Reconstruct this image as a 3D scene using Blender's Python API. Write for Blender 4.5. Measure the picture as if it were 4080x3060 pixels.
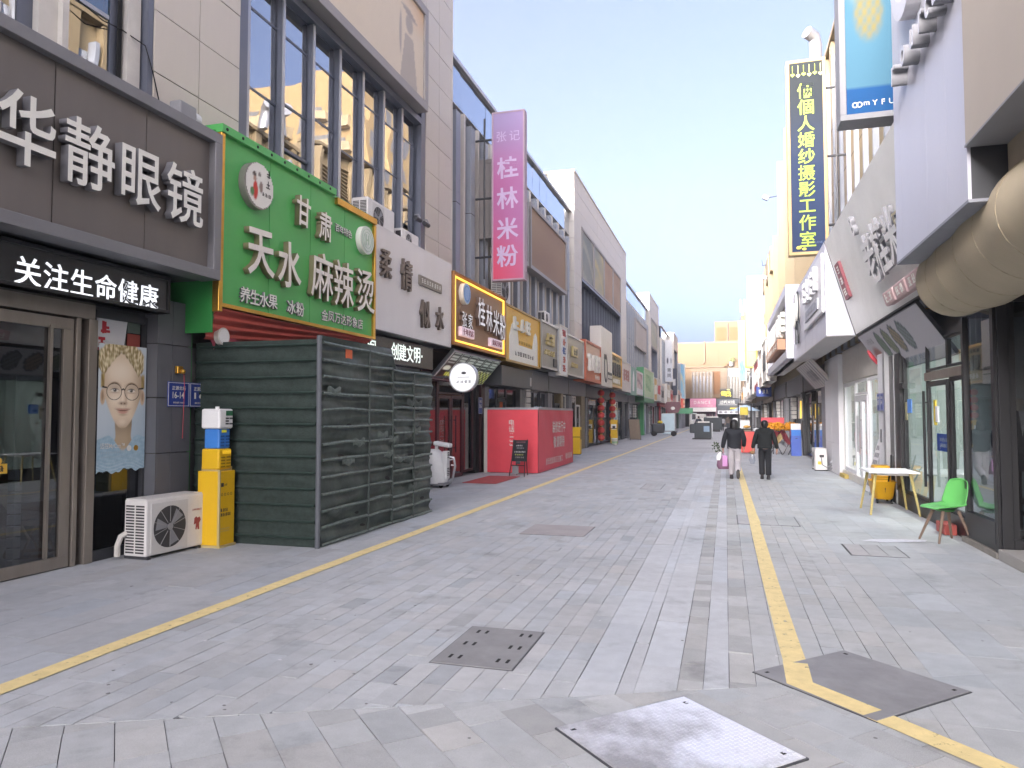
import bpy, math, random
from mathutils import Vector, Matrix, Euler
for o in list(bpy.data.objects): bpy.data.objects.remove(o, do_unlink=True)
SC = bpy.context.scene
COL = SC.collection
RND = random.Random(11)
PI = math.pi
rad = math.radians

# ---------------------------------------------------------------- camera, sky, sun, exposure
cam = bpy.data.cameras.new("camera"); camo = bpy.data.objects.new("camera", cam); COL.objects.link(camo)
cam.sensor_fit = 'HORIZONTAL'; cam.sensor_width = 36.0; cam.lens = 25.39
cam.clip_start = 0.05; cam.clip_end = 3000
camo.location = (0, 0, 1.7)
camo.rotation_euler = (rad(92.51), 0, rad(16.46))
SC.camera = camo

SUN_EL, SUN_AZ = 14.0, 27.0      # degrees above the horizon, degrees to the left of straight behind
sun_dir = Vector((-math.sin(rad(SUN_AZ)) * math.cos(rad(SUN_EL)), -math.cos(rad(SUN_AZ)) * math.cos(rad(SUN_EL)), math.sin(rad(SUN_EL))))
world = bpy.data.worlds.new("World"); SC.world = world; world.use_nodes = True
wn = world.node_tree.nodes; wl = world.node_tree.links
sky = wn.new('ShaderNodeTexSky'); sky.sky_type = 'NISHITA'; sky.sun_disc = False
sky.sun_elevation = rad(SUN_EL); sky.sun_rotation = rad(180 + SUN_AZ)
sky.altitude = 170; sky.air_density = 0.18; sky.dust_density = 10.0; sky.ozone_density = 1.3
wl.new(sky.outputs[0], wn['Background'].inputs[0]); wn['Background'].inputs[1].default_value = 0.15
sl = bpy.data.lights.new("sun", 'SUN'); sl.energy = 0.38; sl.angle = rad(0.55); sl.color = (1.0, 0.66, 0.32)
so = bpy.data.objects.new("sun", sl); COL.objects.link(so)
so.rotation_euler = (-sun_dir).to_track_quat('-Z', 'Y').to_euler(); so.location = sun_dir * 60
SC.view_settings.view_transform = 'Standard'; SC.view_settings.look = 'None'
SC.view_settings.gamma = 1.0; SC.view_settings.use_curve_mapping = False
SC.view_settings.exposure = 3.4
SC.cycles.use_denoising = True
SC.cycles.max_bounces = 8; SC.cycles.transparent_max_bounces = 12

# ---------------------------------------------------------------- helpers
def lin(h):
    if isinstance(h, str):
        h = h.lstrip('#'); c = [int(h[i:i+2], 16) / 255 for i in (0, 2, 4)]
        return tuple(((x + .055) / 1.055) ** 2.4 if x > .04045 else x / 12.92 for x in c)
    return tuple(h)
MATS = {}
EMK = .095          # lamps, screens and lit signs are dim beside daylight
def M(name, rgb, rough=.6, metal=0., var=.10, scale=2.5, bump=0., bscale=60., spec=.4, emit=0., ecol=None, attr=None, streak=False, coat=0.):
    if name in MATS: return MATS[name]
    m = bpy.data.materials.new(name); MATS[name] = m; m.use_nodes = True
    nt = m.node_tree; n = nt.nodes; l = nt.links; p = n['Principled BSDF']
    rgb = lin(rgb); emit *= EMK
    p.inputs['Roughness'].default_value = rough; p.inputs['Metallic'].default_value = metal
    p.inputs['Specular IOR Level'].default_value = spec
    if coat: p.inputs['Coat Weight'].default_value = coat; p.inputs['Coat Roughness'].default_value = .12
    tc = n.new('ShaderNodeTexCoord')
    mp = n.new('ShaderNodeMapping'); l.new(tc.outputs['Object'], mp.inputs[0])
    if streak: mp.inputs['Scale'].default_value = (1, .12, 1)
    nz = n.new('ShaderNodeTexNoise'); nz.inputs['Scale'].default_value = scale; nz.inputs['Detail'].default_value = 6
    nz.inputs['Roughness'].default_value = .65
    l.new(mp.outputs[0], nz.inputs['Vector'])
    mr = n.new('ShaderNodeMapRange'); mr.inputs[1].default_value = .25; mr.inputs[2].default_value = .75
    mr.inputs[3].default_value = 1 - var; mr.inputs[4].default_value = 1 + var
    l.new(nz.outputs['Fac'], mr.inputs[0])
    mx = n.new('ShaderNodeVectorMath'); mx.operation = 'SCALE'
    if attr:
        at = n.new('ShaderNodeAttribute'); at.attribute_name = attr
        l.new(at.outputs['Color'], mx.inputs[0])
    else:
        mx.inputs[0].default_value = rgb
    l.new(mr.outputs[0], mx.inputs['Scale'])
    l.new(mx.outputs[0], p.inputs['Base Color'])
    if bump:
        b = n.new('ShaderNodeBump'); b.inputs['Strength'].default_value = bump; b.inputs['Distance'].default_value = .01
        n2 = n.new('ShaderNodeTexNoise'); n2.inputs['Scale'].default_value = bscale; n2.inputs['Detail'].default_value = 4
        l.new(tc.outputs['Object'], n2.inputs['Vector']); l.new(n2.outputs['Fac'], b.inputs['Height']); l.new(b.outputs[0], p.inputs['Normal'])
    if emit:
        p.inputs['Emission Strength'].default_value = emit
        if attr: l.new(at.outputs['Color'], p.inputs['Emission Color'])
        else: p.inputs['Emission Color'].default_value = (*lin(ecol or rgb), 1)
    return m
def glass(name, tint=(.8, .85, .85), refl=.12, rough=.01, wave=0.):
    if name in MATS: return MATS[name]
    m = bpy.data.materials.new(name); MATS[name] = m; m.use_nodes = True
    nt = m.node_tree; n = nt.nodes; l = nt.links; n.remove(n['Principled BSDF'])
    tr = n.new('ShaderNodeBsdfTransparent'); tr.inputs[0].default_value = (*tint, 1)
    gl = n.new('ShaderNodeBsdfGlossy'); gl.inputs['Roughness'].default_value = rough; gl.inputs[0].default_value = (.95, .97, 1, 1)
    fr = n.new('ShaderNodeFresnel'); fr.inputs[0].default_value = 1.52
    ad = n.new('ShaderNodeMath'); ad.operation = 'ADD'; ad.use_clamp = True; ad.inputs[1].default_value = refl
    mx = n.new('ShaderNodeMixShader'); l.new(fr.outputs[0], ad.inputs[0])
    ge = n.new('ShaderNodeNewGeometry'); inv = n.new('ShaderNodeMath'); inv.operation = 'SUBTRACT'; inv.inputs[0].default_value = 1; l.new(ge.outputs['Backfacing'], inv.inputs[1])   # a pane reflects once, at its first face
    pr = n.new('ShaderNodeMath'); pr.operation = 'MULTIPLY'; l.new(ad.outputs[0], pr.inputs[0]); l.new(inv.outputs[0], pr.inputs[1]); l.new(pr.outputs[0], mx.inputs[0])
    l.new(tr.outputs[0], mx.inputs[1]); l.new(gl.outputs[0], mx.inputs[2]); l.new(mx.outputs[0], n['Material Output'].inputs[0])
    if wave:
        tc = n.new('ShaderNodeTexCoord'); nz = n.new('ShaderNodeTexNoise'); nz.inputs['Scale'].default_value = .75; nz.inputs['Detail'].default_value = 1
        b = n.new('ShaderNodeBump'); b.inputs['Strength'].default_value = wave; b.inputs['Distance'].default_value = .06
        l.new(tc.outputs['Object'], nz.inputs['Vector']); l.new(nz.outputs['Fac'], b.inputs['Height'])
        l.new(b.outputs[0], gl.inputs['Normal'])
    return m

class MB:
    def __init__(s): s.v = []; s.f = []; s.m = []; s.cur = 0
    def add(s, vs, fs):
        o = len(s.v); s.v += [tuple(x) for x in vs]; s.f += [tuple(i + o for i in f) for f in fs]; s.m += [s.cur] * len(fs); return s
    def box(s, x0, x1, y0, y1, z0, z1):
        if x1 < x0: x0, x1 = x1, x0
        if y1 < y0: y0, y1 = y1, y0
        if z1 < z0: z0, z1 = z1, z0
        return s.add([(x0,y0,z0),(x1,y0,z0),(x1,y1,z0),(x0,y1,z0),(x0,y0,z1),(x1,y0,z1),(x1,y1,z1),(x0,y1,z1)],
            [(0,3,2,1),(4,5,6,7),(0,1,5,4),(1,2,6,5),(2,3,7,6),(3,0,4,7)])
    def prism(s, pts, z0, z1):
        n = len(pts); a = sum(pts[i][0]*pts[(i+1)%n][1]-pts[(i+1)%n][0]*pts[i][1] for i in range(n))
        if a < 0: pts = pts[::-1]
        vs = [(x, y, z0) for x, y in pts] + [(x, y, z1) for x, y in pts]
        return s.add(vs, [tuple(range(n-1, -1, -1)), tuple(range(n, 2*n))] + [(i, (i+1) % n, n+(i+1) % n, n+i) for i in range(n)])
    def prism_u(s, pts, u0, u1):      # profile in (y, z), extruded along x
        t = MB().prism(pts, u0, u1)
        return s.add([(z, x, y) for x, y, z in t.v], t.f)
    def prism_y(s, pts, y0, y1):      # profile in (x, z), extruded along y
        t = MB().prism([(b, a) for a, b in pts], y0, y1)
        return s.add([(y, z, x) for x, y, z in t.v], t.f)
    def tube(s, path, r, n=8, cap=True):
        P = [Vector(p) for p in path]; rs = r if isinstance(r, (list, tuple)) else [r] * len(P)
        vs = []; fs = []; ref = None
        for i, p in enumerate(P):
            t = (P[min(i+1, len(P)-1)] - P[max(i-1, 0)]).normalized()
            if ref is None: ref = Vector((0, 0, 1)) if abs(t.z) < .9 else Vector((1, 0, 0))
            a = t.cross(ref)
            if a.length < 1e-4: a = t.cross(Vector((.3, 1, .2)))
            a.normalize(); b = t.cross(a).normalized(); ref = a.cross(t)
            for k in range(n):
                q = 2*PI*k/n; vs.append(p + (a*math.cos(q) + b*math.sin(q)) * rs[i])
        for i in range(len(P)-1):
            for k in range(n):
                fs.append((i*n+k, (i+1)*n+k, (i+1)*n+(k+1) % n, i*n+(k+1) % n))
        if cap: fs += [tuple(range(n)), tuple((len(P)-1)*n+k for k in range(n-1, -1, -1))]
        return s.add(vs, fs)
    def cyl(s, c, r, h, axis='z', n=24, r2=None):
        r2 = r if r2 is None else r2; c = Vector(c); d = {'x': Vector((1,0,0)), 'y': Vector((0,1,0)), 'z': Vector((0,0,1))}[axis]
        return s.tube([c, c + d*h], [r, r2], n)
    def ball(s, c, rx, ry=None, rz=None, nu=14, nv=8):
        ry = rx if ry is None else ry; rz = rx if rz is None else rz; vs = []; fs = []
        for j in range(nv+1):
            p = PI*j/nv
            for i in range(nu):
                q = 2*PI*i/nu; vs.append((c[0]+rx*math.sin(p)*math.cos(q), c[1]+ry*math.sin(p)*math.sin(q), c[2]+rz*math.cos(p)))
        for j in range(nv):
            for i in range(nu): fs.append((j*nu+i, (j+1)*nu+i, (j+1)*nu+(i+1) % nu, j*nu+(i+1) % nu))
        return s.add(vs, fs)
    def ring(s, c, r0, r1, z0, z1, n=32, ry=1.):
        vs = []
        for k in range(n):
            q = 2*PI*k/n; a, b = math.cos(q), math.sin(q)*ry
            for r, z in ((r0, z0), (r1, z0), (r1, z1), (r0, z1)): vs.append((c[0]+a*r, c[1]+b*r, z))
        fs = []
        for k in range(n):
            j = (k+1) % n
            for e in range(4): fs.append((k*4+e, k*4+(e+1) % 4, j*4+(e+1) % 4, j*4+e))
        return s.add(vs, [f[::-1] for f in fs])
    def grid(s, fn, nu, nv):
        vs = [fn(i/nu, j/nv) for j in range(nv+1) for i in range(nu+1)]
        return s.add(vs, [(j*(nu+1)+i, j*(nu+1)+i+1, (j+1)*(nu+1)+i+1, (j+1)*(nu+1)+i) for j in range(nv) for i in range(nu)])
    def loft(s, rings, n=18, cap=True):      # rings of (cx, cy, cz, rx, ry)
        vs = []; fs = []
        for cx, cy, cz, rx, ry in rings:
            for k in range(n):
                q = 2*PI*k/n; vs.append((cx+rx*math.cos(q), cy+ry*math.sin(q), cz))
        for i in range(len(rings)-1):
            for k in range(n): fs.append((i*n+k, i*n+(k+1) % n, (i+1)*n+(k+1) % n, (i+1)*n+k))
        if cap: fs += [tuple(range(n-1, -1, -1)), tuple((len(rings)-1)*n+k for k in range(n))]
        return s.add(vs, fs)
    def xf(s, mat):
        s.v = [tuple(mat @ Vector(p)) for p in s.v]; return s
    def mesh(s, name, mats, smooth=False):
        me = bpy.data.meshes.new(name); me.from_pydata(s.v, [], s.f)
        for m in (mats if isinstance(mats, (list, tuple)) else [mats]): me.materials.append(m)
        if any(s.m): me.polygons.foreach_set('material_index', s.m)
        if smooth: me.polygons.foreach_set('use_smooth', [True] * len(me.polygons))
        me.update(); return me
    def build(s, name, mats, parent=None, smooth=False, bevel=0., loc=None, kind=None, sharp=None):
        me = s.mesh(name, mats, smooth)
        if smooth and sharp is None: sharp = 40
        if smooth and sharp: me.set_sharp_from_angle(angle=rad(sharp))
        o = bpy.data.objects.new(name, me); COL.objects.link(o)
        if parent is not None: o.parent = parent
        if loc is not None: o.location = loc
        if bevel:
            b = o.modifiers.new('bevel', 'BEVEL'); b.width = bevel; b.segments = 2; b.limit_method = 'ANGLE'; b.angle_limit = rad(40)
        if kind: o['kind'] = kind
        return o
def inst(me, name, parent=None, loc=(0, 0, 0), rot=None, scale=None):
    o = bpy.data.objects.new(name, me); COL.objects.link(o)
    if parent is not None: o.parent = parent
    o.location = loc
    if rot is not None: o.rotation_euler = rot
    if scale is not None: o.scale = scale
    return o
def tag(o, label=None, cat=None, group=None, kind=None):
    if label: o['label'] = label
    if cat: o['category'] = cat
    if group: o['group'] = group
    if kind: o['kind'] = kind
    return o
def thing(name, loc, label, cat, group=None, rotz=0., side=None):
    o = bpy.data.objects.new(name, None); COL.objects.link(o); o.empty_display_size = .2
    if side:
        B = {'L': ((0,1,0),(0,0,1),(1,0,0)), 'R': ((0,-1,0),(0,0,1),(-1,0,0)), 'P': ((1,0,0),(0,0,1),(0,-1,0))}[side]
        m = Matrix((B[0], B[1], B[2])).transposed().to_4x4(); m.translation = Vector(loc)
        o.matrix_world = m
    else:
        o.location = loc; o.rotation_euler = (0, 0, rotz)
    return tag(o, label, cat, group)
def children(o): return [c for c in bpy.data.objects if c.parent == o]
CH = None
def copy_thing(src, loc, label, rotz=None, group=None):
    def cp(o, par):
        c = o.copy(); COL.objects.link(c); c.parent = par
        for k in o.children: cp(k, c)
        return c
    bpy.context.view_layer.update()
    n = cp(src, None); n.location = loc
    if rotz is not None: n.rotation_euler = (0, 0, rotz)
    n['label'] = label
    if group: n['group'] = group
    return n
GL = {}
SIDES = {}         # letter material -> edge material; white letters' side shading is put into this colour
def glyph(txt, ext, off, mat, bevel=0.):
    key = (txt, round(ext, 4), round(off, 4), mat.name)
    if key in GL: return GL[key]
    cu = bpy.data.curves.new('t', 'FONT'); cu.body = txt; cu.size = 1; cu.extrude = ext; cu.offset = off; cu.resolution_u = 3
    cu.align_x = 'CENTER'
    ob = bpy.data.objects.new('t', cu); COL.objects.link(ob)
    dg = bpy.context.evaluated_depsgraph_get(); me = bpy.data.meshes.new_from_object(ob.evaluated_get(dg))
    bpy.data.objects.remove(ob, do_unlink=True)
    xs = [v.co.x for v in me.vertices]; ys = [v.co.y for v in me.vertices]
    if xs:
        cx = (min(xs)+max(xs))/2; cy = (min(ys)+max(ys))/2
        for v in me.vertices: v.co.x -= cx; v.co.y -= cy
        me['w'] = max(xs)-min(xs); me['h'] = max(ys)-min(ys)
    me.name = 'lettering'; me.materials.clear(); me.materials.append(mat)
    if mat.name in SIDES:
        me.materials.append(SIDES[mat.name])
        for p in me.polygons: p.material_index = 1 if abs(p.normal.z) < .5 else 0
    else: me.polygons.foreach_set('material_index', [0]*len(me.polygons))
    GL[key] = me; return me
def text(parent, txt, mat, u, v, w, size, ext=.004, off=0., name='lettering', sx=1., rot=0., fit=None):
    """one flat or raised piece of writing, centred on (u, v), back face near w"""
    me = glyph(txt, ext/size, off, mat)
    k = size
    if fit: sx = fit / (me['w'] * size)
    return inst(me, name, parent, (u, v, w + ext + .001), (0, 0, rot), (k*sx, k, k))
def chars(parent, s, mat, u0, u1, v, w, size, ext=.03, off=.012, name='character', dv=0., sx=1., side_mat=None, rots=None):
    n = len(s)
    for i, c in enumerate(s):
        if c == ' ': continue
        u = u0 if n == 1 else u0 + (u1-u0)*i/(n-1)
        o = text(parent, c, mat, u, v + dv*i, w, size, ext, off, name, sx, (rots[i % len(rots)] if rots else 0.))
def line(parent, s, mat, uc, v, w, size, total, ext=.001, off=.004, sx=None):
    """a line of writing, one object per character, centred on uc"""
    st = total/len(s)
    for i, c in enumerate(s):
        if c != ' ': text(parent, c, mat, uc-total/2+st*(i+.5), v, w, size, ext, off, 'character', sx or min(1., st/size))
def scribble(parent, mat, u0, u1, v, h, w, n, ext=.01, name='lettering', seed=0, thick=.13):
    """worn or far away writing too small to read: clusters of strokes"""
    r = random.Random(seed); mb = MB(); cw = (u1-u0)/n; t = h*thick
    for i in range(n):
        a = u0 + cw*i + cw*.1; b = u0 + cw*(i+1) - cw*.1
        for k in range(r.choice((2, 3, 3))):
            y = v - h/2 + h*(k+.5)/3 + r.uniform(-.04, .04)*h
            mb.box(a + r.uniform(0, .25)*cw, b - r.uniform(0, .25)*cw, y-t/2, y+t/2, w, w+ext)
        for k in range(r.choice((1, 2, 2))):
            x = a + (b-a)*r.uniform(.15, .85)
            mb.box(x-t/2, x+t/2, v-h/2+r.uniform(0, .2)*h, v+h/2-r.uniform(0, .15)*h, w, w+ext*1.07)
    return mb.build(name, mat, parent)
def print_panel(name, parent, u0, u1, v0, v1, w, fn, nx, ny, rough=.5, th=.004, emit=0., mat=None, edge=None):
    """a printed sheet: fine mesh with one colour per vertex (the print), a little thickness"""
    m = mat or M('print_%.2f_%.2f' % (rough, emit), (1, 1, 1), max(rough, .6), var=.02, attr='print', emit=emit, spec=.12)
    vs = []; cs = []
    for j in range(ny+1):
        for i in range(nx+1):
            a, b = i/nx, j/ny
            vs.append((u0+(u1-u0)*a, v0+(v1-v0)*b, w+th)); c = fn(a, b); cs.append((*c, 1.))
    fs = [(j*(nx+1)+i, j*(nx+1)+i+1, (j+1)*(nx+1)+i+1, (j+1)*(nx+1)+i) for j in range(ny) for i in range(nx)]
    k = len(vs); vs += [(u0, v0, w), (u1, v0, w), (u1, v1, w), (u0, v1, w), (u0, v0, w+th), (u1, v0, w+th), (u1, v1, w+th), (u0, v1, w+th)]
    cs += [(.5, .5, .5, 1)] * 8
    fs += [(k, k+1, k+5, k+4), (k+1, k+2, k+6, k+5), (k+2, k+3, k+7, k+6), (k+3, k, k+4, k+7), (k+3, k+2, k+1, k)]
    if edge:
        keep = [f for f in fs if f[0] >= k or edge((vs[f[0]][0]-u0)/(u1-u0), (vs[f[0]][1]-v0)/(v1-v0))]; fs = [f for f in keep if f[0] < k]
    me = bpy.data.meshes.new(name); me.from_pydata(vs, [], fs); me.materials.append(m)
    at = me.color_attributes.new('print', 'FLOAT_COLOR', 'POINT'); at.data.foreach_set('color', [x for c in cs for x in c])
    o = bpy.data.objects.new(name, me); COL.objects.link(o)
    if parent is not None: o.parent = parent
    return o
def mixc(a, b, t): t = max(0., min(1., t)); return tuple(x+(y-x)*t for x, y in zip(a, b))
def ss(a, b, x): t = max(0., min(1., (x-a)/(b-a))); return t*t*(3-2*t)
def ell(a, b, cx, cy, rx, ry, soft=.15): return 1-ss(1-soft, 1+soft, math.hypot((a-cx)/rx, (b-cy)/ry))
# ---------------------------------------------------------------- common materials
m_tile   = M('dark_tile', '#5b5d62', .45, var=.12, scale=1.2)
m_tile2  = M('grey_tile', '#74757a', .5, var=.1, scale=1.4)
m_core   = M('joint_core', '#4a4846', .9)
m_panel  = M('beige_panel', '#c0b9af', .42, var=.10, scale=.7, streak=True)
m_panel2 = M('pale_panel', '#c4bfb8', .5, var=.10, scale=.7, streak=True)
m_frame  = M('charcoal_frame', '#636875', .4, var=.08, metal=.3)
m_black  = M('black_metal', '#1d1e21', .38, var=.1)
m_dkgrey = M('dark_grey_metal', '#3c3e42', .45, var=.12)
m_steel  = M('brushed_steel', '#8f877e', .38, metal=.55, var=.15, scale=5, streak=True)
m_white  = M('white_paint', '#d2d3d6', .45, var=.08, scale=.9, streak=True)
m_whitep = M('white_plastic', '#dedfdf', .4, var=.05, scale=6)
m_offw   = M('aged_white', '#c3c0ba', .5, var=.09, scale=4)
m_alu    = M('aluminium', '#a5a7ab', .35, metal=.6, var=.08)
m_gold   = M('gold_trim', '#c79a44', .28, metal=.8, var=.18, scale=3)
m_red    = M('red_paint', '#b3303a', .5)
m_rubber = M('rubber', '#17181a', .8)
m_letw   = M('white_letter', '#d9d9d2', .4, var=.04)
m_lets   = M('letter_side', '#8a8781', .4, metal=.2)
m_grey   = M('mid_grey', '#85868a', .6)
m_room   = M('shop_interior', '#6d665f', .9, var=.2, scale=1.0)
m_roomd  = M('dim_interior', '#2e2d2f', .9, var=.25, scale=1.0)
m_rooml  = M('pale_interior', '#b5b6b3', .8, var=.1, scale=1.0)
g_shop   = glass('shop_glass', (.72, .76, .78), .07)
g_clear  = glass('clear_glass', (.86, .9, .9), .03)
SIDES.update({'white_letter': M('letter_edge', '#77777b', .4), 'letter_cream': M('cream_letter_edge', '#8b8266', .35, metal=.3)})
g_dark   = glass('tinted_glass', (.50, .53, .56), .06)
def mirror(name, col, refl, wave):
    m = glass(name, (.12, .13, .15), refl, .015, wave); return m
g_mirror = mirror('reflective_glass', None, .33, .11)
m_backing= M('dark_backing', '#3a3d44', .8)

# ---------------------------------------------------------------- ground
TONE = 'tone'
def paver_mat():
    m = bpy.data.materials.new('stone_paver'); m.use_nodes = True; n = m.node_tree.nodes; l = m.node_tree.links; p = n['Principled BSDF']
    at = n.new('ShaderNodeAttribute'); at.attribute_name = TONE
    tc = n.new('ShaderNodeTexCoord')
    def noise(s, d, lo, hi, a=.3, b=.7):
        z = n.new('ShaderNodeTexNoise'); z.inputs['Scale'].default_value = s; z.inputs['Detail'].default_value = d; z.inputs['Roughness'].default_value = .62
        l.new(tc.outputs['Object'], z.inputs['Vector'])
        r = n.new('ShaderNodeMapRange'); r.inputs[1].default_value = a; r.inputs[2].default_value = b; r.inputs[3].default_value = lo; r.inputs[4].default_value = hi
        l.new(z.outputs['Fac'], r.inputs[0]); return z, r
    def mul(a, b):
        x = n.new('ShaderNodeMath'); x.operation = 'MULTIPLY'; l.new(a, x.inputs[0]); l.new(b, x.inputs[1]); return x.outputs[0]
    z1, r1 = noise(.55, 7, .86, 1.10)        # wide dirt
    z2, r2 = noise(7, 8, .90, 1.08)          # blotches
    z3, r3 = noise(160, 3, .84, 1.13, .25, .75)        # granite grain
    z4, r4 = noise(1.7, 9, .72, 1.0, .30, .42)   # stains
    k = mul(mul(mul(r1.outputs[0], r2.outputs[0]), r3.outputs[0]), r4.outputs[0])
    s = n.new('ShaderNodeVectorMath'); s.operation = 'SCALE'; l.new(at.outputs['Color'], s.inputs[0]); l.new(k, s.inputs['Scale'])
    l.new(s.outputs[0], p.inputs['Base Color'])
    rr = n.new('ShaderNodeMapRange'); rr.inputs[3].default_value = .55; rr.inputs[4].default_value = .85; l.new(z2.outputs['Fac'], rr.inputs[0]); l.new(rr.outputs[0], p.inputs['Roughness'])
    p.inputs['Specular IOR Level'].default_value = .35
    b = n.new('ShaderNodeBump'); b.inputs['Strength'].default_value = .12; b.inputs['Distance'].default_value = .004
    l.new(z3.outputs['Fac'], b.inputs['Height']); l.new(b.outputs[0], p.inputs['Normal'])
    return m
m_paver = paver_mat()
m_sand = M('joint_sand', '#5c5b5e', .95, var=.2, scale=6)

def clip(poly, a, b, c):          # keep a*x + b*y <= c
    out = []
    for i in range(len(poly)):
        p, q = poly[i], poly[(i+1) % len(poly)]
        dp, dq = a*p[0]+b*p[1]-c, a*q[0]+b*q[1]-c
        if dp <= 0: out.append(p)
        if dp*dq < 0:
            t = dp/(dp-dq); out.append((p[0]+(q[0]-p[0])*t, p[1]+(q[1]-p[1])*t))
    return out
def area(p): return abs(sum(p[i][0]*p[(i+1) % len(p)][1]-p[(i+1) % len(p)][0]*p[i][1] for i in range(len(p))))/2
L1 = (-.4545, 1, 4.788)            # boundary between the street paving and the diagonal paving:  -.4545x + y <= 4.788
L2 = (1, 1, 5.275)
rp = random.Random(5)
PAV = []                           # (polygon, tone, height)
BASE = {'B': (.435, .452, .465), 'L': (.405, .422, .44), 'C1': (.50, .522, .545), 'C2': (.43, .438, .435), 'D': (.44, .452, .455), 'E': (.43, .452, .465), 'F': (.435, .448, .452)}
def tone(z):
    c = BASE[z]; k = rp.gauss(1, .035)
    if z in ('B', 'F', 'L') and rp.random() < .04: k *= .86
    if z == 'F' and rp.random() < .06: k *= 1.12
    if z == 'C2': k *= rp.choice((.86, .93, 1., 1., 1.1))
    w = rp.gauss(0, .012)
    return (c[0]*k*(1+w), c[1]*k, c[2]*k*(1-w))
def rows(x0, x1, w, z, lmin, lmax, y0=2.2, y1=34.0, gap=.0042):
    n = max(1, round((x1-x0)/w)); w = (x1-x0)/n
    for i in range(n):
        a, b = x0+w*i, x0+w*(i+1); y = y0 - rp.uniform(0, lmax)
        while y < y1:
            ln = rp.uniform(lmin, lmax); g = gap*rp.choice((.4, .5, .7, .9, 1.7))
            q = [(a+g/2, y+g/2), (b-g/2, y+g/2), (b-g/2, y+ln-g/2), (a+g/2, y+ln-g/2)]
            for parts in ([clip(q, -L1[0], -L1[1], -L1[2]-.004)] if b < .75 else []) + ([clip(clip(q, L1[0], L1[1], L1[2]), -1, -1, -L2[2]-.004)] if b > .1 else []) :
                if len(parts) > 2 and area(parts) > .002: PAV.append((parts, tone(z), rp.gauss(0, .0008)))
            if b >= .75:
                parts = clip(clip(q, -L1[0], -L1[1], -L1[2]), -1, -1, -L2[2]-.004)
                if len(parts) > 2 and area(parts) > .002: PAV.append((parts, tone(z), rp.gauss(0, .0008)))
            y += ln
rows(-7.2, -4.43, .31, 'L', .55, .62, gap=.004)
rows(-4.43, -.932, .159, 'B', .22, .44)
for a, b, z, l0, l1 in ((-.932, -.668, 'C1', 1.1, 1.4), (-.668, -.564, 'C1', 1.0, 1.3), (-.564, -.312, 'C1', 1.1, 1.4),
                        (-.312, -.157, 'C2', .12, .36), (-.157, 0, 'C1', .5, .9), (0, .167, 'C2', .2, .5), (.167, .335, 'D', .25, .5)):
    rows(a, b, b-a, z, l0, l1)
rows(.335, 1.27, .158, 'D', .22, .42)
rows(1.27, 3.3, .335, 'E', .6, .68, gap=.004)
c45 = math.sqrt(.5)
u = -1.2
for i in range(34):                # diagonal paving in front:  long joints run along (1,-1)
    uu = u + .243*i; t = -8. - rp.uniform(0, .4)
    while t < 2.5:
        ln = rp.choice((.22, .30, .30, .36, .42)); g = .005*rp.choice((.4, .6, .8, 1.5))
        q = [(uu+g/2, t+g/2), (uu+.243-g/2, t+g/2), (uu+.243-g/2, t+ln-g/2), (uu+g/2, t+ln-g/2)]
        q = [((a+b)*c45, (a-b)*c45) for a, b in q]
        q = clip(clip(q, *L1[:2], L1[2]-.004), 1, 1, L2[2]-.004); q = clip(q, 0, -1, -1.4); q = clip(q, -1, 0, 7.3); q = clip(q, 1, 0, 4.5)
        if len(q) > 2 and area(q) > .002: PAV.append((q, tone('F'), rp.gauss(0, .0012)))
        t += ln
def paver_geo(mb, cols, q, tn, h):
    n0 = len(mb.v); s = sum(q[i][0]*q[(i+1) % len(q)][1]-q[(i+1) % len(q)][0]*q[i][1] for i in range(len(q)))
    if s < 0: q = q[::-1]
    k = len(q)
    vs = [(x, y, -.02) for x, y in q] + [(x, y, h) for x, y in q]
    fs = [tuple(range(k, 2*k))] + [(i, (i+1) % k, k+(i+1) % k, k+i) for i in range(k)]
    mb.add(vs, fs); cols += [tn]*(len(mb.v)-n0)
def with_tone(o, cols):
    at = o.data.color_attributes.new(TONE, 'FLOAT_COLOR', 'POINT'); at.data.foreach_set('color', [x for c in cols for x in (*c, 1.)]); return o
# base sheet under the stones
gb = MB(); gb.add([(-400, -400, -.012), (400, -400, -.012), (400, 500, -.012), (-400, 500, -.012)], [(0, 1, 2, 3)])
ground = gb.build('pavement', m_sand, kind='structure')
def seen(q):
    cx = sum(p[0] for p in q)/len(q); cy = sum(p[1] for p in q)/len(q)
    a = math.atan2(cx, cy) + rad(16.46)
    if abs(a) > rad(35.5) or cy < 1: return 0
    d = math.hypot(cx, cy)
    if math.atan2(1.7, d) > rad(24.5): return 0
    return area(q) / d**3
order = sorted(range(len(PAV)), key=lambda i: -seen(PAV[i][0]))
big = set(order[:296])
mb = MB(); cols = []
for i, (q, tn, h) in enumerate(PAV):
    if i in big:
        a = MB(); c = []; paver_geo(a, c, q, tn, h); with_tone(a.build('paver', m_paver, ground), c)
    else: paver_geo(mb, cols, q, tn, h)
with_tone(mb.build('pavers', m_paver, ground, kind='stuff'), cols)
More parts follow.
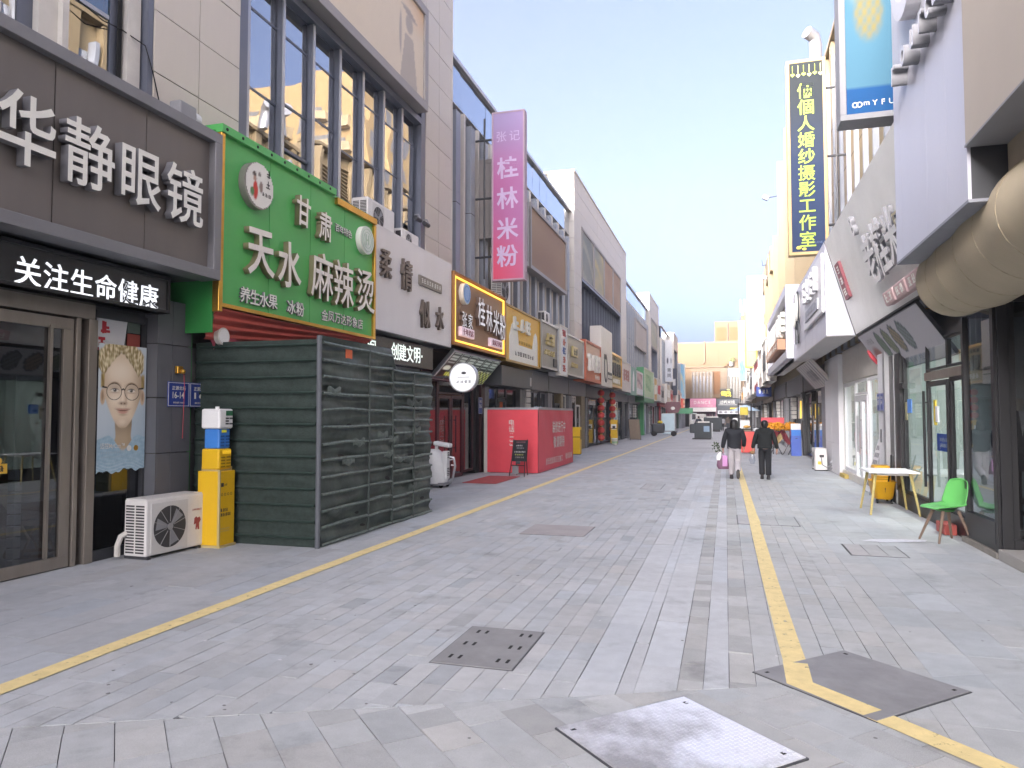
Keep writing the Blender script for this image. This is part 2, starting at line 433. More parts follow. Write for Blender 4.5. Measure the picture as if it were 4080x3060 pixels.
# beyond the stones the material takes over
def far_mat():
    m = bpy.data.materials.new('far_paving'); m.use_nodes = True; n = m.node_tree.nodes; l = m.node_tree.links; p = n['Principled BSDF']
    tc = n.new('ShaderNodeTexCoord'); mp = n.new('ShaderNodeMapping'); mp.inputs['Rotation'].default_value = (0, 0, PI/2); l.new(tc.outputs['Object'], mp.inputs[0])
    bt = n.new('ShaderNodeTexBrick'); bt.inputs['Scale'].default_value = 1; bt.inputs['Brick Width'].default_value = .4; bt.inputs['Row Height'].default_value = .16
    bt.inputs['Mortar Size'].default_value = .004; bt.inputs['Color1'].default_value = (.41, .41, .415, 1); bt.inputs['Color2'].default_value = (.46, .455, .46, 1); bt.inputs['Mortar'].default_value = (.3, .3, .3, 1)
    l.new(mp.outputs[0], bt.inputs['Vector']); nz = n.new('ShaderNodeTexNoise'); nz.inputs['Scale'].default_value = .5; nz.inputs['Detail'].default_value = 7; l.new(tc.outputs['Object'], nz.inputs['Vector'])
    r = n.new('ShaderNodeMapRange'); r.inputs[1].default_value = .3; r.inputs[2].default_value = .7; r.inputs[3].default_value = .88; r.inputs[4].default_value = 1.1; l.new(nz.outputs['Fac'], r.inputs[0])
    s = n.new('ShaderNodeVectorMath'); s.operation = 'SCALE'; l.new(bt.outputs['Color'], s.inputs[0]); l.new(r.outputs[0], s.inputs['Scale']); l.new(s.outputs[0], p.inputs['Base Color'])
    p.inputs['Roughness'].default_value = .75; return m
fp = MB(); fp.add([(-40, 34.2, -.003), (40, 34.2, -.003), (40, 140, -.003), (-40, 140, -.003)], [(0, 1, 2, 3)])
tag(fp.build('street_paving', far_mat(), kind='structure'))

# painted lines
def line_mat():
    m = M('yellow_line_paint', (.74, .60, .29), .65, var=.14, scale=9); n = m.node_tree.nodes; l = m.node_tree.links
    tc = n.new('ShaderNodeTexCoord'); nz = n.new('ShaderNodeTexNoise'); nz.inputs['Scale'].default_value = 13; nz.inputs['Detail'].default_value = 8; nz.inputs['Roughness'].default_value = .75
    l.new(tc.outputs['Object'], nz.inputs['Vector']); r = n.new('ShaderNodeMapRange'); r.inputs[1].default_value = .33; r.inputs[2].default_value = .40; l.new(nz.outputs['Fac'], r.inputs[0])
    mx = n.new('ShaderNodeMixShader'); tr = n.new('ShaderNodeBsdfTransparent'); l.new(r.outputs[0], mx.inputs[0]); l.new(tr.outputs[0], mx.inputs[1]); l.new(n['Principled BSDF'].outputs[0], mx.inputs[2]); l.new(mx.outputs[0], n['Material Output'].inputs[0]); return m
m_line = line_mat()
def strip(name, path, w, z, label):
    mb = MB(); P = [Vector((x, y)) for x, y in path]; L = []
    for i, p in enumerate(P):
        d0 = (P[i]-P[i-1]).normalized() if i else (P[1]-P[0]).normalized(); d1 = (P[i+1]-P[i]).normalized() if i < len(P)-1 else d0
        n0 = Vector((-d0.y, d0.x)); n1 = Vector((-d1.y, d1.x)); nn = (n0+n1).normalized(); k = w/2/max(.4, nn.dot(n0)); j = rp.gauss(0, .002)
        L.append((p+nn*(k+j), p-nn*(k-j)))
    for i in range(len(P)-1):
        a, b = L[i]; c, d = L[i+1]
        mb.add([(a.x, a.y, z), (b.x, b.y, z), (d.x, d.y, z), (c.x, c.y, z)], [(0, 1, 2, 3)])
    o = mb.build(name, m_line, kind='structure'); o['label'] = label; return o
def run(x, y0, y1, st=.5):
    n = int((y1-y0)/st); return [(x, y0+(y1-y0)*i/n) for i in range(n+1)]
strip('road_marking', run(-4.335, 1.6, 100), .165, .0065, 'long faded yellow line along the left pavement')
strip('road_marking', [(2.3, 3.0), (1.6, 3.72), (1.31, 4.01), (.80, 4.58)], .16, .0065, 'diagonal yellow line running out to the lower right')
strip('road_marking', [(.782, 4.598), (.43, 4.97), (.435, 5.365)], .16, .0125, 'bend of the yellow line over the dark cover plate')
strip('road_marking', [(.435, 5.37), (.43, 6), (.42, 8), (.42, 13), (.40, 24), (.36, 60)], .155, .0065, 'straight yellow line running away from the dark cover plate')

# covers let into the pavement
m_dplate = M('dark_steel_plate', (.26, .26, .27), .6, metal=.1, var=.22, scale=3.5, bump=.1, bscale=90)
m_cplate = M('concrete_cover', (.25, .25, .255), .75, var=.18, scale=4, bump=.2, bscale=120)
def tread():
    m = bpy.data.materials.new('checker_plate'); m.use_nodes = True; n = m.node_tree.nodes; l = m.node_tree.links; p = n['Principled BSDF']; p.inputs['Metallic'].default_value = .55
    tc = n.new('ShaderNodeTexCoord'); nz = n.new('ShaderNodeTexNoise'); nz.inputs['Scale'].default_value = 2.1; nz.inputs['Detail'].default_value = 9; nz.inputs['Roughness'].default_value = .68; l.new(tc.outputs['Object'], nz.inputs['Vector'])
    sx = n.new('ShaderNodeSeparateXYZ'); l.new(tc.outputs['Object'], sx.inputs[0]); ad = n.new('ShaderNodeMath'); ad.operation = 'MULTIPLY_ADD'; ad.inputs[1].default_value = .28; l.new(sx.outputs['X'], ad.inputs[0]); l.new(nz.outputs['Fac'], ad.inputs[2])
    cr = n.new('ShaderNodeValToRGB'); e = cr.color_ramp.elements; e[0].position = .36; e[0].color = (.42, .42, .43, 1); e[1].position = .60; e[1].color = (.86, .86, .88, 1); k = cr.color_ramp.elements.new(.47); k.color = (.62, .62, .63, 1)
    l.new(ad.outputs[0], cr.inputs[0]); l.new(cr.outputs[0], p.inputs['Base Color'])
    r = n.new('ShaderNodeMapRange'); r.inputs[1].default_value = .35; r.inputs[2].default_value = .6; r.inputs[3].default_value = .62; r.inputs[4].default_value = .38; l.new(ad.outputs[0], r.inputs[0]); l.new(r.outputs[0], p.inputs['Roughness']); return m
m_tread = tread()
def plate(name, label, c, sx, sy, rot, mat, holes=(), border=True, z=.006):
    t = thing(name, (c[0], c[1], 0), label, 'cover', None, rot)
    if border: MB().box(-sx/2-.009, sx/2+.009, -sy/2-.009, sy/2+.009, -.01, z-.003).build('surround', m_dkgrey, t)
    o = MB().box(-sx/2, sx/2, -sy/2, sy/2, -.01, z+.002).build('lid', mat, t, bevel=.002)
    if holes:
        for hx, hy, lx, ly in holes: MB().box(hx-lx/2, hx+lx/2, hy-ly/2, hy+ly/2, z, z+.0028).build('slot', m_rubber, t)
    return t
sp = plate('access_cover', 'shiny diamond tread steel cover plate in the diagonal paving', (-.268, 3.905), .90, .88, rad(45), m_tread, [(.39, .36, .022, .03), (-.39, .37, .03, .02), (.38, -.36, .025, .025)], z=.012)
mb = MB()
for i in range(27):
    for j in range(27):
        x, y = -.43+i*.033, -.42+j*.0323
        if (i+j) % 2: mb.box(x-.011, x+.011, y-.0035, y+.0035, .013, .0165)
        else: mb.box(x-.0035, x+.0035, y-.011, y+.011, .013, .0165)
mb.build('tread', m_tread, sp, kind='stuff')
plate('access_cover', 'dark grey steel cover plate crossed by the yellow line', (.79, 5.122), .90, .88, rad(45), m_dplate, [(.39, .38, .022, .03), (.38, -.385, .03, .02), (-.39, .385, .03, .02)], z=.008)
slots = [(-.2+dx, .31+dy-.3*k, .022, .075) for k in range(3) for dx, dy in ((0, 0), (.07, 0))] + [(.15+dx, .31-.3*k, .022, .075) for k in range(3) for dx in (0, .07)]
plate('drain_cover', 'grey concrete drain cover with pairs of dark slots', (-1.68, 5.13), .585, .88, 0, m_cplate, slots)
plate('paved_cover', 'flush pinkish paved cover left of the pale stone band', (-2.4, 10.55), .93, .92, 0, M('pinkish_stone', (.34, .315, .315), .75, var=.15))
def paved(label, c, sx, sy):
    t = thing('paved_cover', (c[0], c[1], 0), label, 'cover')
    MB().box(-sx/2-.016, sx/2+.016, -sy/2-.016, sy/2+.016, -.01, .0025).build('surround', m_black, t)
    for i in range(3):
        mb = MB(); mb.box(-sx/2+sx/3*i+.004, -sx/2+sx/3*(i+1)-.004, -sy/2, sy/2, -.01, .006 + i*.0003); o = mb.build('paver', m_paver, t); with_tone(o, [(.42-.01*i, .415, .42)]*8)
paved('square paved cover under the straight yellow line', (.62, 12.5), .9, 1.05)
paved('square paved cover in front of the green chair', (1.77, 10.1), .62, .78)
paved('small paved cover left of the two walkers', (-1.69, 17.7), .45, 1.4)
strip2 = MB(); strip2.add([(.43-.08, 12.0, .0115), (.43+.08, 12.0, .0115), (.42+.08, 13.0, .0115), (.42-.08, 13.0, .0115)], [(0, 1, 2, 3)])
tag(strip2.build('road_marking', m_line, kind='structure'), 'yellow line painted across a paved cover')

# chewing gum and drips trodden into the paving
mb = MB(); rg = random.Random(8)
for k in range(90):
    x, y = rg.uniform(-6.8, 3), 3.6+rg.random()**1.6*20; rr = rg.uniform(.006, .019); n_ = 9
    mb.add([(x+rr*rg.uniform(.7, 1.2)*math.cos(2*PI*i/n_), y+rr*rg.uniform(.7, 1.2)*math.sin(2*PI*i/n_), .0062) for i in range(n_)], [tuple(range(n_))])
mb.build('gum_spots', M('gum_stain', (.16, .16, .16), .8), ground, kind='stuff')
mb = MB()
for k in range(60):
    x, y = rg.uniform(-6.8, 3), 3.8+rg.random()**1.4*18; rr = rg.uniform(.006, .016); n_ = 7
    mb.add([(x+rr*rg.uniform(.6, 1.3)*math.cos(2*PI*i/n_), y+rr*rg.uniform(.6, 1.3)*math.sin(2*PI*i/n_), .0064) for i in range(n_)], [tuple(range(n_))])
mb.build('pale_spots', M('pale_spot', (.62, .62, .64), .8), ground, kind='stuff')
# ================================================================ LEFT SIDE  (u = along the street, v = up, w = out from the wall)
def panels(th, us, vs, w, mat, name='wall_panel', gap=.014, t=.03, seed=0):
    """cladding panels, one object each, joints recessed; alike panels share their mesh"""
    cache = {}
    for i in range(len(us)-1):
        for j in range(len(vs)-1):
            a, b = us[i+1]-us[i]-gap, vs[j+1]-vs[j]-gap; k = (round(a, 3), round(b, 3))
            if k not in cache: cache[k] = MB().box(-a/2, a/2, -b/2, b/2, 0, t).mesh(name, mat)
            inst(cache[k], name, th, ((us[i]+us[i+1])/2, (vs[j]+vs[j+1])/2, w + RND.uniform(0, .004)))
def span(a, b, n): return [a+(b-a)*i/n for i in range(n+1)]
def bar(th, name, mat, u0, u1, v0, v1, w0, w1, bevel=0): return MB().box(u0, u1, v0, v1, w0, w1).build(name, mat, th, bevel=bevel)
def tilted(th, name, mat, u0, u1, v0, v1, w, sx, sy):
    """a pane with its origin at its middle, very slightly out of true as real panes are"""
    o = MB().box(-(u1-u0)/2, (u1-u0)/2, -(v1-v0)/2, (v1-v0)/2, -.004, .004).build(name, mat, th, loc=((u0+u1)/2, (v0+v1)/2, w)); o.rotation_euler = (RND.gauss(0, sx), RND.gauss(0, sy), 0); return o
def shared(th, name, mat, places, a, b, c):
    me = MB().box(0, a, 0, b, 0, c).mesh(name, mat)
    for p in places: inst(me, name, th, p)

# ---- block A: beige panelled block with a tall window bay
A = thing('commercial_block', (-7.0, 0, 0), 'beige panelled block with black window bay above the green sign', 'building', 'left row of blocks', side='L')
mb = MB(); mb.box(-26, 17.95, 5.0, 13.8, -12, -.5); mb.box(7.42, 9.12, 5.0, 13.8, -.5, -.03); mb.box(16.2, 17.95, 5.0, 13.8, -.5, -.03); mb.box(-26, 3.0, 5.0, 13.8, -.5, -.03); mb.box(3.0, 7.42, 9.4, 13.8, -.5, -.03); mb.box(9.12, 16.2, 11.6, 13.8, -.5, -.03); mb.box(-26, 17.95, 0, 5.0, -12, -3.2)
mb.build('wall', m_core, A)
rowsA = [5.0, 5.32, 6.13, 6.945, 7.76, 8.575, 9.39, 10.2, 11.02, 11.83, 12.65, 13.46, 13.8]
panels(A, [7.42, 8.25, 9.12], rowsA, -.03, m_panel); panels(A, [16.2, 17.05, 17.95], rowsA, -.03, m_panel)
panels(A, span(9.12, 16.2, 6), [11.83, 12.65, 13.46, 13.8], -.03, m_panel); panels(A, span(-1, 3.0, 3), rowsA, -.03, m_panel); panels(A, span(3.0, 7.42, 4), [9.4, 10.2, 11.02, 11.83, 12.65, 13.8], -.03, m_panel)
bar(A, 'corner_trim', m_panel2, 17.95, 17.99, 5.0, 13.83, -1.2, .012)
bar(A, 'coping', m_panel2, -26, 17.99, 13.8, 13.92, -1.2, .03)
# window bay over the green sign
bar(A, 'bay_frame', m_frame, 9.13, 9.33, 5.0, 8.95, -.48, -.02); bar(A, 'bay_frame', m_frame, 15.95, 16.19, 5.0, 11.6, -.48, -.01)
bar(A, 'bay_soffit', m_frame, 9.13, 15.95, 8.78, 8.93, -.48, .0)
u = 9.36; k = 0
while u < 15.6:
    bar(A, 'mullion', m_frame, u, u+.09, 5.0, 8.78, -.24, -.075); bar(A, 'mullion_edge', m_alu, u+.012, u+.078, 5.0, 8.78, -.073, -.055)
    sp_ = [5.0, 5.55 + (k % 2)*.25, 6.9 + (k % 3)*.12, 8.2, 8.78]
    for j in range(4):
        tilted(A, 'window_pane', g_mirror, u+.11, u+.90, sp_[j]+.02, sp_[j+1]-.02, -.18, .005, .009)
        bar(A, 'transom', m_frame, u+.09, u+.93, sp_[j+1]-.02, sp_[j+1]+.02, -.2, -.165)
    if k % 3 == 1:
        bar(A, 'vent_sash', m_frame, u+.10, u+.92, 6.2, 6.25, -.17, -.13)
    u += .93; k += 1
MB().box(9.3, 16, 5, 8.8, -.28, -.245).build('window_backing', m_backing, A)
# billboard over the bay
m_bbf = M('billboard_frame', '#8f8a88', .45, var=.06)
def board(nm, u0, u1, v0, v1, w0, w1, fr, label, fn, nx=60, ny=24, X=-7.0, frame=m_bbf, edge=m_frame, group=None):
    t = thing(nm, (X, u0, v0), label, 'billboard', group, side='L'); W, H = u1-u0, v1-v0
    MB().box(.02, W-.02, .02, H-.02, w0, w1-.06).build('casing', edge, t)
    mb = MB(); mb.box(0, W, 0, fr, w0, w1); mb.box(0, W, H-fr, H, w0, w1); mb.box(0, fr, fr, H-fr, w0, w1); mb.box(W-fr, W, fr, H-fr, w0, w1); mb.build('frame', frame, t, bevel=.01)
    print_panel('banner', t, fr, W-fr, fr, H-fr, w1-.058, fn, nx, ny, .5); return t
CR, CRo, GR = lin('#cfc3b2'), lin('#c79f78'), lin('#8e8a8c')
def grad(a, b):
    c = mixc(CR, CRo, ss(.72, 1.1, a)*ss(.55, 1., b)*.8)
    x = (a-.87)/.10; y = b                     # graduate seen from behind, cap and gown
    g = 0
    g = max(g, ell(x, y*2.2, -.0, 2.2*.80, .8, .10, .3) * (1 if abs(y-.80+x*.10) < .055 else 0))   # cap board
    g = max(g, ell(x, y, .0, .68, .32, .10, .2)*.9)
    g = max(g, (1 if y < .56 and abs(x) < .35 + (.56-y)*.75 else 0)*.75)
    g = max(g, ell(x, y, -.75, .50, .10, .22, .3)*.9)
    c = mixc(c, GR, g*.75)
    return c
bb = board('billboard', 9.22, 15.72, 8.95, 11.45, -.03, .27, .2, 'cream billboard with a graduate figure above the window bay', grad, 150, 50)
scribble(bb, M('print_grey', '#8b8680', .6), 2.8, 5.05, 1.45, .18, .213, 9, .001, seed=3); scribble(bb, MATS['print_grey'], 2.5, 5.2, 1.02, .22, .213, 5, .001, seed=9)
scribble(bb, MATS['print_grey'], .5, 2.3, 1.5, .22, .213, 6, .001, seed=4)
# left window bay (over the spectacle shop)
bar(A, 'bay_frame', m_frame, 7.33, 7.42, 5.0, 9.4, -.49, -.012)
for a, b, mt, w in ((7.10, 7.30, m_offw, -.10), (5.9, 6.14, m_offw, -.12), (5.0, 5.5, m_offw, -.14), (6.14, 6.22, m_offw, -.05), (3.2, 3.6, m_offw, -.1)): bar(A, 'pilaster', mt, a, b, 5.0, 9.4, -.48, w)
for a, b in ((6.92, 7.08), (5.72, 5.9), (4.3, 4.5)): bar(A, 'mullion', m_frame, a, b, 5.0, 9.4, -.48, -.2)
for a, b in ((6.24, 6.9), (5.5, 5.72), (4.5, 5.0), (3.6, 4.3)):
    bar(A, 'window_pane', g_mirror, a, b, 5.0, 6.55, -.22, -.214); bar(A, 'window_pane', glass('teal_glass', (.25, .55, .62), .12), a, b, 6.6, 9.4, -.22, -.214); bar(A, 'transom', m_alu, a, b, 6.55, 6.6, -.23, -.19)
MB().box(3.0, 7.33, 5.0, 9.4, -.32, -.31).build('window_backing', M('teal_curtain', '#4d8f9c', .8), A)
mb = MB()
for k in range(3): mb.tube([(7.0+.03*k, 5.0, -.17), (7.01+.02*k, 7, -.16), (6.98+.03*k, 9.4, -.17)], .012, 6)
mb.tube([(6.3, 6.5, -.1), (6.7, 6.42, -.08), (7.05, 6.5, -.15), (7.3, 6.4, -.02), (7.4, 6.1, .01), (7.6, 5.5, .02)], .008, 5)
mb.build('cable', m_rubber, A)

# ---- recessed fin blocks and panelled blocks further on
def fin_block(Y0, Y1, top, X, label, brd=None, fin_top=10.55, base=4.9, mer=1.22):
    t = thing('glass_block', (X, 0, 0), label, 'building', 'left row of blocks', side='L')
    MB().box(Y0, Y1, base, top, -10, -.25).build('wall', m_backing, t); MB().box(Y0, Y1, 0, base, -10, -3.2).build('rear_wall', m_core, t)
    MB().box(Y0, Y1, fin_top, top, -.24, -.1).build('parapet_backing', m_backing, t); bar(t, 'coping', m_alu, Y0, Y1, top-.06, top+.06, -.6, .06)
    n = max(2, round((Y1-Y0)/1.15)); us = span(Y0+.05, Y1-.05, n)
    for i in range(n):
        tilted(t, 'parapet_panel', g_mirror, us[i]+.012, us[i+1]-.012, fin_top, top-.08, -.05, .006, .008)
    for i in range(n):
        bar(t, 'window_pane', g_mirror, us[i]+.02, us[i+1]-.02, base, fin_top-.02, -.22, -.20)
    bar(t, 'spandrel', m_alu, Y0, Y1, fin_top-.02, fin_top, -.2, -.05)
    n2 = max(2, round((Y1-Y0)/mer)); k = 0
    f1 = MB().box(0, .34, 0, fin_top-base-.35, 0, .34).mesh('fin', m_alu2); f2 = MB().box(0, .12, 0, fin_top-base-.1, 0, .24).mesh('fin', m_panel2)
    for i in range(n2):
        u = Y0+.1+(Y1-Y0-.4)*i/n2
        inst(f1, 'fin', t, (u+.35, base, -.2)); inst(f2, 'fin', t, (u+.02, base, -.2))
        bar(t, 'fin_joint', m_core, u+.349, u+.691, 7.6, 7.62, -.2, .142)
        bar(t, 'yellow_strip', m_gold, u+.80, u+.84, base, fin_top-.5, -.2, -.05)
    return t
m_alu2 = M('blue_grey_cladding', '#8e939c', .45, var=.06, metal=.2)
def panel_block(Y0, Y1, top, X, label, back=1.3, bay=None, prints=None, rows=.82, base=4.9):
    t = thing('commercial_block', (X, 0, 0), label, 'building', 'left row of blocks', side='L')
    b0, b1, bv, bt = bay; mb = MB()
    mb.box(Y0+.03, Y1, 0, base, -10, -3.2)
    mb.box(Y0+.03, Y1-.03, base, top, -10, -.85); mb.box(Y0+.03, b0, base, top, -.85, -.03); mb.box(b1, Y1-.03, base, top, -.85, -.03); mb.box(b0, b1, bt, top, -.85, -.03); mb.build('wall', m_core, t)
    nr = int((top-base)/rows); vs = [top-rows*i for i in range(nr+1)][::-1]; vs = [v for v in vs if v > base]; vs = [base] + vs
    nc = max(1, round((b0-Y0)/.95)); panels(t, span(Y0+.03, b0, nc), vs, -.03, m_panel2)
    panels(t, span(b1, Y1, max(1, round((Y1-b1)/.95))), vs, -.03, m_panel2)
    above = [v for v in vs if v > bt+.1]; panels(t, span(b0, b1, max(2, round((b1-b0)/1.2))), [bt]+above, -.03, m_panel2)
    # return face towards the camera
    cache = {}
    for j in range(len(vs)-1):
        for i in range(2):
            h = vs[j+1]-vs[j]-.014; k = round(h, 3)
            if k not in cache: cache[k] = MB().box(0, .03, -h/2, h/2, -(back/2-.014), 0).mesh('wall_panel', m_panel2)
            inst(cache[k], 'wall_panel', t, (Y0, (vs[j]+vs[j+1])/2, -.0-i*back/2))
    bar(t, 'coping', m_panel2, Y0-.02, Y1+.02, top, top+.1, -back-.3, .04)
    # bay: soffit, side, fins, glazing
    bar(t, 'bay_frame', m_frame, b1-.35, b1-.002, base, bt-.002, -.84, -.02); bar(t, 'bay_soffit', m_frame, b0, b1-.35, bv-.12, bv, -.84, .02)
    me = MB().box(0, .09, 0, bv-.12-base, 0, .5).mesh('fin', m_frame); me2 = MB().box(0, .55, 0, bv-.12-base, 0, .02).mesh('window_pane', g_mirror)
    n = max(3, round((b1-b0)/1.0))
    for i in range(n):
        u = b0+.1+(b1-b0-.5)*i/n; inst(me, 'fin', t, (u, base, -.72)); inst(me2, 'window_pane', t, (u+.14, base, -.72))
    return t
B_ = fin_block(17.99, 34.40, 11.75, -7.2, 'glass fronted block with grey vertical fins behind the pink sign')
def flat(c, c2=None, s=5, amp=.1):
    c = lin(c); c2 = lin(c2) if c2 else c
    def f(a, b): return mixc(c, c2, .5+.5*math.sin(a*s+b*s*.7)*math.cos(b*s*1.3-a*2)) 
    return f
board('billboard', 25.3, 31.6, 7.1, 9.55, -.1, .45, .14, 'plain brown billboard on the finned glass block', flat('#a08873', '#93796a', 3), 20, 8, X=-7.2, edge=m_frame)
board('billboard', 20.7, 25.0, 7.1, 9.55, -.1, .45, .14, 'plain brown billboard hidden behind the pink sign', flat('#a08873', '#93796a', 3), 20, 8, X=-7.2, edge=m_frame)
C_ = panel_block(34.42, 53.8, 13.7, -7.0, 'pale panelled block with four posters above dark louvres', bay=(36.3, 51.0, 8.75, 11.45))
def art(c0, c1, c2, sd):
    c0, c1, c2 = lin(c0), lin(c1), lin(c2)
    def f(a, b):
        q = .5+.5*math.sin(6*a+3*math.sin(4*b+sd)+sd); c = mixc(c0, c1, b*.6+q*.4); return mixc(c, c2, ss(.75, .95, .5+.5*math.sin(9*b+5*a*a+sd)))
    return f
for i, (f, lb) in enumerate(((art('#8b8f8c', '#7d8384', '#9a9b92', 1), 'grey green poster, nearest of four over the louvres'), (art('#b3a989', '#8f948e', '#b5aa86', 2), 'yellowish poster, second of four over the louvres'),
                   (flat('#a78d78', '#9b8270', 4), 'brown poster, third of four over the louvres'), (flat('#a08a78', '#957e6c', 4), 'brown poster, farthest of four over the louvres'))):
    board('billboard', 36.4+3.6*i, 36.4+3.6*i+3.5, 8.78, 11.4, -.3, .03, .1, lb, f, 24, 16, group='posters over the louvres')
D_ = fin_block(53.85, 70.2, 11.85, -7.1, 'glass fronted fin block beyond the four posters', fin_top=10.6)
board('billboard', 58.2, 66.5, 7.3, 9.6, -.1, .3, .16, 'pale grey billboard on the second finned block', flat('#b3aaa4', '#a79f98', 3), 12, 6, X=-7.1)
E_ = panel_block(70.25, 80.6, 13.5, -6.95, 'pale block with a black bay beyond the second finned block', bay=(72.0, 79.0, 8.6, 11.4))
board('billboard', 72.1, 78.9, 8.65, 11.3, -.3, .02, .12, 'faded greenish billboard over the black bay', art('#a9a894', '#9c9f97', '#b0ab97', 4), 16, 10, X=-6.95)
F_ = fin_block(80.65, 90.9, 11.6, -6.7, 'last finned glass block before the white vertical sign', fin_top=10.4)
G_ = panel_block(90.95, 99.0, 11.9, -6.05, 'small pale block behind the white vertical sign', bay=(92.0, 98.2, 7.6, 10.0))
H_ = thing('commercial_block', (-5.65, 0, 0), 'low blue grey block where the left row ends', 'building', 'left row of blocks', side='L')
MB().box(99.05, 108.5, 0, 8.6, -9, 0).build('wall', m_alu2, H_); bar(H_, 'coping', m_alu, 99.0, 108.5, 8.6, 8.75, -.5, .05); panels(H_, span(99.1, 108.4, 6), span(4.4, 8.5, 5), 0, m_panel2)
mb = MB(); mb.box(0, 8.6, 0, .02, -.1, 0)
# unseen building added behind the camera to shade the crossing
Z_ = thing('commercial_block', (-9.5, -48, 0), 'unseen long pale block added behind the viewpoint for shade', 'building', None)
MB().box(-10, 0, 0, 22, 0, 14.5).build('wall', m_panel2, Z_)
for i in range(6): MB().box(-.02, .04, 1+3.5*i, 3.6+3.5*i, 5.5, 12).build('window', g_mirror, Z_)

# ================================================================ signs on the left
SX = -6.4
def sign(side, X, Y0, Y1, Z0, Z1, label, bmat, fmat=None, fr=.06, depth=.6, fw=.03, group='shop signs over the doors', name='shop_sign', cat='sign', split=0, slack=0.):
    org = (X, Y0 if side == 'L' else Y1, Z0); W, H = Y1-Y0, Z1-Z0
    t = thing(name, org, label, cat, group, side=side)
    if split:
        MB().box(0.01, W-.01, 0.01, H-.01, -depth, -.035).build('casing', m_dkgrey, t); panels(t, span(0, W, split), [0, H], -.035, bmat, 'board_panel', .012, .03)
    else: MB().box(0, W, 0, H, -depth, 0).build('board', bmat, t)
    if fmat:
        mb = MB(); mb.box(-.005, W+.005, 0, fr, -.2, fw); mb.box(-.005, W+.005, H-fr, H+.004, -.2, fw); mb.box(-.005, fr, fr, H-fr, -.2, fw); mb.box(W-fr, W+.005, fr, H-fr, -.2, fw); mb.build('frame', fmat, t, bevel=.006)
    return t, W, H
# 1 spectacle shop
m_hj = M('bronze_grey_panel', '#6a6562', .38, var=.16, scale=.8, metal=.25, streak=True)
t, W, H = sign('L', -6.43, 3.15, 7.93, 3.47, 5.40, 'dark grey fascia with large white letters over the spectacle shop', m_hj, M('grey_fascia_trim', '#77777b', .4, var=.06, metal=.2), .13, .7, .10, split=4)
for c, y, z, s in (('华', 5.16, 4.41, .74), ('静', 5.87, 4.41, .74), ('眼', 6.56, 4.39, .72), ('镜', 7.25, 4.40, .74)):
    text(t, c, m_letw, y-3.15, z-3.47, .02, s, .05, .009, 'character', .88)
# downlight on top
sl_ = thing('floodlight', (-6.75, 7.62, 5.40), 'small grey floodlight on top of the dark fascia', 'floodlight', side='L')
MB().box(-.14, .16, .10, .34, -.05, .13).build('housing', m_grey, sl_, bevel=.02); MB().cyl((.16, .22, .04), .09, .10, 'x', 14).build('lens', m_white, sl_); MB().box(-.02, .04, 0, .11, -.02, .06).build('bracket', m_dkgrey, sl_)
# LED strip
m_led = M('led_white', (1, 1, 1), .5, emit=1.1, ecol=(.86, .90, 1.)); m_ledbox = M('led_box', '#101216', .25, spec=.6)
t, W, H = sign('L', -6.72, 4.6, 7.47, 2.98, 3.44, 'black LED board with glowing white characters above the glass door', m_ledbox, m_black, .04, .3, .015, name='led_board', group='LED boards')
for i, c in enumerate('关注生命健康'): text(t, c, m_led, .94+.318*i, .17, .0, .31, .003, .008, 'character')
# 2 green sign
m_green = M('green_board', '#52a85a', .42, var=.07, scale=.9); m_greend = M('green_return', '#2f8440', .5, var=.1)
t, W, H = sign('L', -6.44, 8.03, 12.42, 3.2, 5.52, 'bright green noodle shop sign with chunky white letters', m_green, None, depth=.6, split=4)
G2 = t
MB().box(-.05, .03, -.12, H-.04, -.10, .05).build('frame', m_gold, t, bevel=.006); MB().box(W-.05, W+.02, -.05, H-.18, -.10, .05).build('frame', m_gold, t, bevel=.006)
MB().box(-.04, W*.66, H-.03, H+.08, -.5, .06).build('top_rail', m_green, t); MB().box(W*.67, W+.02, H-.16, H-.05, -.5, .06).build('top_rail', m_gold, t); MB().box(W*.0, W+.02, -.05, .0, -.5, .04).build('bottom_rail', m_gold, t)
mb = MB()
for k in range(9): mb.cyl((.05+.33*k, H+.025, .055), .022, .012, 'z', 10)
mb.build('bolt', m_rubber, t)
MB().box(-.055, -.03, -.4, H, -.72, -.05).build('side_board', m_greend, t)
def P2(y, z): return y-8.03, z-3.2
m_let2 = M('letter_cream', '#dcd6cd', .35, var=.04)
for c, y, z, s, r in (('甘', 9.89, 4.92, .50, -.03), ('肃', 10.54, 4.85, .50, -.03), ('天', 8.82, 4.03, .76, .05), ('水', 9.53, 4.0, .74, .03), ('麻', 10.47, 4.0, .82, -.03), ('辣', 11.17, 3.99, .84, .02), ('烫', 11.96, 4.0, .84, .05)):
    text(t, c, m_let2, *P2(y, z), 0, s, .045, .016 if s < .6 or c in '天水' else .008, 'character', .84, r)
for i, c in enumerate('百年特色'): text(t, c, m_letw, *P2(11.04+.145*i, 4.955), 0, .15, .01, .006, 'character')
for i, c in enumerate('养生水果'): text(t, c, m_letw, *P2(8.56+.215*i, 3.385), 0, .23, .014, .016, 'character')
for i, c in enumerate('冰粉'): text(t, c, m_letw, *P2(9.68+.24*i, 3.375), 0, .23, .014, .016, 'character')
for i, c in enumerate('金凤万达形象店'): text(t, c, m_letw, *P2(10.66+.205*i, 3.385), 0, .20, .01, .008, 'character')
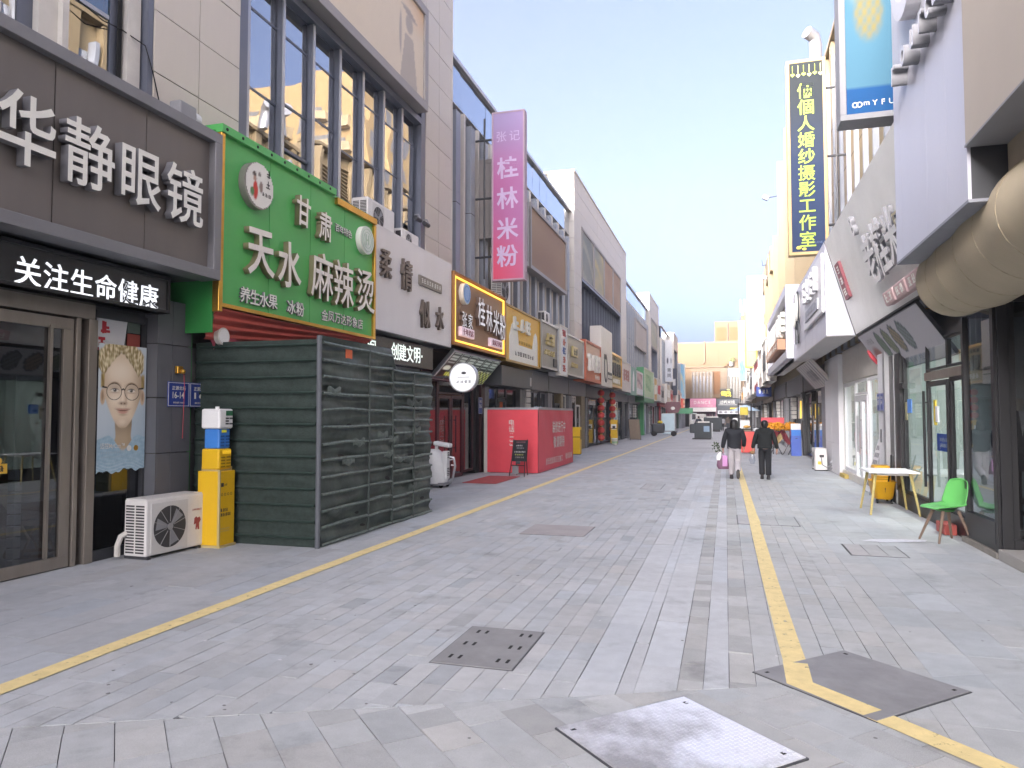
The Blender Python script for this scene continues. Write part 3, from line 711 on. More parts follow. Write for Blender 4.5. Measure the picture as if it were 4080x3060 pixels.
def disc_print(a, b):
    c = lin('#d9d7d0'); x, y = a*2-1, b*2-1
    c = mixc(c, lin('#b9433a'), ell(x, y, -.28, -.25, .17, .42)); c = mixc(c, lin('#5d7f58'), ell(x, y, -.5, -.35, .13, .2)); c = mixc(c, lin('#6b4a3f'), ell(x, y, .12, -.02, .13, .25)*.8)
    c = mixc(c, lin('#59504a'), ell(x, y, -.36, .45, .12, .12)); c = mixc(c, lin('#59504a'), ell(x, y, .0, .52, .1, .1)*.8); c = mixc(c, lin('#a98b7a'), ell(x, y, -.32, .27, .12, .12)); return c
def disc(t, u, v, r, fn, d=.10, side=m_lets):
    MB().cyl((u, v, 0), r, d, 'z', 36).build('medallion', side, t, smooth=True)
    o = print_panel('medallion_print', t, u-r*.98, u+r*.98, v-r*.98, v+r*.98, d+.002, fn, 30, 30, .4, edge=lambda a, b: (a*2-1)**2+(b*2-1)**2 < .95); return o
disc(t, *P2(8.73, 4.97), .33, disc_print)
scribble(t, M('print_black', '#2f2c2b', .6), P2(8.85, 0)[0], P2(8.99, 0)[0], 2.0, .12, .11, 1, .002, seed=1); scribble(t, MATS['print_black'], P2(8.85, 0)[0], P2(8.99, 0)[0], 1.84, .12, .11, 1, .002, seed=2); scribble(t, MATS['print_black'], P2(8.78, 0)[0], P2(9.0, 0)[0], 1.68, .06, .11, 3, .002, seed=3)
disc(t, *P2(11.97, 4.95), .26, lambda a, b: lin('#cfd6cd'), side=m_letw)
mb = MB(); c_ = P2(11.97, 4.95)
for r in (.21, .15): mb.ring((c_[0], c_[1]), r-.008, r, .107, .113, 32)
mb.box(c_[0]-.07, c_[0]-.04, c_[1]-.1, c_[1]+.1, .107, .113); mb.box(c_[0]+.03, c_[0]+.06, c_[1]-.08, c_[1]+.1, .107, .113); mb.box(c_[0]-.04, c_[0]+.03, c_[1]-.015, c_[1]+.015, .107, .112); mb.build('medallion_ring', M('pale_green_ring', '#a9bda9', .5), t)
# red cloth hanging under the green sign
m_cloth = M('red_translucent_cloth', '#b8564d', .75, var=.12, scale=3, streak=True)
t = thing('awning_cloth', (-6.42, 8.03, 3.2), 'faded red cloth hanging in folds under the green sign', 'cloth', side='L')
MB().grid(lambda a, b: (.0+4.4*a, -.06 - b*(.42-.30*a) - .015*math.sin(a*5), -.02-.22*b+.02*math.sin(b*22+a*3)), 40, 22).build('cloth', m_cloth, t, smooth=True)
MB().grid(lambda a, b: (.10+3.2*a-.2*b+b*.55*(1-a), -.42-b*.38+.12*a*(1-b)-.02*math.sin(a*9), -.24-.18*b+.04*math.sin(a*14+b*3)), 30, 10).build('cloth', M('red_banner_cloth', '#c5596b', .7, var=.15, scale=4), t, smooth=True)
# 3 white sign
m_ws = M('white_sign_board', '#cfcdd0', .22, var=.08, scale=.8, streak=True, spec=.5)
t, W, H = sign('L', -6.4, 12.45, 16.42, 3.36, 5.40, 'plain white shop sign with sparse bronze brush letters', m_ws, None, depth=.6)
m_brz = M('bronze_letter', '#6a6058', .35, metal=.4, var=.1)
for c, y, z, s, r in (('柔', 12.80, 4.68, .60, .03), ('情', 13.76, 4.63, .68, -.02), ('似', 14.74, 3.95, .66, .05), ('水', 15.61, 3.96, .58, 0)): text(t, c, m_brz, y-12.45, z-3.36, .0, s, .03, .012, 'character', .8, r)
MB().box(1.98, 3.27, 1.20, 1.42, 0, .04).build('name_plate', M('bronze_plate', '#7d776d', .4, metal=.3), t, bevel=.008); scribble(t, m_letw, 2.05, 3.2, 1.31, .11, .042, 8, .003, seed=12)
MB().box(0, W, -.02, 0, -.5, .01).build('bottom_trim', m_dkgrey, t)
t, W, H = sign('L', -6.62, 12.45, 15.8, 2.78, 3.30, 'black LED board with greenish characters under the white sign', m_ledbox, None, depth=.25, name='led_board', group='LED boards')
m_led2 = M('led_green_white', (1, 1, 1), .5, emit=.9, ecol=(.80, .95, .86))
for c, y in (('泡', 12.72), ('创', 13.75), ('建', 14.13), ('文', 14.51), ('明', 14.89)): text(t, c, m_led2, y-12.45, .27, 0, .38, .003, .01, 'character')
MB().box(.55, .62, .10, .16, .0, .006).build('character', m_led2, t); MB().box(2.68, 2.73, .24, .29, .0, .006).build('character', m_led2, t)
# 4 brown sign with lit edge
m_brown = M('brown_board', '#8c6d52', .5, var=.06); m_neon = M('amber_neon', (1, .6, .1), .4, emit=2.2, ecol=(1., .50, .06))
t, W, H = sign('L', -6.4, 16.48, 20.80, 3.44, 5.26, 'brown rice noodle sign edged with amber light', m_brown, M('orange_frame', '#9a6a3a', .5), .05, .6, .06)
mb = MB(); mb.box(.10, W-.10, .10, .135, .0, .045); mb.box(.10, W-.10, H-.135, H-.10, .0, .045); mb.box(.10, .135, .135, H-.135, .0, .045); mb.box(W-.135, W-.10, .135, H-.135, .0, .045); mb.build('light_tube', m_neon, t)
m_letb = M('lit_white_letter', (.62, .62, .64), .4, emit=.28, ecol=(.95, .95, 1.))
SIDES['lit_white_letter'] = M('brown_letter_edge', '#6b5a50', .5)
for c, u, v, s in (('桂', 1.95, 1.06, .82), ('林', 2.62, .98, .78), ('米', 3.26, .93, .80), ('粉', 3.88, .88, .82)): text(t, c, m_letb, u, v, .0, s, .05, .007, 'character', .74)
for c, u in (('张', .68), ('家', 1.12)): text(t, c, m_letb, u, .70, .0, .42, .04, .003, 'character', .9)
disc(t, .72, 1.36, .27, lambda a, b: lin('#9db7dc') if abs(math.hypot(a-.5, b-.5)-.36) > .03 else lin('#6f93c6'), .12, m_letw)
for u0, s, cc in ((.42, '十年老店', .95), (2.78, '金凤万达店', 1.1)):
    v0 = .26 if u0 < 1 else .22
    MB().box(u0, u0+cc, v0, v0+.24, 0, .10).build('light_box', M('pale_pink_lightbox', '#dcc7d2', .4, emit=.25), t, bevel=.01); text(t, s, M('plum_letter', '#8a4a58', .5), u0+cc/2, v0+.12, .10, .17, .004, .004, fit=cc*.82)
# 5 yellow sign
m_yel = M('yellow_board', '#d9a92f', .45, var=.06, emit=.0)
t, W, H = sign('L', -6.4, 20.88, 25.15, 3.36, 5.14, 'yellow shop sign with white drip shapes and letters', m_yel, M('yellow_frame', '#a38336', .4, metal=.3), .06, .6, .04)
mb = MB()
mb.prism([(.45, .08), (W-.35, .08), (W-.35, .85)] + [(W-.35-.45*math.sin(q)*0-.55*(1-math.cos(q))/2-.0, .85+.38*math.sin(q)) for q in (PI*.25, PI*.5, PI*.75)] + [(W-1.05, .62), (1.5, .62)] + [(1.45-.55*(1-math.cos(q))/2*1.6, .75+.62*math.sin(q)) for q in (PI*.25, PI*.5, PI*.75)] + [(.45, .8)], .0, .02); mb.build('drip_panel', m_letw, t)
scribble(t, m_letw, .75, 2.9, 1.28, .46, .0, 3, .07, seed=21, thick=.2); scribble(t, MATS['print_black'], 1.0, 3.4, .33, .15, .022, 8, .004, seed=22, thick=.16); scribble(t, M('olive_letter', '#8c7733', .6), 1.4, 3.2, .72, .10, .022, 6, .004, seed=23)
# further signs
m_gmet = M('grey_metal_sign', '#85837f', .4, metal=.35, var=.12, scale=1.5, streak=True)
t, W, H = sign('L', -6.4, 25.3, 28.1, 3.45, 5.2, 'grey metal sign with gold and black letters, left of a narrow pillar sign', m_gmet, m_alu, .07, .55, .05)
m_gl = M('dull_gold_letter', '#b7a878', .4, metal=.3)
scribble(t, m_gl, .55, 2.1, 1.13, .5, .0, 2, .08, seed=31, thick=.2); scribble(t, m_gl, .5, 2.2, .62, .22, 0, 4, .05, seed=32, thick=.2); MB().box(2.0, 2.5, .15, .45, 0, .05).build('name_plate', m_dkgrey, t)
t, W, H = sign('L', -6.3, 28.15, 29.45, 3.3, 5.35, 'narrow white pillar sign with a red and blue column of letters', m_white, m_offw, .06, .5, .02)
for k, c in enumerate(('#a34a44', '#b4695e', '#53699a', '#b76f60', '#a84e4e')): scribble(t, M('col_letter_%d' % k, c, .6), .32, .98, .32+.36*k, .28, 0, 1, .03, seed=40+k, thick=.22)
t, W, H = sign('L', -6.4, 29.5, 33.5, 3.42, 5.18, 'larger grey metal sign with a small gold crest', m_gmet, m_alu, .07, .55, .05)
MB().box(1.25, 2.35, .85, 1.32, 0, .09).build('crest', m_gl, t, bevel=.02); scribble(t, m_dkgrey, 1.35, 2.25, 1.08, .34, .09, 2, .01, seed=51, thick=.2); scribble(t, m_gl, 1.2, 2.6, .5, .2, 0, 4, .05, seed=52, thick=.22)
t, W, H = sign('L', -6.35, 33.6, 38.0, 3.36, 5.32, 'orange shop sign with white block letters', M('orange_board', '#c26a48', .5, var=.1), M('orange_trim', '#b9654a', .5), .12, .55, .06)
MB().box(.2, 4.2, 1.1, 1.84, .0, .012).build('upper_panel', M('pale_orange_panel', '#d3b29a', .5), t); scribble(t, m_letw, .55, 3.9, .95, .9, .012, 4, .12, seed=61, thick=.2); scribble(t, m_letw, 2.8, 4.1, .3, .22, 0, 3, .02, seed=62)
t, W, H = sign('L', -6.3, 38.05, 41.95, 3.3, 6.5, 'tall white sign board with a black ring emblem', M('white_tall_board', '#cdc9c3', .4, var=.07, scale=1.), None, depth=.6)
mb = MB(); mb.ring((1.5, 1.0), .42, .52, 0, .03, 28, 1.5); mb.box(.9, 1.7, 1.5, 1.75, 0, .03); mb.box(2.3, 3.6, .7, .85, 0, .03); mb.box(2.3, 3.7, .45, .5, 0, .03); mb.build('emblem', m_dkgrey, t)
t, W, H = sign('L', -6.4, 42.0, 46.4, 3.4, 5.45, 'gold framed sign with chunky dark brush letters', M('brass_board', '#a39463', .5, var=.1), m_gold, .14, .5, .06)
scribble(t, m_dkgrey, .5, 3.9, 1.1, .8, 0, 4, .08, seed=71, thick=.26); scribble(t, m_letw, .7, 3.7, .4, .28, 0, 5, .03, seed=72, thick=.25); scribble(t, m_dkgrey, .5, 3.5, 1.72, .2, 0, 5, .03, seed=73)
t, W, H = sign('L', -6.4, 46.6, 51.2, 3.3, 5.3, 'white sign with faint pink shell letters beside a gold sign', M('white_board_far', '#c9c2bf', .5, var=.06), m_offw, .1, .5, .03)
scribble(t, M('pinkish_letter', '#a77d78', .6), .8, 3.6, 1.1, .8, 0, 3, .05, seed=81, thick=.2)
t, W, H = sign('L', -6.45, 51.5, 55.1, 3.2, 5.25, 'dark teal cloth sign hanging over a doorway', M('teal_cloth', '#7f9c90', .7, var=.25, scale=1), None, depth=.4); MB().prism([(1.2, .3), (2.0, .3), (2.3, 1.3), (1.7, 1.8), (1.3, 1.2)], 0, .02).build('figure_print', m_white, t)
t, W, H = sign('L', -6.45, 55.2, 59.6, 3.3, 5.15, 'white poster sign with pink flower print', m_white, m_offw, .06, .4, .02); print_panel('flower_print', t, .3, 4.0, .5, 1.7, .01, art('#cfc6c4', '#b98f8b', '#8d7f82', 3), 16, 8)
t, W, H = sign('L', -6.4, 59.8, 68.3, 3.2, 5.7, 'pale green sign with a dark green end face', M('pale_green_board', '#a9bf98', .5, var=.1), m_alu, .08, .6, .04)
MB().box(-.06, 0, -.2, H, -.7, .02).build('end_face', M('green_end', '#4a8a5c', .5), t); MB().box(-.06, W, -.35, 0, -.7, .03).build('lower_band', M('green_band', '#5e8f68', .5), t); print_panel('leaf_print', t, 1.5, 6, .6, 2., .01, art('#a9bf98', '#93b187', '#7da27b', 5), 14, 8)
FARS = [(68.6, 71.6, 3.1, 5.3, '#c9a35e', 'ochre sign with orange lettering beyond the pale green sign'), (71.8, 76.0, 3.2, 5.4, '#c7c1ba', 'pale sign beyond the ochre sign'), (76.2, 80.2, 3.1, 4.9, '#a8a3a0', 'grey sign under the black bay'),
        (80.6, 85.6, 3.1, 5.2, '#bfb3a4', 'sand coloured sign under the last finned block'), (85.8, 90.6, 3.0, 4.8, '#c08e86', 'salmon sign near the end of the left row'), (91.0, 95.6, 3.0, 4.9, '#b9958f', 'dusty pink sign near the end of the left row'), (96.0, 101.0, 3.0, 4.7, '#c4a9a2', 'pale pink sign at the end of the left row')]
for i, (a, b, c, d, col, lb) in enumerate(FARS):
    X = -6.4 if a < 80 else (-6.15 if a < 90 else -5.6)
    t, W, H = sign('L', X, a, b, c, d, lb, M('far_board_%d' % i, col, .5, var=.12, scale=1), m_offw, .08, .5, .03); scribble(t, [m_letw, m_red, m_dkgrey][i % 3], .5, W-.5, H*.5, H*.45, 0, 4, .03, seed=90+i, thick=.22)
# far hanging signs
t, W, H = sign('L', -5.2, 95.2, 98.8, 2.55, 3.9, 'glowing orange red sign near the end of the left row', M('red_lightbox', '#b9604e', .5, emit=.25, ecol=lin('#ff5a30')), None, depth=.3); scribble(t, M('yellow_lit', (.8, .7, .4), .5, emit=.4), .3, 3.3, .95, .4, 0, 3, .02, seed=99, thick=.22); scribble(t, m_letw, .3, 3.3, .4, .3, 0, 3, .02, seed=98, thick=.22)
t, W, H = sign('P', -5.9, 0, 1.9, 1.95, 2.6, 'x', M('green_lightbox', '#4f8f68', .5), None, depth=.3)
t.matrix_world = Matrix.Translation((-5.6, 88, 0)) @ Matrix(((1,0,0,0),(0,0,-1,0),(0,1,0,1.95),(0,0,0,1))); t['label'] = 'small green light box jutting out near the row end'
t = thing('shop_sign', (-5.5, 80.5, 2.3), 'maroon hexagonal sign with a white cat face outline', 'sign', 'shop signs over the doors', side='P')
MB().prism([(-.7, .9), (-.9, .4), (-.55, -.3), (.55, -.3), (.9, .4), (.7, .9)], -.1, 0).build('board', M('maroon_board', '#704b50', .5), t); MB().ball((0, .2, .02), .22, .18, .02).build('emblem', m_letw, t)
# ================================================================ hanging signs set square to the street
def hang(x0, x1, Y, z0, z1, label, d=.3, fmat=None, fr=.05, bmat=None, fn=None, nx=20, ny=60, group='signs jutting out over the street', wall=None):
    t = thing('hanging_sign', (x0, Y, z0), label, 'sign', group, side='P'); W, H = x1-x0, z1-z0; fmat = fmat or m_alu
    MB().box(.01, W-.01, .01, H-.01, -d+.01, -.004).build('casing', bmat or m_dkgrey, t)
    mb = MB(); mb.box(0, W, 0, fr, -d, .012); mb.box(0, W, H-fr, H, -d, .012); mb.box(0, fr, fr, H-fr, -d, .012); mb.box(W-fr, W, fr, H-fr, -d, .012); mb.build('frame', fmat, t, bevel=.006)
    if fn: print_panel('print', t, fr, W-fr, fr, H-fr, -.003, fn, nx, ny, .45)
    if wall is not None:
        mb = MB(); s = 1 if wall > x1 else -1; a = W if s > 0 else 0; e = wall - x0
        for v in (H*.15, H*.5, H*.85): mb.tube([(a, v, -d/2), (e, v, -d/2)], .035, 8)
        mb.tube([((a+e)/2, H*.02, -d/2), ((a+e)/2, H*.98, -d/2)], .03, 8); mb.build('bracket', m_dkgrey, t)
    return t, W, H
PK0, PK1, PK2 = lin('#9a8bb0'), lin('#ad6693'), lin('#cc4f68')
def pinkfn(a, b):
    c = mixc(PK2, PK1, ss(.02, .45, b+.06*a)); c = mixc(c, PK0, ss(.55, 1.0, b)); return mixc(c, lin('#937ba6'), .35*a)
t, W, H = hang(-6.5, -5.5, 19.9, 5.62, 10.62, 'tall pink vertical sign with pale brush letters', .28, M('pink_sign_edge', '#a58f9c', .5), .05, None, pinkfn, wall=-7.05)
m_pl = M('faded_white_letter', '#bda9c9', .5)
for c, v in (('桂', 3.32), ('林', 2.42), ('米', 1.52), ('粉', .72)): text(t, c, m_pl, W/2-.02, v, .006, .66, .002, .02, 'character', 1, .05)
for c, u in (('张', .3), ('记', .70)): text(t, c, m_pl, u, 4.25, .006, .34, .002, .0, 'character')
NB0, NB1 = lin('#262c31'), lin('#27344f')  # sunlit grey for the top, shaded blue for the bottom, painted into the print
t, W, H = hang(1.75, 2.78, 21.3, 6.15, 11.66, 'navy vertical wedding photo sign with lime letters', .3, M('cream_steel', '#a58f62', .5), .085, None, lambda a, b: mixc(NB1, NB0, ss(.3, .9, b)), wall=3.3)
m_lime = M('lime_letter', '#8fa83a', .45)
for i, c in enumerate('俩個人婚纱摄影工作室'): text(t, c, m_lime, W/2-.02, 4.62-.465*i, .004, .46, .003, .012, 'character')
for k in range(6):
    u = .17+.145*k; mb = MB(); mb.tube([(u, H-.16, .012), (u, H-.36-.03*(k % 2), .012)], .008, 5)
    mb.prism([(u+.055*16*math.sin(q)**3/16, H-.42-.03*(k % 2)+.055*(13*math.cos(q)-5*math.cos(2*q)-2*math.cos(3*q)-math.cos(4*q))/16) for q in [2*PI*j/20 for j in range(20)]], .006, .016); mb.build('heart', M('heart_%d' % (k % 2), ('#a9bf4c', '#cfd38a')[k % 2], .5), t)
mb = MB(); mb.ball((.26, .2, .01), .07, .05, .01); mb.ball((.40, .16, .01), .06, .04, .01); mb.build('petal', M('petal_yellow', '#b8b24c', .5), t); text(t, 'LOVE', M('faint_letter', '#5a6a88', .5), .78, .33, .004, .08, .001, 0)
TQ, TY, TW, TB = lin('#456f80'), lin('#938a30'), lin('#86847a'), lin('#1e4e80')
def myfun(a, b):
    c = mixc(lin('#4d758a'), TQ, b)
    if b < .085: return TB
    c = mixc(c, lin('#748680'), ss(.38, .45, b+.04*math.sin(a*9)) * (1-ss(.72, .76, b)))
    c = mixc(c, lin('#86783f'), ell(a, b, .42, .325, .25, .085, .25)*(.65+.35*math.sin(a*40)*math.sin(b*120)))
    c = mixc(c, lin('#5d9a7c'), ell(a, b, .48, .425, .12, .022, .4))
    for cx, cy, r in ((.2, .68, .22), (.55, .66, .26), (.85, .70, .2), (.4, .74, .2)): c = mixc(c, TW, ell(a, b, cx, cy, r, r*.24, .25))
    for cx, cy in ((.3, .71), (.65, .69), (.45, .80), (.75, .82), (.2, .84)): c = mixc(c, TY, ell(a, b, cx, cy, .13, .045, .25))
    return c
t, W, H = hang(1.75, 2.72, 11.9, 6.22, 11.2, 'bright blue drink advertising sign with a pineapple picture', .42, m_grey, .09, None, myfun, 30, 90)
MB().box(.3, .34, .02, .3, -.02, .0).build('spacer', m_alu, t)
for i, c in enumerate('mYFUn'): text(t, c, m_letw, .37+.115*i, .235, .004, .12, .002, .003, 'character')
mb = MB(); mb.ring((.21, .225), .028, .044, .004, .009, 18); mb.ring((.27, .225), .028, .044, .0095, .012, 18); mb.build('logo', m_letw, t)
WS = lin('#c9c8bd')
t, W, H = hang(1.78, 2.98, 60.9, 6.95, 12.95, 'white vertical sign with faint beige letters, right side', .35, m_offw, .06, None, lambda a, b: mixc(WS, lin('#bfc6cc'), 1-b), 8, 20, wall=2.95)
for i, c in enumerate('南巷音乐酒吧'): text(t, c, M('faint_beige_letter', '#b8ae99', .5), W*.5, 5.5-.93*i, .004, .6, .002, .01, 'character')
hang(1.68, 2.72, 66, 5.85, 11.7, 'yellow edged sign half hidden behind the white vertical sign', .3, M('yellow_trim', '#b4a548', .5), .12, M('dull_yellow', '#b9b184', .5), None, wall=2.95)
def tealf(a, b):
    c = mixc(lin('#7fb0b5'), lin('#a9cfc9'), b); c = mixc(c, lin('#6f9a62'), ell(a, b, .5, .55, .5, .16, .3)*abs(math.sin(9*a+14*b))); return mixc(c, lin('#4f8a80'), ell(a, b, .5, .22, .42, .12, .2)*(1 if math.sin(23*a)*math.sin(40*b) > -.1 else 0))
hang(1.33, 2.05, 76, 5.2, 11.25, 'narrow teal vertical sign with green leaf print', .3, m_alu, .05, None, tealf, 12, 40, wall=2.8)
t, W, H = hang(-6.60, -5.72, 84, 5.55, 10.4, 'white vertical sign with a small dark ink figure, left row', .3, m_offw, .06, M('side_grey', '#8e9297', .5), lambda a, b: mixc(mixc(lin('#b9bcc4'), lin('#cfd0d2'), b), lin('#4c4f5a'), max(ell(a, b, .35, .5, .13, .075, .2), ell(a, b, .85, .5, .1, .07, .3)*.7)), 16, 50)
for c, v in (('青', 1.35), ('尚', .75)): text(t, c, m_dkgrey, W*.55, v, .006, .5, .002, .012, 'character')
hang(-5.75, -5.1, 98.8, 3.9, 8.6, 'pale blue hanging sign at the end of the left row', .3, m_alu, .06, None, art('#8fb6c9', '#6f9fbf', '#b8b79c', 2), 8, 24)
hang(-6.3, -5.65, 90.5, 4.2, 7.5, 'dark hanging sign with a white square, left row end', .3, m_dkgrey, .05, None, lambda a, b: lin('#c9c9c9') if .1 < a < .8 and .35 < b < .62 else lin('#4c505c'), 10, 24)

# ================================================================ RIGHT SIDE
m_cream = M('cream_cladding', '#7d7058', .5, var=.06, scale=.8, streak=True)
m_lilac = M('white_aluminium', '#b9bac4', .35, var=.05, metal=.1, scale=.7, streak=True)
# near beige corner block
t = thing('corner_block', (2.18, 7.57, 0), 'beige corner block overhanging at the upper right', 'building', 'right row of blocks', side='R')
MB().box(0, 14, 4.22, 14, -7, 0).build('upper_wall', M('beige_render', '#aba39a', .8, var=.06, scale=.8, bump=.05, bscale=150), t); MB().box(.002, 14, 3.35, 4.22, -7, -.34).build('recessed_wall', M('beige_render_low', '#a89b88', .8, var=.08), t)
MB().box(0, 14, 4.20, 4.22, -.34, .01).build('drip_edge', m_grey, t); mb = MB()
# white metal wall with raised letters
t = thing('sign_wall', (2.2, 10.53, 3.72), 'tall pale metal sign wall with raised white letters at the upper right', 'sign wall', side='R')
MB().box(.005, 2.925, 0, 8, -1.1, -.012).build('core', m_dkgrey, t)
for a, b in ((0, .35), (.35, 1.55), (1.55, 2.3), (2.3, 2.93)): MB().box(a+.0025, b-.0025, 0, 8, -.03, 0).build('wall_panel', m_lilac, t)
MB().box(0, 2.93, -.03, 0, -1.1, -.0).build('soffit', M('soffit_grey', '#84868e', .6), t)
m_lt = M('letter_white_metal', '#c8c8cd', .35); SIDES['letter_white_metal'] = m_grey; SIDES['ivory_letter'] = m_grey; SIDES['white_letter'] = M('letter_edge', '#77777b')
for c, y in (('r', 9.72), ('o', 9.22), ('u', 8.8), ('r', 8.42), ('c', 8.16), ('a', 7.88)): text(t, c, m_lt, 10.53-y, 2.18, 0, .48, .085, .012, 'character', .85)
mb = MB(); mb.ring((1.3, 3.45), .43, .60, .0, .16, 40, 1.32); mb.build('character', m_lt, t)
# rolled awning under it
t = thing('barrel_awning', (2.92, 11.0, 3.52), 'long beige fabric barrel awning under the pale metal wall', 'awning')
def awn(a, b):
    y = -8.2*a; q = -PI*.62 + b*PI*1.24; e = math.sqrt(max(0., 1-(1-min(1., (a*8.2)/.5))**2)) if a*8.2 < .5 else 1.
    r = (.50+.012*math.sin(a*46)+.03*math.sin(b*7+a*9))*max(.02, e); r2 = r*(1+.25*a)
    return (-math.cos(q)*r2, y + (.0 if a else 0), math.sin(q)*r2*1.0 + .0)
o = MB().grid(lambda a, b: awn(a**1.6, b), 70, 26).build('canopy', M('beige_canvas', '#b3a78f', .85, var=.08, scale=1.2, bump=.05), t, smooth=True, sharp=75)
for k in (.35, .8, 1.4, 2.1, 2.9, 3.7, 4.5, 5.4): MB().tube([tuple(Vector(awn(k/8.2, j/16))) for j in range(17)], .006, 5, cap=False).build('hoop', M('canvas_seam', '#a3977f', .85), t)
mb = MB(); mb.tube([(-.25, -.2, .46), (-.2, -3, .50), (-.2, -8, .6)], .03, 8); mb.build('rail', m_grey, t)
# sloping noodle shop sign
t = thing('shop_sign', (2.2, 17.52, 5.62), 'downward sloping white noodle sign with plump raised letters', 'sign', 'shop signs over the doors', side='R')
tl = rad(16)
t.matrix_world = t.matrix_world @ Matrix.Rotation(tl, 4, 'X')
m_plump = M('plump_letter', '#e3e3e3', .35); SIDES['plump_letter'] = M('plump_side', '#85868b', .5); SIDES['ivory_letter'] = MATS['plump_side']; m_sl = M('marble_white_board', '#dedfdc', .4, var=.08, scale=1.5)  # plump letter sides darkened: side shade painted into their colour
MB().box(0, 7.1, -2.2, 0, -.12, 0).build('board', m_sl, t); MB().box(-.03, 0, -2.2, .02, -.14, .012).build('edge_trim', m_dkgrey, t); MB().box(0, 7.1, -2.23, -2.2, -.14, .012).build('edge_trim', m_dkgrey, t)
MB().box(.45, .95, -1.45, -.65, 0, .06).build('red_plaque', M('dark_red_plaque', '#7d4048', .5), t)
for k in range(3): scribble(t, m_letw, .52, .88, -.8-.25*k, .17, .06, 1, .005, seed=5+k)
for c, u, v, s_ in (('老', 3.85, -1.22, .92), ('桂', 4.72, -1.20, .94), ('米', 5.58, -1.22, .92)): text(t, c, m_plump, u, v, .06, s_, .03, .018, 'character', .95)
text(t, '8', m_plump, 3.55, -.52, .08, .5, .04, .008, 'character', .9)
for c, u in (('阿', 6.25), ('来', 6.65), ('煲', 7.0)): text(t, c, M('ivory_letter', '#c9c0a0', .5), u, -1.2, .08, .42, .04, .003, 'character', .9)
MB().box(6.15, 7.08, -1.76, -1.58, 0, .2).build('light_box', M('pinkish_lightbox', '#c4a8a8', .5), t, bevel=.03); scribble(t, m_letw, 6.25, 7.0, -1.67, .11, .2, 5, .005, seed=14)
for k in range(4):
    u0 = 4.05+.79*k; MB().box(u0, u0+.70, -2.12, -1.88, 0, .16).build('light_box', MATS['pinkish_lightbox'], t, bevel=.03); scribble(t, m_letw, u0+.1, u0+.6, -2.0, .16, .16, 2, .006, seed=15+k)
# sloping menu board under it
t = thing('menu_board', (2.78, 17.2, 3.42), 'sloping white menu board with four bowls of food', 'menu board', side='R')
t.matrix_world = t.matrix_world @ Matrix.Rotation(rad(34), 4, 'X')
def menuf(a, b):
    c = lin('#b7b5bb')
    for k in range(4):
        x = .30+.125*k; d = math.hypot((a-x)/.052, (b-.6)/.32)
        if d < 1: c = lin('#5c646c') if d > .86 else mixc(lin(('#7d8c80', '#8a8f78', '#a08a76', '#868b93')[k]), lin('#5e6b60'), .5+.5*math.sin(a*160+b*37))
    c = mixc(c, lin('#8a4f45'), ell(a, b, .13, .38, .07, .25, .3)*.8); c = mixc(c, lin('#6f8f5c'), ell(a, b, .18, .16, .06, .12, .3)*.7); return c
MB().box(0, 5.0, -.98, 0, -.06, -.004).build('board', m_dkgrey, t); print_panel('menu_print', t, .02, 4.98, -.96, -.02, -.003, menuf, 90, 22)
for k in range(4): scribble(t, M('menu_ink', '#6b6870', .6), 1.3+.62*k, 1.7+.62*k, -.86, .10, .002, 3, .001, seed=60+k)
scribble(t, MATS['menu_ink'], .35, 1.0, -.22, .14, .002, 4, .001, seed=66); MB().ball((.12, -.55, .03), .05, .2, .05).build('red_figure', M('red_toy', '#b0404a', .4), t, smooth=True)

# white sign with the wedge end
t, W, H = sign('R', 2.2, 17.6, 25.6, 3.5, 5.66, 'long white sign with wedge shaped end, raised plaque and loop logo', m_lilac, None, depth=.06, split=9)
MB().prism_u([(0, -.6), (0, 0), (2.16, 0), (2.16, -.08)], W-.0, W+.03).build('end_wedge', m_lilac, t)
MB().box(0, W, -.02, 0, -.62, .0).build('soffit', M('pale_soffit', '#a9a6a6', .6), t); MB().box(0, W, 0, 2.1, -.62, -.07).build('casing', m_grey, t)
MB().box(4.0, 7.9, .55, 1.92, .0, .07).build('plaque', m_white, t, bevel=.02); scribble(t, m_white, 4.5, 7.5, 1.45, .62, .07, 4, .10, seed=101, thick=.2); MB().box(4.6, 7.3, .72, .98, .07, .10).build('name_plate', m_alu, t); scribble(t, m_grey, 4.9, 7.1, .85, .13, .10, 6, .004, seed=102)
mb = MB(); mb.ring((1.4, 1.35), .20, .27, .03, .07, 26, 1.7); mb.ring((2.1, 1.5), .22, .29, .03, .07, 26, 1.7); mb.box(1.3, 1.38, .45, .9, .03, .07); mb.ring((2.15, .75), .18, .24, .03, .07, 22, 1.5); mb.build('loop_logo', m_dkgrey, t); mb2 = MB(); mb2.ring((1.4, 1.35), .12, .2, .0, .12, 26, 1.9); mb2.ring((2.1, 1.5), .14, .22, .0, .12, 26, 1.9); mb2.build('loop_core', m_letw, t)
t, W, H = sign('R', 2.2, 25.75, 36.9, 3.62, 6.1, 'white framed sign with fat rounded letters and an orange plaque', m_offw, m_lilac, .28, .5, .22)
for k in range(5): MB().box(1.6+1.5*k, 2.35+1.5*k, .95, 1.9, 0, .25).build('character', m_letw, t, bevel=.2)
scribble(t, m_letw, 1.3, 9.5, 1.45, .8, .0, 8, .25, seed=103, thick=.2); MB().box(1.5, 8.9, .5, .88, 0, .35).build('plaque', M('orange_plaque', '#b08468', .5), t); scribble(t, m_letw, 2, 8.5, .69, .25, .35, 6, .01, seed=104)
t = thing('menu_board', (2.55, 28.9, 3.45), 'tilted striped white awning board with a grey stamp', 'menu board', side='R'); t.matrix_world = t.matrix_world @ Matrix.Rotation(rad(40), 4, 'X')
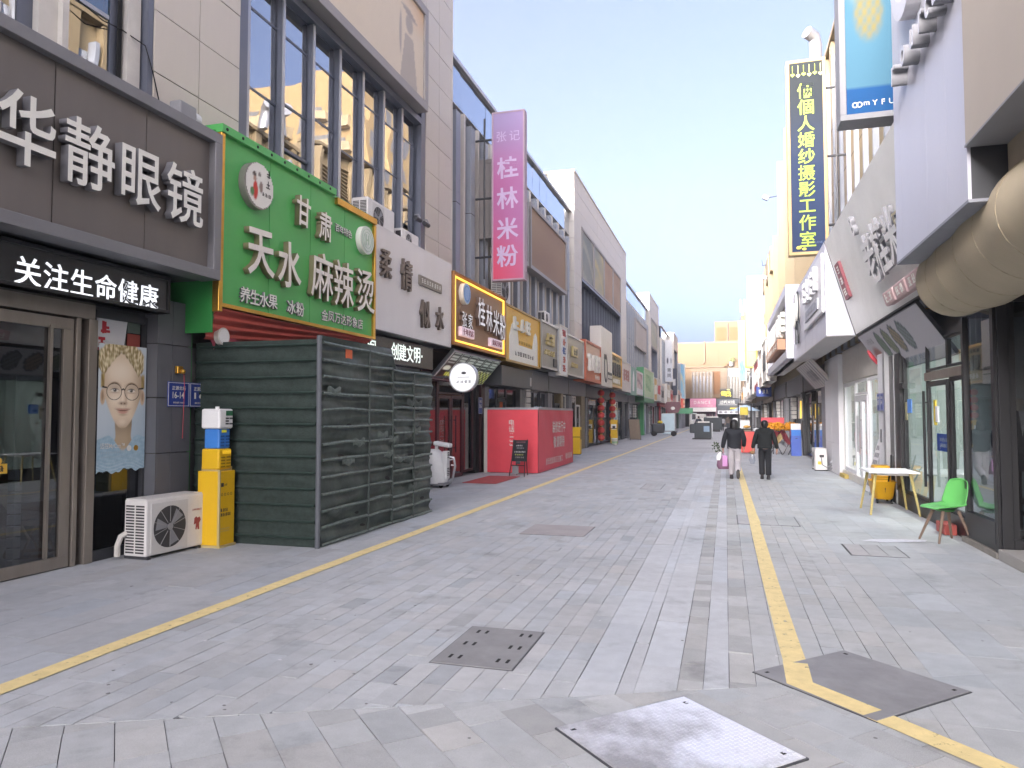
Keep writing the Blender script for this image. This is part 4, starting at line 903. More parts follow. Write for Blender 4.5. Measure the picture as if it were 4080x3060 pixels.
MB().box(0, 4.6, -1.0, 0, -.08, 0).build('board', m_offw, t)
for k in range(8): MB().box(.1+.57*k, .36+.57*k, -.98, -.02, 0, .006).build('stripe', m_grey, t)
scribble(t, m_dkgrey, 1.6, 3.4, -.5, .5, .007, 5, .003, seed=105)
FR = [(37.2, 41.5, 3.9, 5.9, '#bcb39c', 'cream sign after the fat lettered sign', 0), (41.8, 46.5, 3.6, 6.0, '#c4c0ba', 'white sign with scribbled dark drawings', 1), (46.8, 51.8, 3.5, 5.9, '#b9a9a0', 'pale sign between the scribbled sign and a red one', 2),
      (52.0, 60.0, 3.4, 5.7, '#a84a50', 'long red sign on the right side', 3), (60.4, 67.0, 3.4, 5.4, '#bfbfc2', 'white sign beyond the red sign', 1), (67.4, 76.0, 3.3, 5.4, '#b9b0a8', 'sand coloured sign far along the right', 2), (76.5, 86.0, 3.2, 5.3, '#c0b6ae', 'pale sign far along the right', 3), (86.5, 97, 3.1, 5.0, '#a7a09b', 'grey sign near the right row end', 0), (97.5, 110, 3.0, 4.9, '#b5aaa5', 'last dull sign of the right row', 1)]
for i, (a, b, c, d, col, lb, k) in enumerate(FR):
    t, W, H = sign('R', 2.2 if a < 60 else (2.1 if a < 86 else 2.0), a, b, c, d, lb, M('right_board_%d' % i, col, .5, var=.1, scale=1), m_offw, .1, .5, .05); scribble(t, [m_gold, m_dkgrey, m_letw, m_letw][k], .5, W-.5, H*.5, H*.5, 0, 5, .04, seed=110+i, thick=.2)
t, W, H = hang(1.95, 2.9, 50, 2.95, 3.6, 'deep blue box sign low on the right side', .6, M('blue_trim', '#33457e', .5), .04, M('blue_sign', '#2f4a97', .5)); scribble(t, m_letw, .1, .8, .33, .3, .0, 3, .005, seed=120)

# upper walls
R1 = thing('finned_block', (3.3, 27, 0), 'right block with vertical fins behind the navy sign', 'building', 'right row of blocks', side='R')
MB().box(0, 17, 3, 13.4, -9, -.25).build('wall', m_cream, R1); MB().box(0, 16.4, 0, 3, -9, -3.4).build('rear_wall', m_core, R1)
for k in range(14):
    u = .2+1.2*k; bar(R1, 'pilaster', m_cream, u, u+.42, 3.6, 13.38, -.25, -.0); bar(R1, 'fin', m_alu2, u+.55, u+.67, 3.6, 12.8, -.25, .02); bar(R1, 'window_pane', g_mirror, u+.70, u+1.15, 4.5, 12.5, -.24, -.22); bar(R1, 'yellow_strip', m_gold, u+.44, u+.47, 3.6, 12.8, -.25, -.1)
    for v in (6.6, 8.6, 10.6): bar(R1, 'joint', m_core, u, u+.42, v, v+.03, -.002, .002)
bar(R1, 'coping', m_cream, -.02, 17, 13.4, 13.55, -.5, .04)
R2 = thing('louvred_block', (2.95, 52, 0), 'cream right block with tall sunlit louvre panels', 'building', 'right row of blocks', side='R')
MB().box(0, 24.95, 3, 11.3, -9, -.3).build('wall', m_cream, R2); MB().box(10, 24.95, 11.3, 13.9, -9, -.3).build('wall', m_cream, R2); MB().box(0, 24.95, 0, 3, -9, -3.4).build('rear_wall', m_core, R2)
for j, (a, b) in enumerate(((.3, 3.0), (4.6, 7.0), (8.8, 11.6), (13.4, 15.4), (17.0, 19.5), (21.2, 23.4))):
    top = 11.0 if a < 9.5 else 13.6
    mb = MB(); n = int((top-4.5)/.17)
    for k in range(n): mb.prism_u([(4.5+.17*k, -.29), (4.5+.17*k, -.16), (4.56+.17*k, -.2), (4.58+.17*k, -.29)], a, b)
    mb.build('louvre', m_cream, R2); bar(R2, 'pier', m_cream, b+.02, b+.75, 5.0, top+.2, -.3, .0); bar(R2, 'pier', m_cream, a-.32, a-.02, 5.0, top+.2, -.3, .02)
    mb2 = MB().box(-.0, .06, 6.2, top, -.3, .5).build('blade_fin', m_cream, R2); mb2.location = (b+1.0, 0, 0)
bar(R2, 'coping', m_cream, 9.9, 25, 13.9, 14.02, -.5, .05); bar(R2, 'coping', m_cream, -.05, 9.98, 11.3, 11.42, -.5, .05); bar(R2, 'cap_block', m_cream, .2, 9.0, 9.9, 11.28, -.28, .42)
R3 = thing('plain_block', (2.9, 78, 0), 'plain cream right block beyond the louvred one', 'building', 'right row of blocks', side='R')
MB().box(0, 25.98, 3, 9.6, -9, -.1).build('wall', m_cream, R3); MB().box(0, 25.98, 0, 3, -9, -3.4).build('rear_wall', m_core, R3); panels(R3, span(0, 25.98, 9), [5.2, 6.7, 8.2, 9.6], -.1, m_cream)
for k in range(6): bar(R3, 'window_pane', g_mirror, 1.5+4.2*k, 3.2+4.2*k, 5.8, 8.6, -.06, -.045)
R4 = thing('plain_block', (2.6, 112, 0), 'last low block of the right row', 'building', 'right row of blocks', side='R')
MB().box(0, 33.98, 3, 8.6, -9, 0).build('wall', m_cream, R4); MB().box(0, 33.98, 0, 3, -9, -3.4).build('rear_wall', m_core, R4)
for k in range(6): bar(R4, 'window', g_mirror, 2+5.3*k, 4.4+5.3*k, 5.8, 7.8, 0, .03)
# roof things
t = thing('vent_pipe', (3.0, 25.2, 13.4), 'shiny bent vent pipe on the roof behind the navy sign', 'vent pipe'); MB().tube([(0, 0, 0), (0, 0, .5), (-.06, -.1, .75), (-.3, -.3, .85)], .2, 14).build('duct', m_alu, t, smooth=True)
for i, (x, y, z, lb) in enumerate(((2.3, 41.4, 13.6, 'grey floodlight on an arm at the right roof edge'), (2.35, 45.2, 9.9, 'lower grey floodlight on an arm over the white vertical sign'), (2.3, 47, 11.0, 'bent rod lamp arm above the lower floodlight'))):
    t = thing('floodlight', (x, y, z), lb, 'floodlight', 'floodlights on the right wall'); MB().tube([(0, 0, 0), (.7, 0, .08)], .03, 6).build('arm', m_dkgrey, t)
    if i < 2: MB().box(-.22, .1, -.12, .12, -.12, .12).xf(Matrix.Rotation(.5, 4, 'Y')).build('lamp_head', m_grey, t, bevel=.02)
    else: MB().tube([(0, 0, 0), (-.02, 0, .35)], .025, 6).build('rod', m_dkgrey, t)

# ================================================================ END OF THE STREET
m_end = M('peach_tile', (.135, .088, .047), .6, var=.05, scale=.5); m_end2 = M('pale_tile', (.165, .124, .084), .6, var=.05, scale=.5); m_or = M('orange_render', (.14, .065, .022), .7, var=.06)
E_b = thing('end_building', (0, 112, 0), 'peach tiled building closing the far end of the street', 'building', side='P')
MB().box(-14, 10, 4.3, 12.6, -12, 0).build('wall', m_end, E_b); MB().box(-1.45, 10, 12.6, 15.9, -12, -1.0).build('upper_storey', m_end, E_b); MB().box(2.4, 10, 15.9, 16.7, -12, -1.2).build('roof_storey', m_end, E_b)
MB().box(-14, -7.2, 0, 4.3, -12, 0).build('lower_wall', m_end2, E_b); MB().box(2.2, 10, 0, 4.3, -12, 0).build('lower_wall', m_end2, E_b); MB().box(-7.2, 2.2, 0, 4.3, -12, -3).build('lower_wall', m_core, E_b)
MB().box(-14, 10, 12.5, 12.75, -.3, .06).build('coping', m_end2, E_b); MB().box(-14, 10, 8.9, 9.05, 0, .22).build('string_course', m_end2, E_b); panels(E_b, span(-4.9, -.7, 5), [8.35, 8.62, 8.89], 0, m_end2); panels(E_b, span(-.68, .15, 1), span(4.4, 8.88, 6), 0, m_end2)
mb = MB()
MB().box(-4.9, -1.75, 4.3, 8.3, .01, .06).build('window_backing', M('warm_window', '#7d786e', .4), E_b)
for k in range(7): MB().box(-4.9+.5*k, -4.72+.5*k, 4.32, 8.3, .06, .26).build('mullion', m_end2, E_b)
for k in range(6): MB().box(-4.70+.5*k, -4.42+.5*k, 5.2, 7.6, .065, .09).build('window_pane', m_grey, E_b)
MB().box(-1.65, -.72, 4.9, 8.25, .005, .05).build('render_panel', m_or, E_b)
MB().box(.2, 2.2, 4.3, 8.8, .01, .06).build('window_backing', M('white_window', '#8d908c', .4), E_b)
for k in range(5): MB().box(.5+.42*k, .6+.42*k, 4.32, 7.6, .06, .3).build('mullion', m_end2, E_b)
MB().box(.16, .3, 4.3, 8.8, .06, .4).build('window_frame', m_end2, E_b)
mb = MB(); mb.tube([(-2.9, 12.9, .1), (-2.9, 9.7, .1), (-3.2, 9.5, .1)], .09, 8); mb.build('downpipe', m_end2, E_b); MB().tube([(.5, 12.7, -.9), (.5, 15.6, -.9)], .05, 8).build('downpipe', m_dkgrey, E_b)
MB().box(-.95, -.88, 9.3, 11.6, 0, .03).build('expansion_joint', m_or, E_b)
for x0, x1, v0, v1 in ((-1.2, .3, 13.0, 15.0), (.7, 2.3, 13.0, 15.0)): MB().box(x0, x1, v0, v1, -.998, -.985).build('blind_panel', m_or, E_b)
t = thing('roof_aerial', (2.6, 112.5, 16.7), 'white telecom aerials on the roof at the street end', 'aerial'); mb = MB(); mb.tube([(0, 0, 0), (0, 0, 1.2)], .06, 6)
for dx in (-.3, .25): mb.box(dx-.08, dx+.08, -.08, .08, .5, 2.3)
mb.build('antenna', m_white, t); MB().box(.4, .5, -.05, .05, 0, .9).build('bracket', m_grey, t)
t = thing('roof_plant', (.9, 111.4, 8.95), 'cluster of tanks and pots on the ledge at the street end', 'plant pots'); mb = MB(); mb.cyl((0, .2, .1), .3, .6, 'z', 12); mb.build('tank', m_alu, t); MB().box(-1.1, -.6, .1, .5, .1, .6).build('crate', M('brown_crate', '#7d5a40', .7), t); mb = MB()
for k in range(26): mb.ball((RND.uniform(-.3, .5), RND.uniform(0, .4), RND.uniform(.6, 1.3)), RND.uniform(.06, .14), nu=6, nv=4)
mb.build('foliage', M('dusty_leaf', '#6e7a52', .8), t)
# DANCE shop
t = thing('shop_sign', (-5.1, 112, 2.95), 'pink DANCE sign at the end of the street', 'sign', 'shop signs over the doors', side='P')
MB().box(0, 3.75, 0, 1.3, 0, .5).build('board', M('pink_board', '#c9869e', .5, var=.06), t); line(t, 'DANCE', m_letw, 1.8, .72, .5, .66, 2.6, .03, .012, .9); scribble(t, m_letw, 2.5, 3.3, .2, .12, .5, 5, .01, seed=130)
t = thing('awning', (-5.2, 112, 2.3), 'cream awning under the pink sign', 'awning', side='P'); MB().prism_u([(0, .9), (.0, .95), (.62, .52), (.62, .45)], 0, 3.85).build('canopy', m_offw, t)
t = thing('shopfront', (-5.2, 112, 0), 'pink clothes shop front at the street end', 'shop front', side='P')
MB().box(0, 3.9, 0, 2.95, -2.9, -2.8).build('back_wall', M('plum_interior', '#7d5566', .9), t)
for k in range(11): MB().box(.3+.32*k, .46+.32*k, .4, 2.0, -1.2, -1.1).build('garment', M('garment_%d' % (k % 4), ('#b98da4', '#c9b9bf', '#6f7f93', '#8d5f78')[k % 4], .8), t)
MB().box(-.05, .1, 0, 2.95, -.5, .05).build('column', m_offw, t); MB().box(3.75, 3.95, 0, 2.95, -.5, .05).build('column', M('pink_column', '#c099a5', .6), t); MB().box(.1, .7, .4, 1.9, -.3, -.25).build('poster', m_letw, t)
# noodle shop at the end
t = thing('shop_sign', (-1.25, 112, 2.5), 'dark grey sign with tall white letters and a yellow bar at the street end', 'sign', 'shop signs over the doors', side='P')
MB().box(0, 3.4, 0, 1.7, 0, .4).build('board', M('slate_board', '#52575c', .5), t)
line(t, '过桥米线', m_letw, 1.5, 1.2, .4, .56, 2.2, .02, .016); MB().box(.25, 2.9, .78, .83, .4, .42).build('rule', m_letw, t); MB().box(1.9, 3.2, .18, .38, .4, .43).build('yellow_bar', M('lit_yellow_bar', '#d9c02f', .5, emit=.5), t)
t = thing('shop_sign', (-.75, 111.7, 4.25), 'black sign with glowing yellow brush letters at the street end', 'sign', 'shop signs over the doors', side='P')
MB().box(0, 1.75, 0, 1.45, 0, .2).build('board', M('near_black_board', '#3c3f3c', .5), t); m_glow = M('glowing_yellow', '#ffe23c', .5, emit=1.6, ecol=(1, .78, .08))
text(t, '倚', m_glow, .48, .75, .2, .72, .02, .02, 'character'); text(t, '风', m_glow, 1.18, .62, .2, .78, .02, .02, 'character'); MB().ball((1.2, 1.28, .22), .26, .1, .02).build('leaf_mark', M('dim_glow', '#b8ad6a', .5, emit=.4), t)
t = thing('menu_board', (-1.1, 111.9, 1.95), 'white picture menu strip under the dark grey sign', 'menu board', side='P'); MB().box(0, 3.1, 0, .52, 0, .3).build('board', m_white, t)
for k in range(4): MB().ball((.4+.75*k, .26, .3), .24, .16, .02).build('dish_print', m_grey, t)
t = thing('shopfront', (-1.2, 112, 0), 'dark open noodle shop front at the street end', 'shop front', side='P'); MB().box(0, 3.3, 0, 2.5, -2.9, -2.8).build('back_wall', m_roomd, t); MB().box(0, .12, 0, 2.5, -.4, .05).build('column', m_grey, t); MB().box(3.2, 3.4, 0, 2.5, -.4, .05).build('column', m_grey, t); MB().box(.5, 2.6, .0, .9, -1.4, -.9).build('counter', m_dkgrey, t)
# high-rises whose sunlit faces show in the window glass
def tower(x, y, w, d, h, lb):
    t = thing('tower_block', (x, y, 0), lb, 'high-rise', 'high-rises beyond the right row'); MB().box(0, w, 0, d, 0, h).build('wall', M('tower_wall', '#8a7550', .7, var=.05), t)
    mb = MB()
    for k in range(int(h/3.1)-1):
        for i in range(int(w/3.4)):
            mb.box(1+3.4*i, 2.7+3.4*i, -.05, .1, 1.2+3.1*k, 2.9+3.1*k)
        for i in range(int(d/3.4)): mb.box(-.05, .1, 1+3.4*i, 2.7+3.4*i, 1.2+3.1*k, 2.9+3.1*k)
    mb.build('window', M('tower_window', '#5f6062', .3), t, kind='stuff')
    mb = MB()
    for k in range(int(h/3.1)-1):
        for i in range(int(w/6.8)): mb.box(3.2+6.8*i, 5.6+6.8*i, -1.0, 0, .9+3.1*k, 2.0+3.1*k)
    mb.build('balcony', M('tower_wall2', '#94866a', .7), t, kind='stuff')
tower(24, 72, 26, 18, 41, 'tall beige high-rise reflected in the window bay'); tower(54, 84, 30, 18, 41, 'farther beige high-rise reflected in the window glass'); tower(46, 24, 20, 18, 41, 'beige high-rise to the right of the viewpoint')
# ================================================================ GROUND FLOOR, LEFT
def handle(th, u, v0, v1, w, mat=None, r=.016):
    mb = MB(); mb.tube([(u, v0, w+.07), (u, v1, w+.07)], r, 8)
    for v in (v0+.12*(v1-v0), v1-.12*(v1-v0)): mb.tube([(u, v, w), (u, v, w+.07)], .012, 6)
    mb.build('handle', mat or m_steel, th, smooth=True)
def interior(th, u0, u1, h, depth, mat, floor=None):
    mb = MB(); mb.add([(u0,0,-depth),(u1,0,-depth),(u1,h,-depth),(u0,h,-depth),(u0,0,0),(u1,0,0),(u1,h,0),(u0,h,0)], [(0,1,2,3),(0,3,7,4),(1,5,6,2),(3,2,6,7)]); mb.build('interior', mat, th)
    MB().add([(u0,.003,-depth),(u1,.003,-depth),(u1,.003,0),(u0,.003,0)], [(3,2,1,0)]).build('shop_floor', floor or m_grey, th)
def framed(th, name, mat, u0, u1, v0, v1, w0, w1, fr, gl=None, mats_name='pane'):
    mb = MB(); mb.box(u0, u1, v0, v0+fr, w0, w1); mb.box(u0, u1, v1-fr, v1, w0, w1); mb.box(u0, u0+fr, v0+fr, v1-fr, w0, w1); mb.box(u1-fr, u1, v0+fr, v1-fr, w0, w1)
    o = mb.build(name, mat, th, bevel=.004)
    if gl: MB().box(u0+fr, u1-fr, v0+fr, v1-fr, (w0+w1)/2-.004, (w0+w1)/2+.004).build(mats_name, gl, o)
    return o
# spectacle shop
t = thing('shopfront', (-7.1, 0, 0), 'spectacle shop front with brushed steel glass doors', 'shop front', 'shop fronts on the left', side='L'); S1 = t
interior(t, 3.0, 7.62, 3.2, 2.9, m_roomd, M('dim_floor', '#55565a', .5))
bar(t, 'lintel', m_dkgrey, 3.0, 7.62, 2.95, 3.2, -.25, -.02); bar(t, 'lintel', m_dkgrey, 3.0, 7.62, 3.2, 5.0, -.3, -.05)
mb = MB(); mb.box(3.9, 6.68, 2.82, 3.0, -.10, .05); mb.box(6.60, 6.72, 0, 2.82, -.10, .05); mb.box(6.46, 6.52, 0, 2.82, -.1, .02); mb.box(3.9, 4.0, 0, 2.82, -.10, .05); mb.build('door_frame', m_steel, t, bevel=.006)
for a, b, hu in ((4.02, 5.22, 5.10), (5.24, 6.44, 5.36)):
    d = framed(t, 'door', m_steel, a, b, .01, 2.80, -.06, 0, .13, g_dark); mb = MB()
    handle(d, hu, .42, 2.55, 0, m_steel, .02)
bar(t, 'door_mullion', m_steel, 6.13, 6.16, .15, 2.7, -.02, .02)
mb = MB(); mb.box(6.72, 7.50, .0, .12, -.08, .02); mb.box(6.72, 7.50, 2.86, 2.95, -.08, .02); mb.box(7.46, 7.52, .0, 2.95, -.08, .02); mb.build('window_frame', m_dkgrey, t, bevel=.004)
MB().box(6.72, 7.46, .12, 2.86, -.04, -.03).build('window_pane', g_dark, t)
# dark grey tiled pier
t = thing('tiled_pier', (-7.1, 7.50, 0), 'dark grey tiled pier between the spectacle shop and the green board', 'pier', side='L')
MB().box(.03, .58, 0, 3.2, -.9, .16).build('core', m_core, t)
for v0, v1 in ((0, .50), (.50, 1.22), (1.22, 1.93), (1.93, 2.62), (2.62, 3.2)):
    MB().box(.26, .60, v0+.006, v1-.006, .16, .19).build('wall_tile', m_tile, t); MB().box(0, .03, v0+.006, v1-.006, -.2, .185).build('wall_tile', m_tile, t); MB().prism([(.03, .0), (.255, .0)] if 0 else [(.03, v0+.006), (.255, v0+.006), (.255, v1-.006), (.03, v1-.006)], .155, .188).build('wall_tile', m_tile, t)
MB().box(.58, .72, 0, 3.2, -.3, .10).build('green_edge', m_greend, t)
# plates
def plate_sign(t, w, h, s1, s2, s3, rim=True):
    MB().box(-w/2, w/2, -h/2, h/2, 0, .008).build('plate', M('enamel_blue', '#2a3f86', .35), t, bevel=.004)
    mb = MB(); e = .012
    for a, b, c, d in ((-w/2+.012, w/2-.012, -h/2+.012, -h/2+.018), (-w/2+.012, w/2-.012, h/2-.018, h/2-.012), (-w/2+.012, -w/2+.018, -h/2+.018, h/2-.018), (w/2-.018, w/2-.012, -h/2+.018, h/2-.018)): mb.box(a, b, c, d, .008, .010)
    mb.build('border', m_letw, t); text(t, s1, m_letw, 0, h*.25, .008, h*.17, .001, .004, fit=w*.62); text(t, s2, m_letw, -.01, -.01, .008, h*.36, .001, .012, fit=w*.52)
    if s3: text(t, s3, m_letw, 0, -h*.33, .008, h*.08, .001, 0, fit=w*.5)
t = thing('address_plate', (-6.905, 7.87, 1.98), 'blue house number plate 16-14 on the tiled pier', 'address plate', 'blue house number plates', side='L'); plate_sign(t, .40, .33, '正源北街', '16-14', '邮政编码 750011')
t = thing('address_plate', (-6.905, 8.27, 1.98), 'blue house number plate 16 half hidden by the dark hoarding', 'address plate', 'blue house number plates', side='L'); plate_sign(t, .40, .33, '正源北街', '16', '邮政编码')
t = thing('wall_tap', (-6.90, 7.84, 2.30), 'small brass valve on the tiled pier', 'valve', side='L'); MB().box(-.05, .05, -.05, .05, 0, .05).build('body', m_gold, t, bevel=.008); MB().ball((.03, -.02, .06), .035, nu=10, nv=6).build('knob', m_gold, t); MB().tube([(.06, -.03, .05), (.1, -.25, .03), (.09, -.9, .02)], .004, 5).build('red_wire', m_red, t)
t = thing('wall_speaker', (-6.62, 8.30, 2.78), 'round white speaker beside the red cloth', 'speaker', side='L'); MB().cyl((0, 0, 0), .12, .07, 'z', 24).build('casing', m_offw, t, smooth=True); MB().cyl((0, 0, .07), .10, .006, 'z', 24).build('grille', m_whitep, t)
# poster of a young man in round spectacles (printed sheet)
SKIN, SK2, HAIR, BG, TEE = lin('#c9bda6'), lin('#a89678'), lin('#b09a5c'), lin('#a9b6bd'), lin('#8fa6b3')
def fbm(x, y): return .5+.25*math.sin(x*1.0+math.sin(y*1.7)*2)+.15*math.sin(x*2.3+y*.7+1.3)+.10*math.sin(x*5.1-y*1.9)
def face(a, b):
    y = b
    c = mixc(lin('#b4bec4'), lin('#98a8b2'), ss(.2, 1.2, a*.5+(1-b)*.9))
    # neck, shirt
    nkw = .175+.015*ss(.30, .40, y)+.30*ss(.305, .20, y)**2
    nk = ss(.0, .025, nkw-abs(a-.53))*ss(.505, .47, y)*ss(.16, .22, y)
    neck = mixc(lin('#a3927a'), lin('#7f705c'), ss(.27, .43, y)*.8+.25*ss(.0, .16, a-.55)); c = mixc(c, neck, nk)
    sh = .285-.10*abs(a-.53)**1.4*1.5+.055*ss(.14, .32, abs(a-.53)) - .095*ss(.22, .0, abs(a-.53))
    tee = mixc(lin('#93abb8'), lin('#7b95a5'), fbm(a*22, y*60)*.7); tee = mixc(tee, lin('#b3c3cb'), .5*ss(.75, 1., .5+.5*math.sin(y*260+6*math.sin(a*7)+a*14))*ss(.14, .06, y))
    c = mixc(c, tee, ss(-.004, .012, sh-y))
    # ears
    for sx in (-1, 1):
        c = mixc(c, lin('#b59f85'), ell(a, y, .51+sx*.415, .60, .05, .062, .15)); c = mixc(c, lin('#866e5a'), ell(a, y, .51+sx*.418, .605, .022, .036, .5)*.8)
    # face shape: wide cheekbones, narrow soft chin
    t_ = (y-.355)/(.62-.355)
    jaw = .40 if t_ > 1 else .40*(max(0., t_)**.48)*(1-.10*(1-max(0, min(1, t_))))
    f = ss(-.008, .018, jaw-abs(a-.51))*ss(.352, .372, y)*ss(.0, .02, .95-.14*((a-.49)/.36)**2-y)
    lx = (a-.51)/.40; s_ = lin('#c9b9a2')
    s_ = mixc(s_, lin('#8d7861'), ss(.35, 1.05, lx)*.75); s_ = mixc(s_, lin('#a8937a'), ss(.55, 1.0, -lx)*.5)
    s_ = mixc(s_, lin('#e0d6c6'), ell(a, y, .43, .80, .22, .07, .8)*.55); s_ = mixc(s_, lin('#ddd0bd'), ell(a, y, .36, .575, .11, .04, .9)*.6); s_ = mixc(s_, lin('#dccfbc'), ell(a, y, .63, .575, .08, .04, .9)*.35)
    s_ = mixc(s_, lin('#9d876d'), ss(.455, .37, y)*.55); s_ = mixc(s_, lin('#ddd0be'), ell(a, y, .50, .405, .08, .022, .9)*.45)
    for sx in (-1, 1): s_ = mixc(s_, lin('#8f7960'), ell(a, y, .51+sx*.18, .672, .13, .028, .8)*.5)
    s_ = mixc(s_, lin('#e3d8c8'), ell(a, y, .50, .615, .022, .07, .8)*.5); s_ = mixc(s_, lin('#94795f'), ell(a, y, .575, .60, .022, .06, .9)*.5)
    s_ = mixc(s_, lin('#7e6450'), ell(a, y, .51, .551, .085, .013, .7)*.65); s_ = mixc(s_, lin('#3f3029'), max(ell(a, y, .475, .549, .016, .006, .5), ell(a, y, .545, .549, .016, .006, .5))*.75)
    q = (a-.51)/.145; my = .4935+.010*q*q
    s_ = mixc(s_, lin('#a06f63'), ell(a, y, .51, my+.007, .135, .011, .45)*.75); s_ = mixc(s_, lin('#b07d70'), ell(a, y, .51, my-.011, .105, .013, .5)*.8); s_ = mixc(s_, lin('#54372f'), ell(a, y, .51, my, .145, .0035, .5)*.85); s_ = mixc(s_, lin('#8c745c'), ell(a, y, .51, my-.032, .08, .008, .9)*.5)
    c = mixc(c, s_, f)
    for sx in (-1, 1):
        ex = .51+sx*.172
        c = mixc(c, lin('#6d5537'), ell(a, y, ex+sx*.01, .706-.012*((a-ex)/.1)**2, .105, .009, .6)*.75*f)
        e_ = ell(a, y, ex, .650, .078, .0135, .25); c = mixc(c, lin('#c9c1b4'), e_*f); c = mixc(c, lin('#4b4133'), ell(a, y, ex, .651, .034, .0138, .2)*e_); c = mixc(c, lin('#15110e'), ell(a, y, ex, .651, .015, .006, .3))
        c = mixc(c, lin('#3d2f24'), ell(a, y, ex, .6625-.010*((a-ex)/.085)**2, .088, .0042, .4)*.9); c = mixc(c, lin('#8d755d'), ell(a, y, ex, .632, .085, .005, .8)*.55); c = mixc(c, lin('#e8e4dc'), ell(a, y, ex-.012, .655, .007, .003, .3))
    # hair swept up from a middle parting
    dd_ = abs(a-.47); edge = .935-.175*min(1., dd_/.36)**1.3+max(0., dd_-.36)*.45+.004*math.sin(a*75)
    top = 1.03-.55*max(0., dd_-.16)**1.6+.006*math.sin(a*60)
    hm = ss(-.006, .012, y-edge)*ss(-.01, .02, top-y)*ss(.0, .025, .485-dd_)
    d = abs(a-.46); st = fbm(d*30-(y-edge)*26, y*9+d*40)+.10*math.sin((d*40-y*120)+2*math.sin(y*16))+.08*math.sin(a*190+y*60)
    hair = mixc(lin('#857650'), lin('#cfc4a4'), ss(.2, .95, st)); hair = mixc(hair, lin('#57462a'), ss(.035, .0, y-edge)*.55); hair = mixc(hair, lin('#ddd2ab'), ell(a, y, .30, .87, .16, .03, .9)*.4)
    c = mixc(c, hair, hm)
    for sx in (-1, 1): c = mixc(c, mixc(lin('#6b5836'), lin('#a8945e'), fbm(a*60, y*20)), ss(.0, .02, (a-.51)*sx-.375)*ss(.47, .44, (a-.51)*sx)*ss(.655, .68, y)*ss(.80, .76, y))
    # spectacles with thin round rims
    for sx in (-1, 1):
        dd = math.hypot((a-(.51+sx*.185))/.158, (y-.640)/.066); rim = ss(.905, .935, dd)*ss(1.02, .985, dd); c = mixc(c, lin('#1d1b1d'), rim*.93)
        if dd < .92: c = mixc(c, lin('#dfe3e3'), .06)
        u_ = (a-.51)*sx; c = mixc(c, lin('#232122'), (1 if .335 < u_ < .43 else 0)*ss(.008, .004, abs(y-(.668+.05*(u_-.335)))))
    c = mixc(c, lin('#1d1b1d'), (1 if abs(a-.51) < .033 else 0)*ss(.008, .004, abs(y-.655-.006*math.cos((a-.51)*60))))
    return tuple(min(.85, v*1.22) for v in c)
t = thing('poster', (-7.07, 6.75, .98), 'window poster of a fair haired youth in round spectacles', 'poster', side='L')
o = print_panel('portrait_print', t, 0, .73, 0, 1.58, .002, face, 150, 260, .35, edge=lambda a, b: b > .022+.012*math.sin(a*13)+.006*math.sin(a*37)+.02*a)
text(t, '迈控MyCon™', m_letw, .23, .355, .006, .072, .0008, .003, fit=.36); scribble(t, M('poster_small', '#9fb0bb', .6), .06, .42, .28, .03, .007, 11, .0006, seed=140); scribble(t, MATS['poster_small'], .06, .40, .225, .02, .007, 13, .0006, seed=141)
for x, mt in ((.48, m_letw), (.59, m_gold)): MB().cyl((x, .32, .006), .036, .002, 'z', 18).build('badge', mt, t)
t = thing('poster', (-7.12, 6.76, 2.5), 'white and red paper stuck high in the spectacle shop window', 'poster', side='L')
mb = MB(); mb.prism([(0, -.02), (.40, -.02), (.46, .38), (0, .40)], 0, .004); mb.build('sheet', m_white, t); scribble(t, m_red, .04, .22, .26, .16, .004, 1, .002, seed=143, thick=.2); scribble(t, m_red, .0, .17, .06, .18, .004, 1, .002, seed=144, thick=.2); MB().box(.46, .66, -.02, .22, 0, .004).build('red_sheet', M('dull_red_paper', '#94483f', .7), t); MB().box(.46, .66, .23, .40, 0, .004).build('green_sheet', M('dull_green_paper', '#5d6a62', .7), t)
def woman(a, b):
    c = lin('#47484c'); c = mixc(c, lin('#8f8a86'), ell(a, b, .45, .25, .5, .35, .3)*.7); c = mixc(c, lin('#1d1c1e'), max(ell(a, b, .42, .74, .36, .26, .12), ell(a, b, .75, .55, .2, .33, .2), ell(a, b, .18, .5, .15, .3, .2)))
    c = mixc(c, lin('#a39c95'), ell(a, b, .45, .70, .17, .17, .2)); c = mixc(c, lin('#958d86'), ell(a, b, .5, .50, .09, .14, .3)); c = mixc(c, lin('#3a3334'), max(ell(a, b, .38, .73, .05, .012, .4), ell(a, b, .53, .74, .05, .012, .4))); return mixc(c, lin('#6d4a48'), ell(a, b, .44, .63, .05, .014, .4))
t = thing('poster', (-7.55, 6.12, .72), 'dim portrait poster of a long haired woman behind the glass door', 'poster', side='L'); print_panel('portrait_print', t, 0, .62, 0, 1.42, 0, lambda a, b: tuple(min(.8, v*1.7) for v in woman(a, b)), 50, 70, .5)
t = thing('sticker', (-7.155, 5.56, 1.18), 'yellow sticker low on the glass door', 'sticker', side='L'); MB().box(-.07, .09, -.07, .03, .098, .102).build('sheet', M('sticker_yellow', '#d2a83a', .5), t); scribble(t, MATS['print_black'], -.05, .07, -.02, .07, .102, 1, .001, seed=150); MB().cyl((0, .06, .098), .035, .003, 'z', 14).build('round_top', MATS['sticker_yellow'], t)
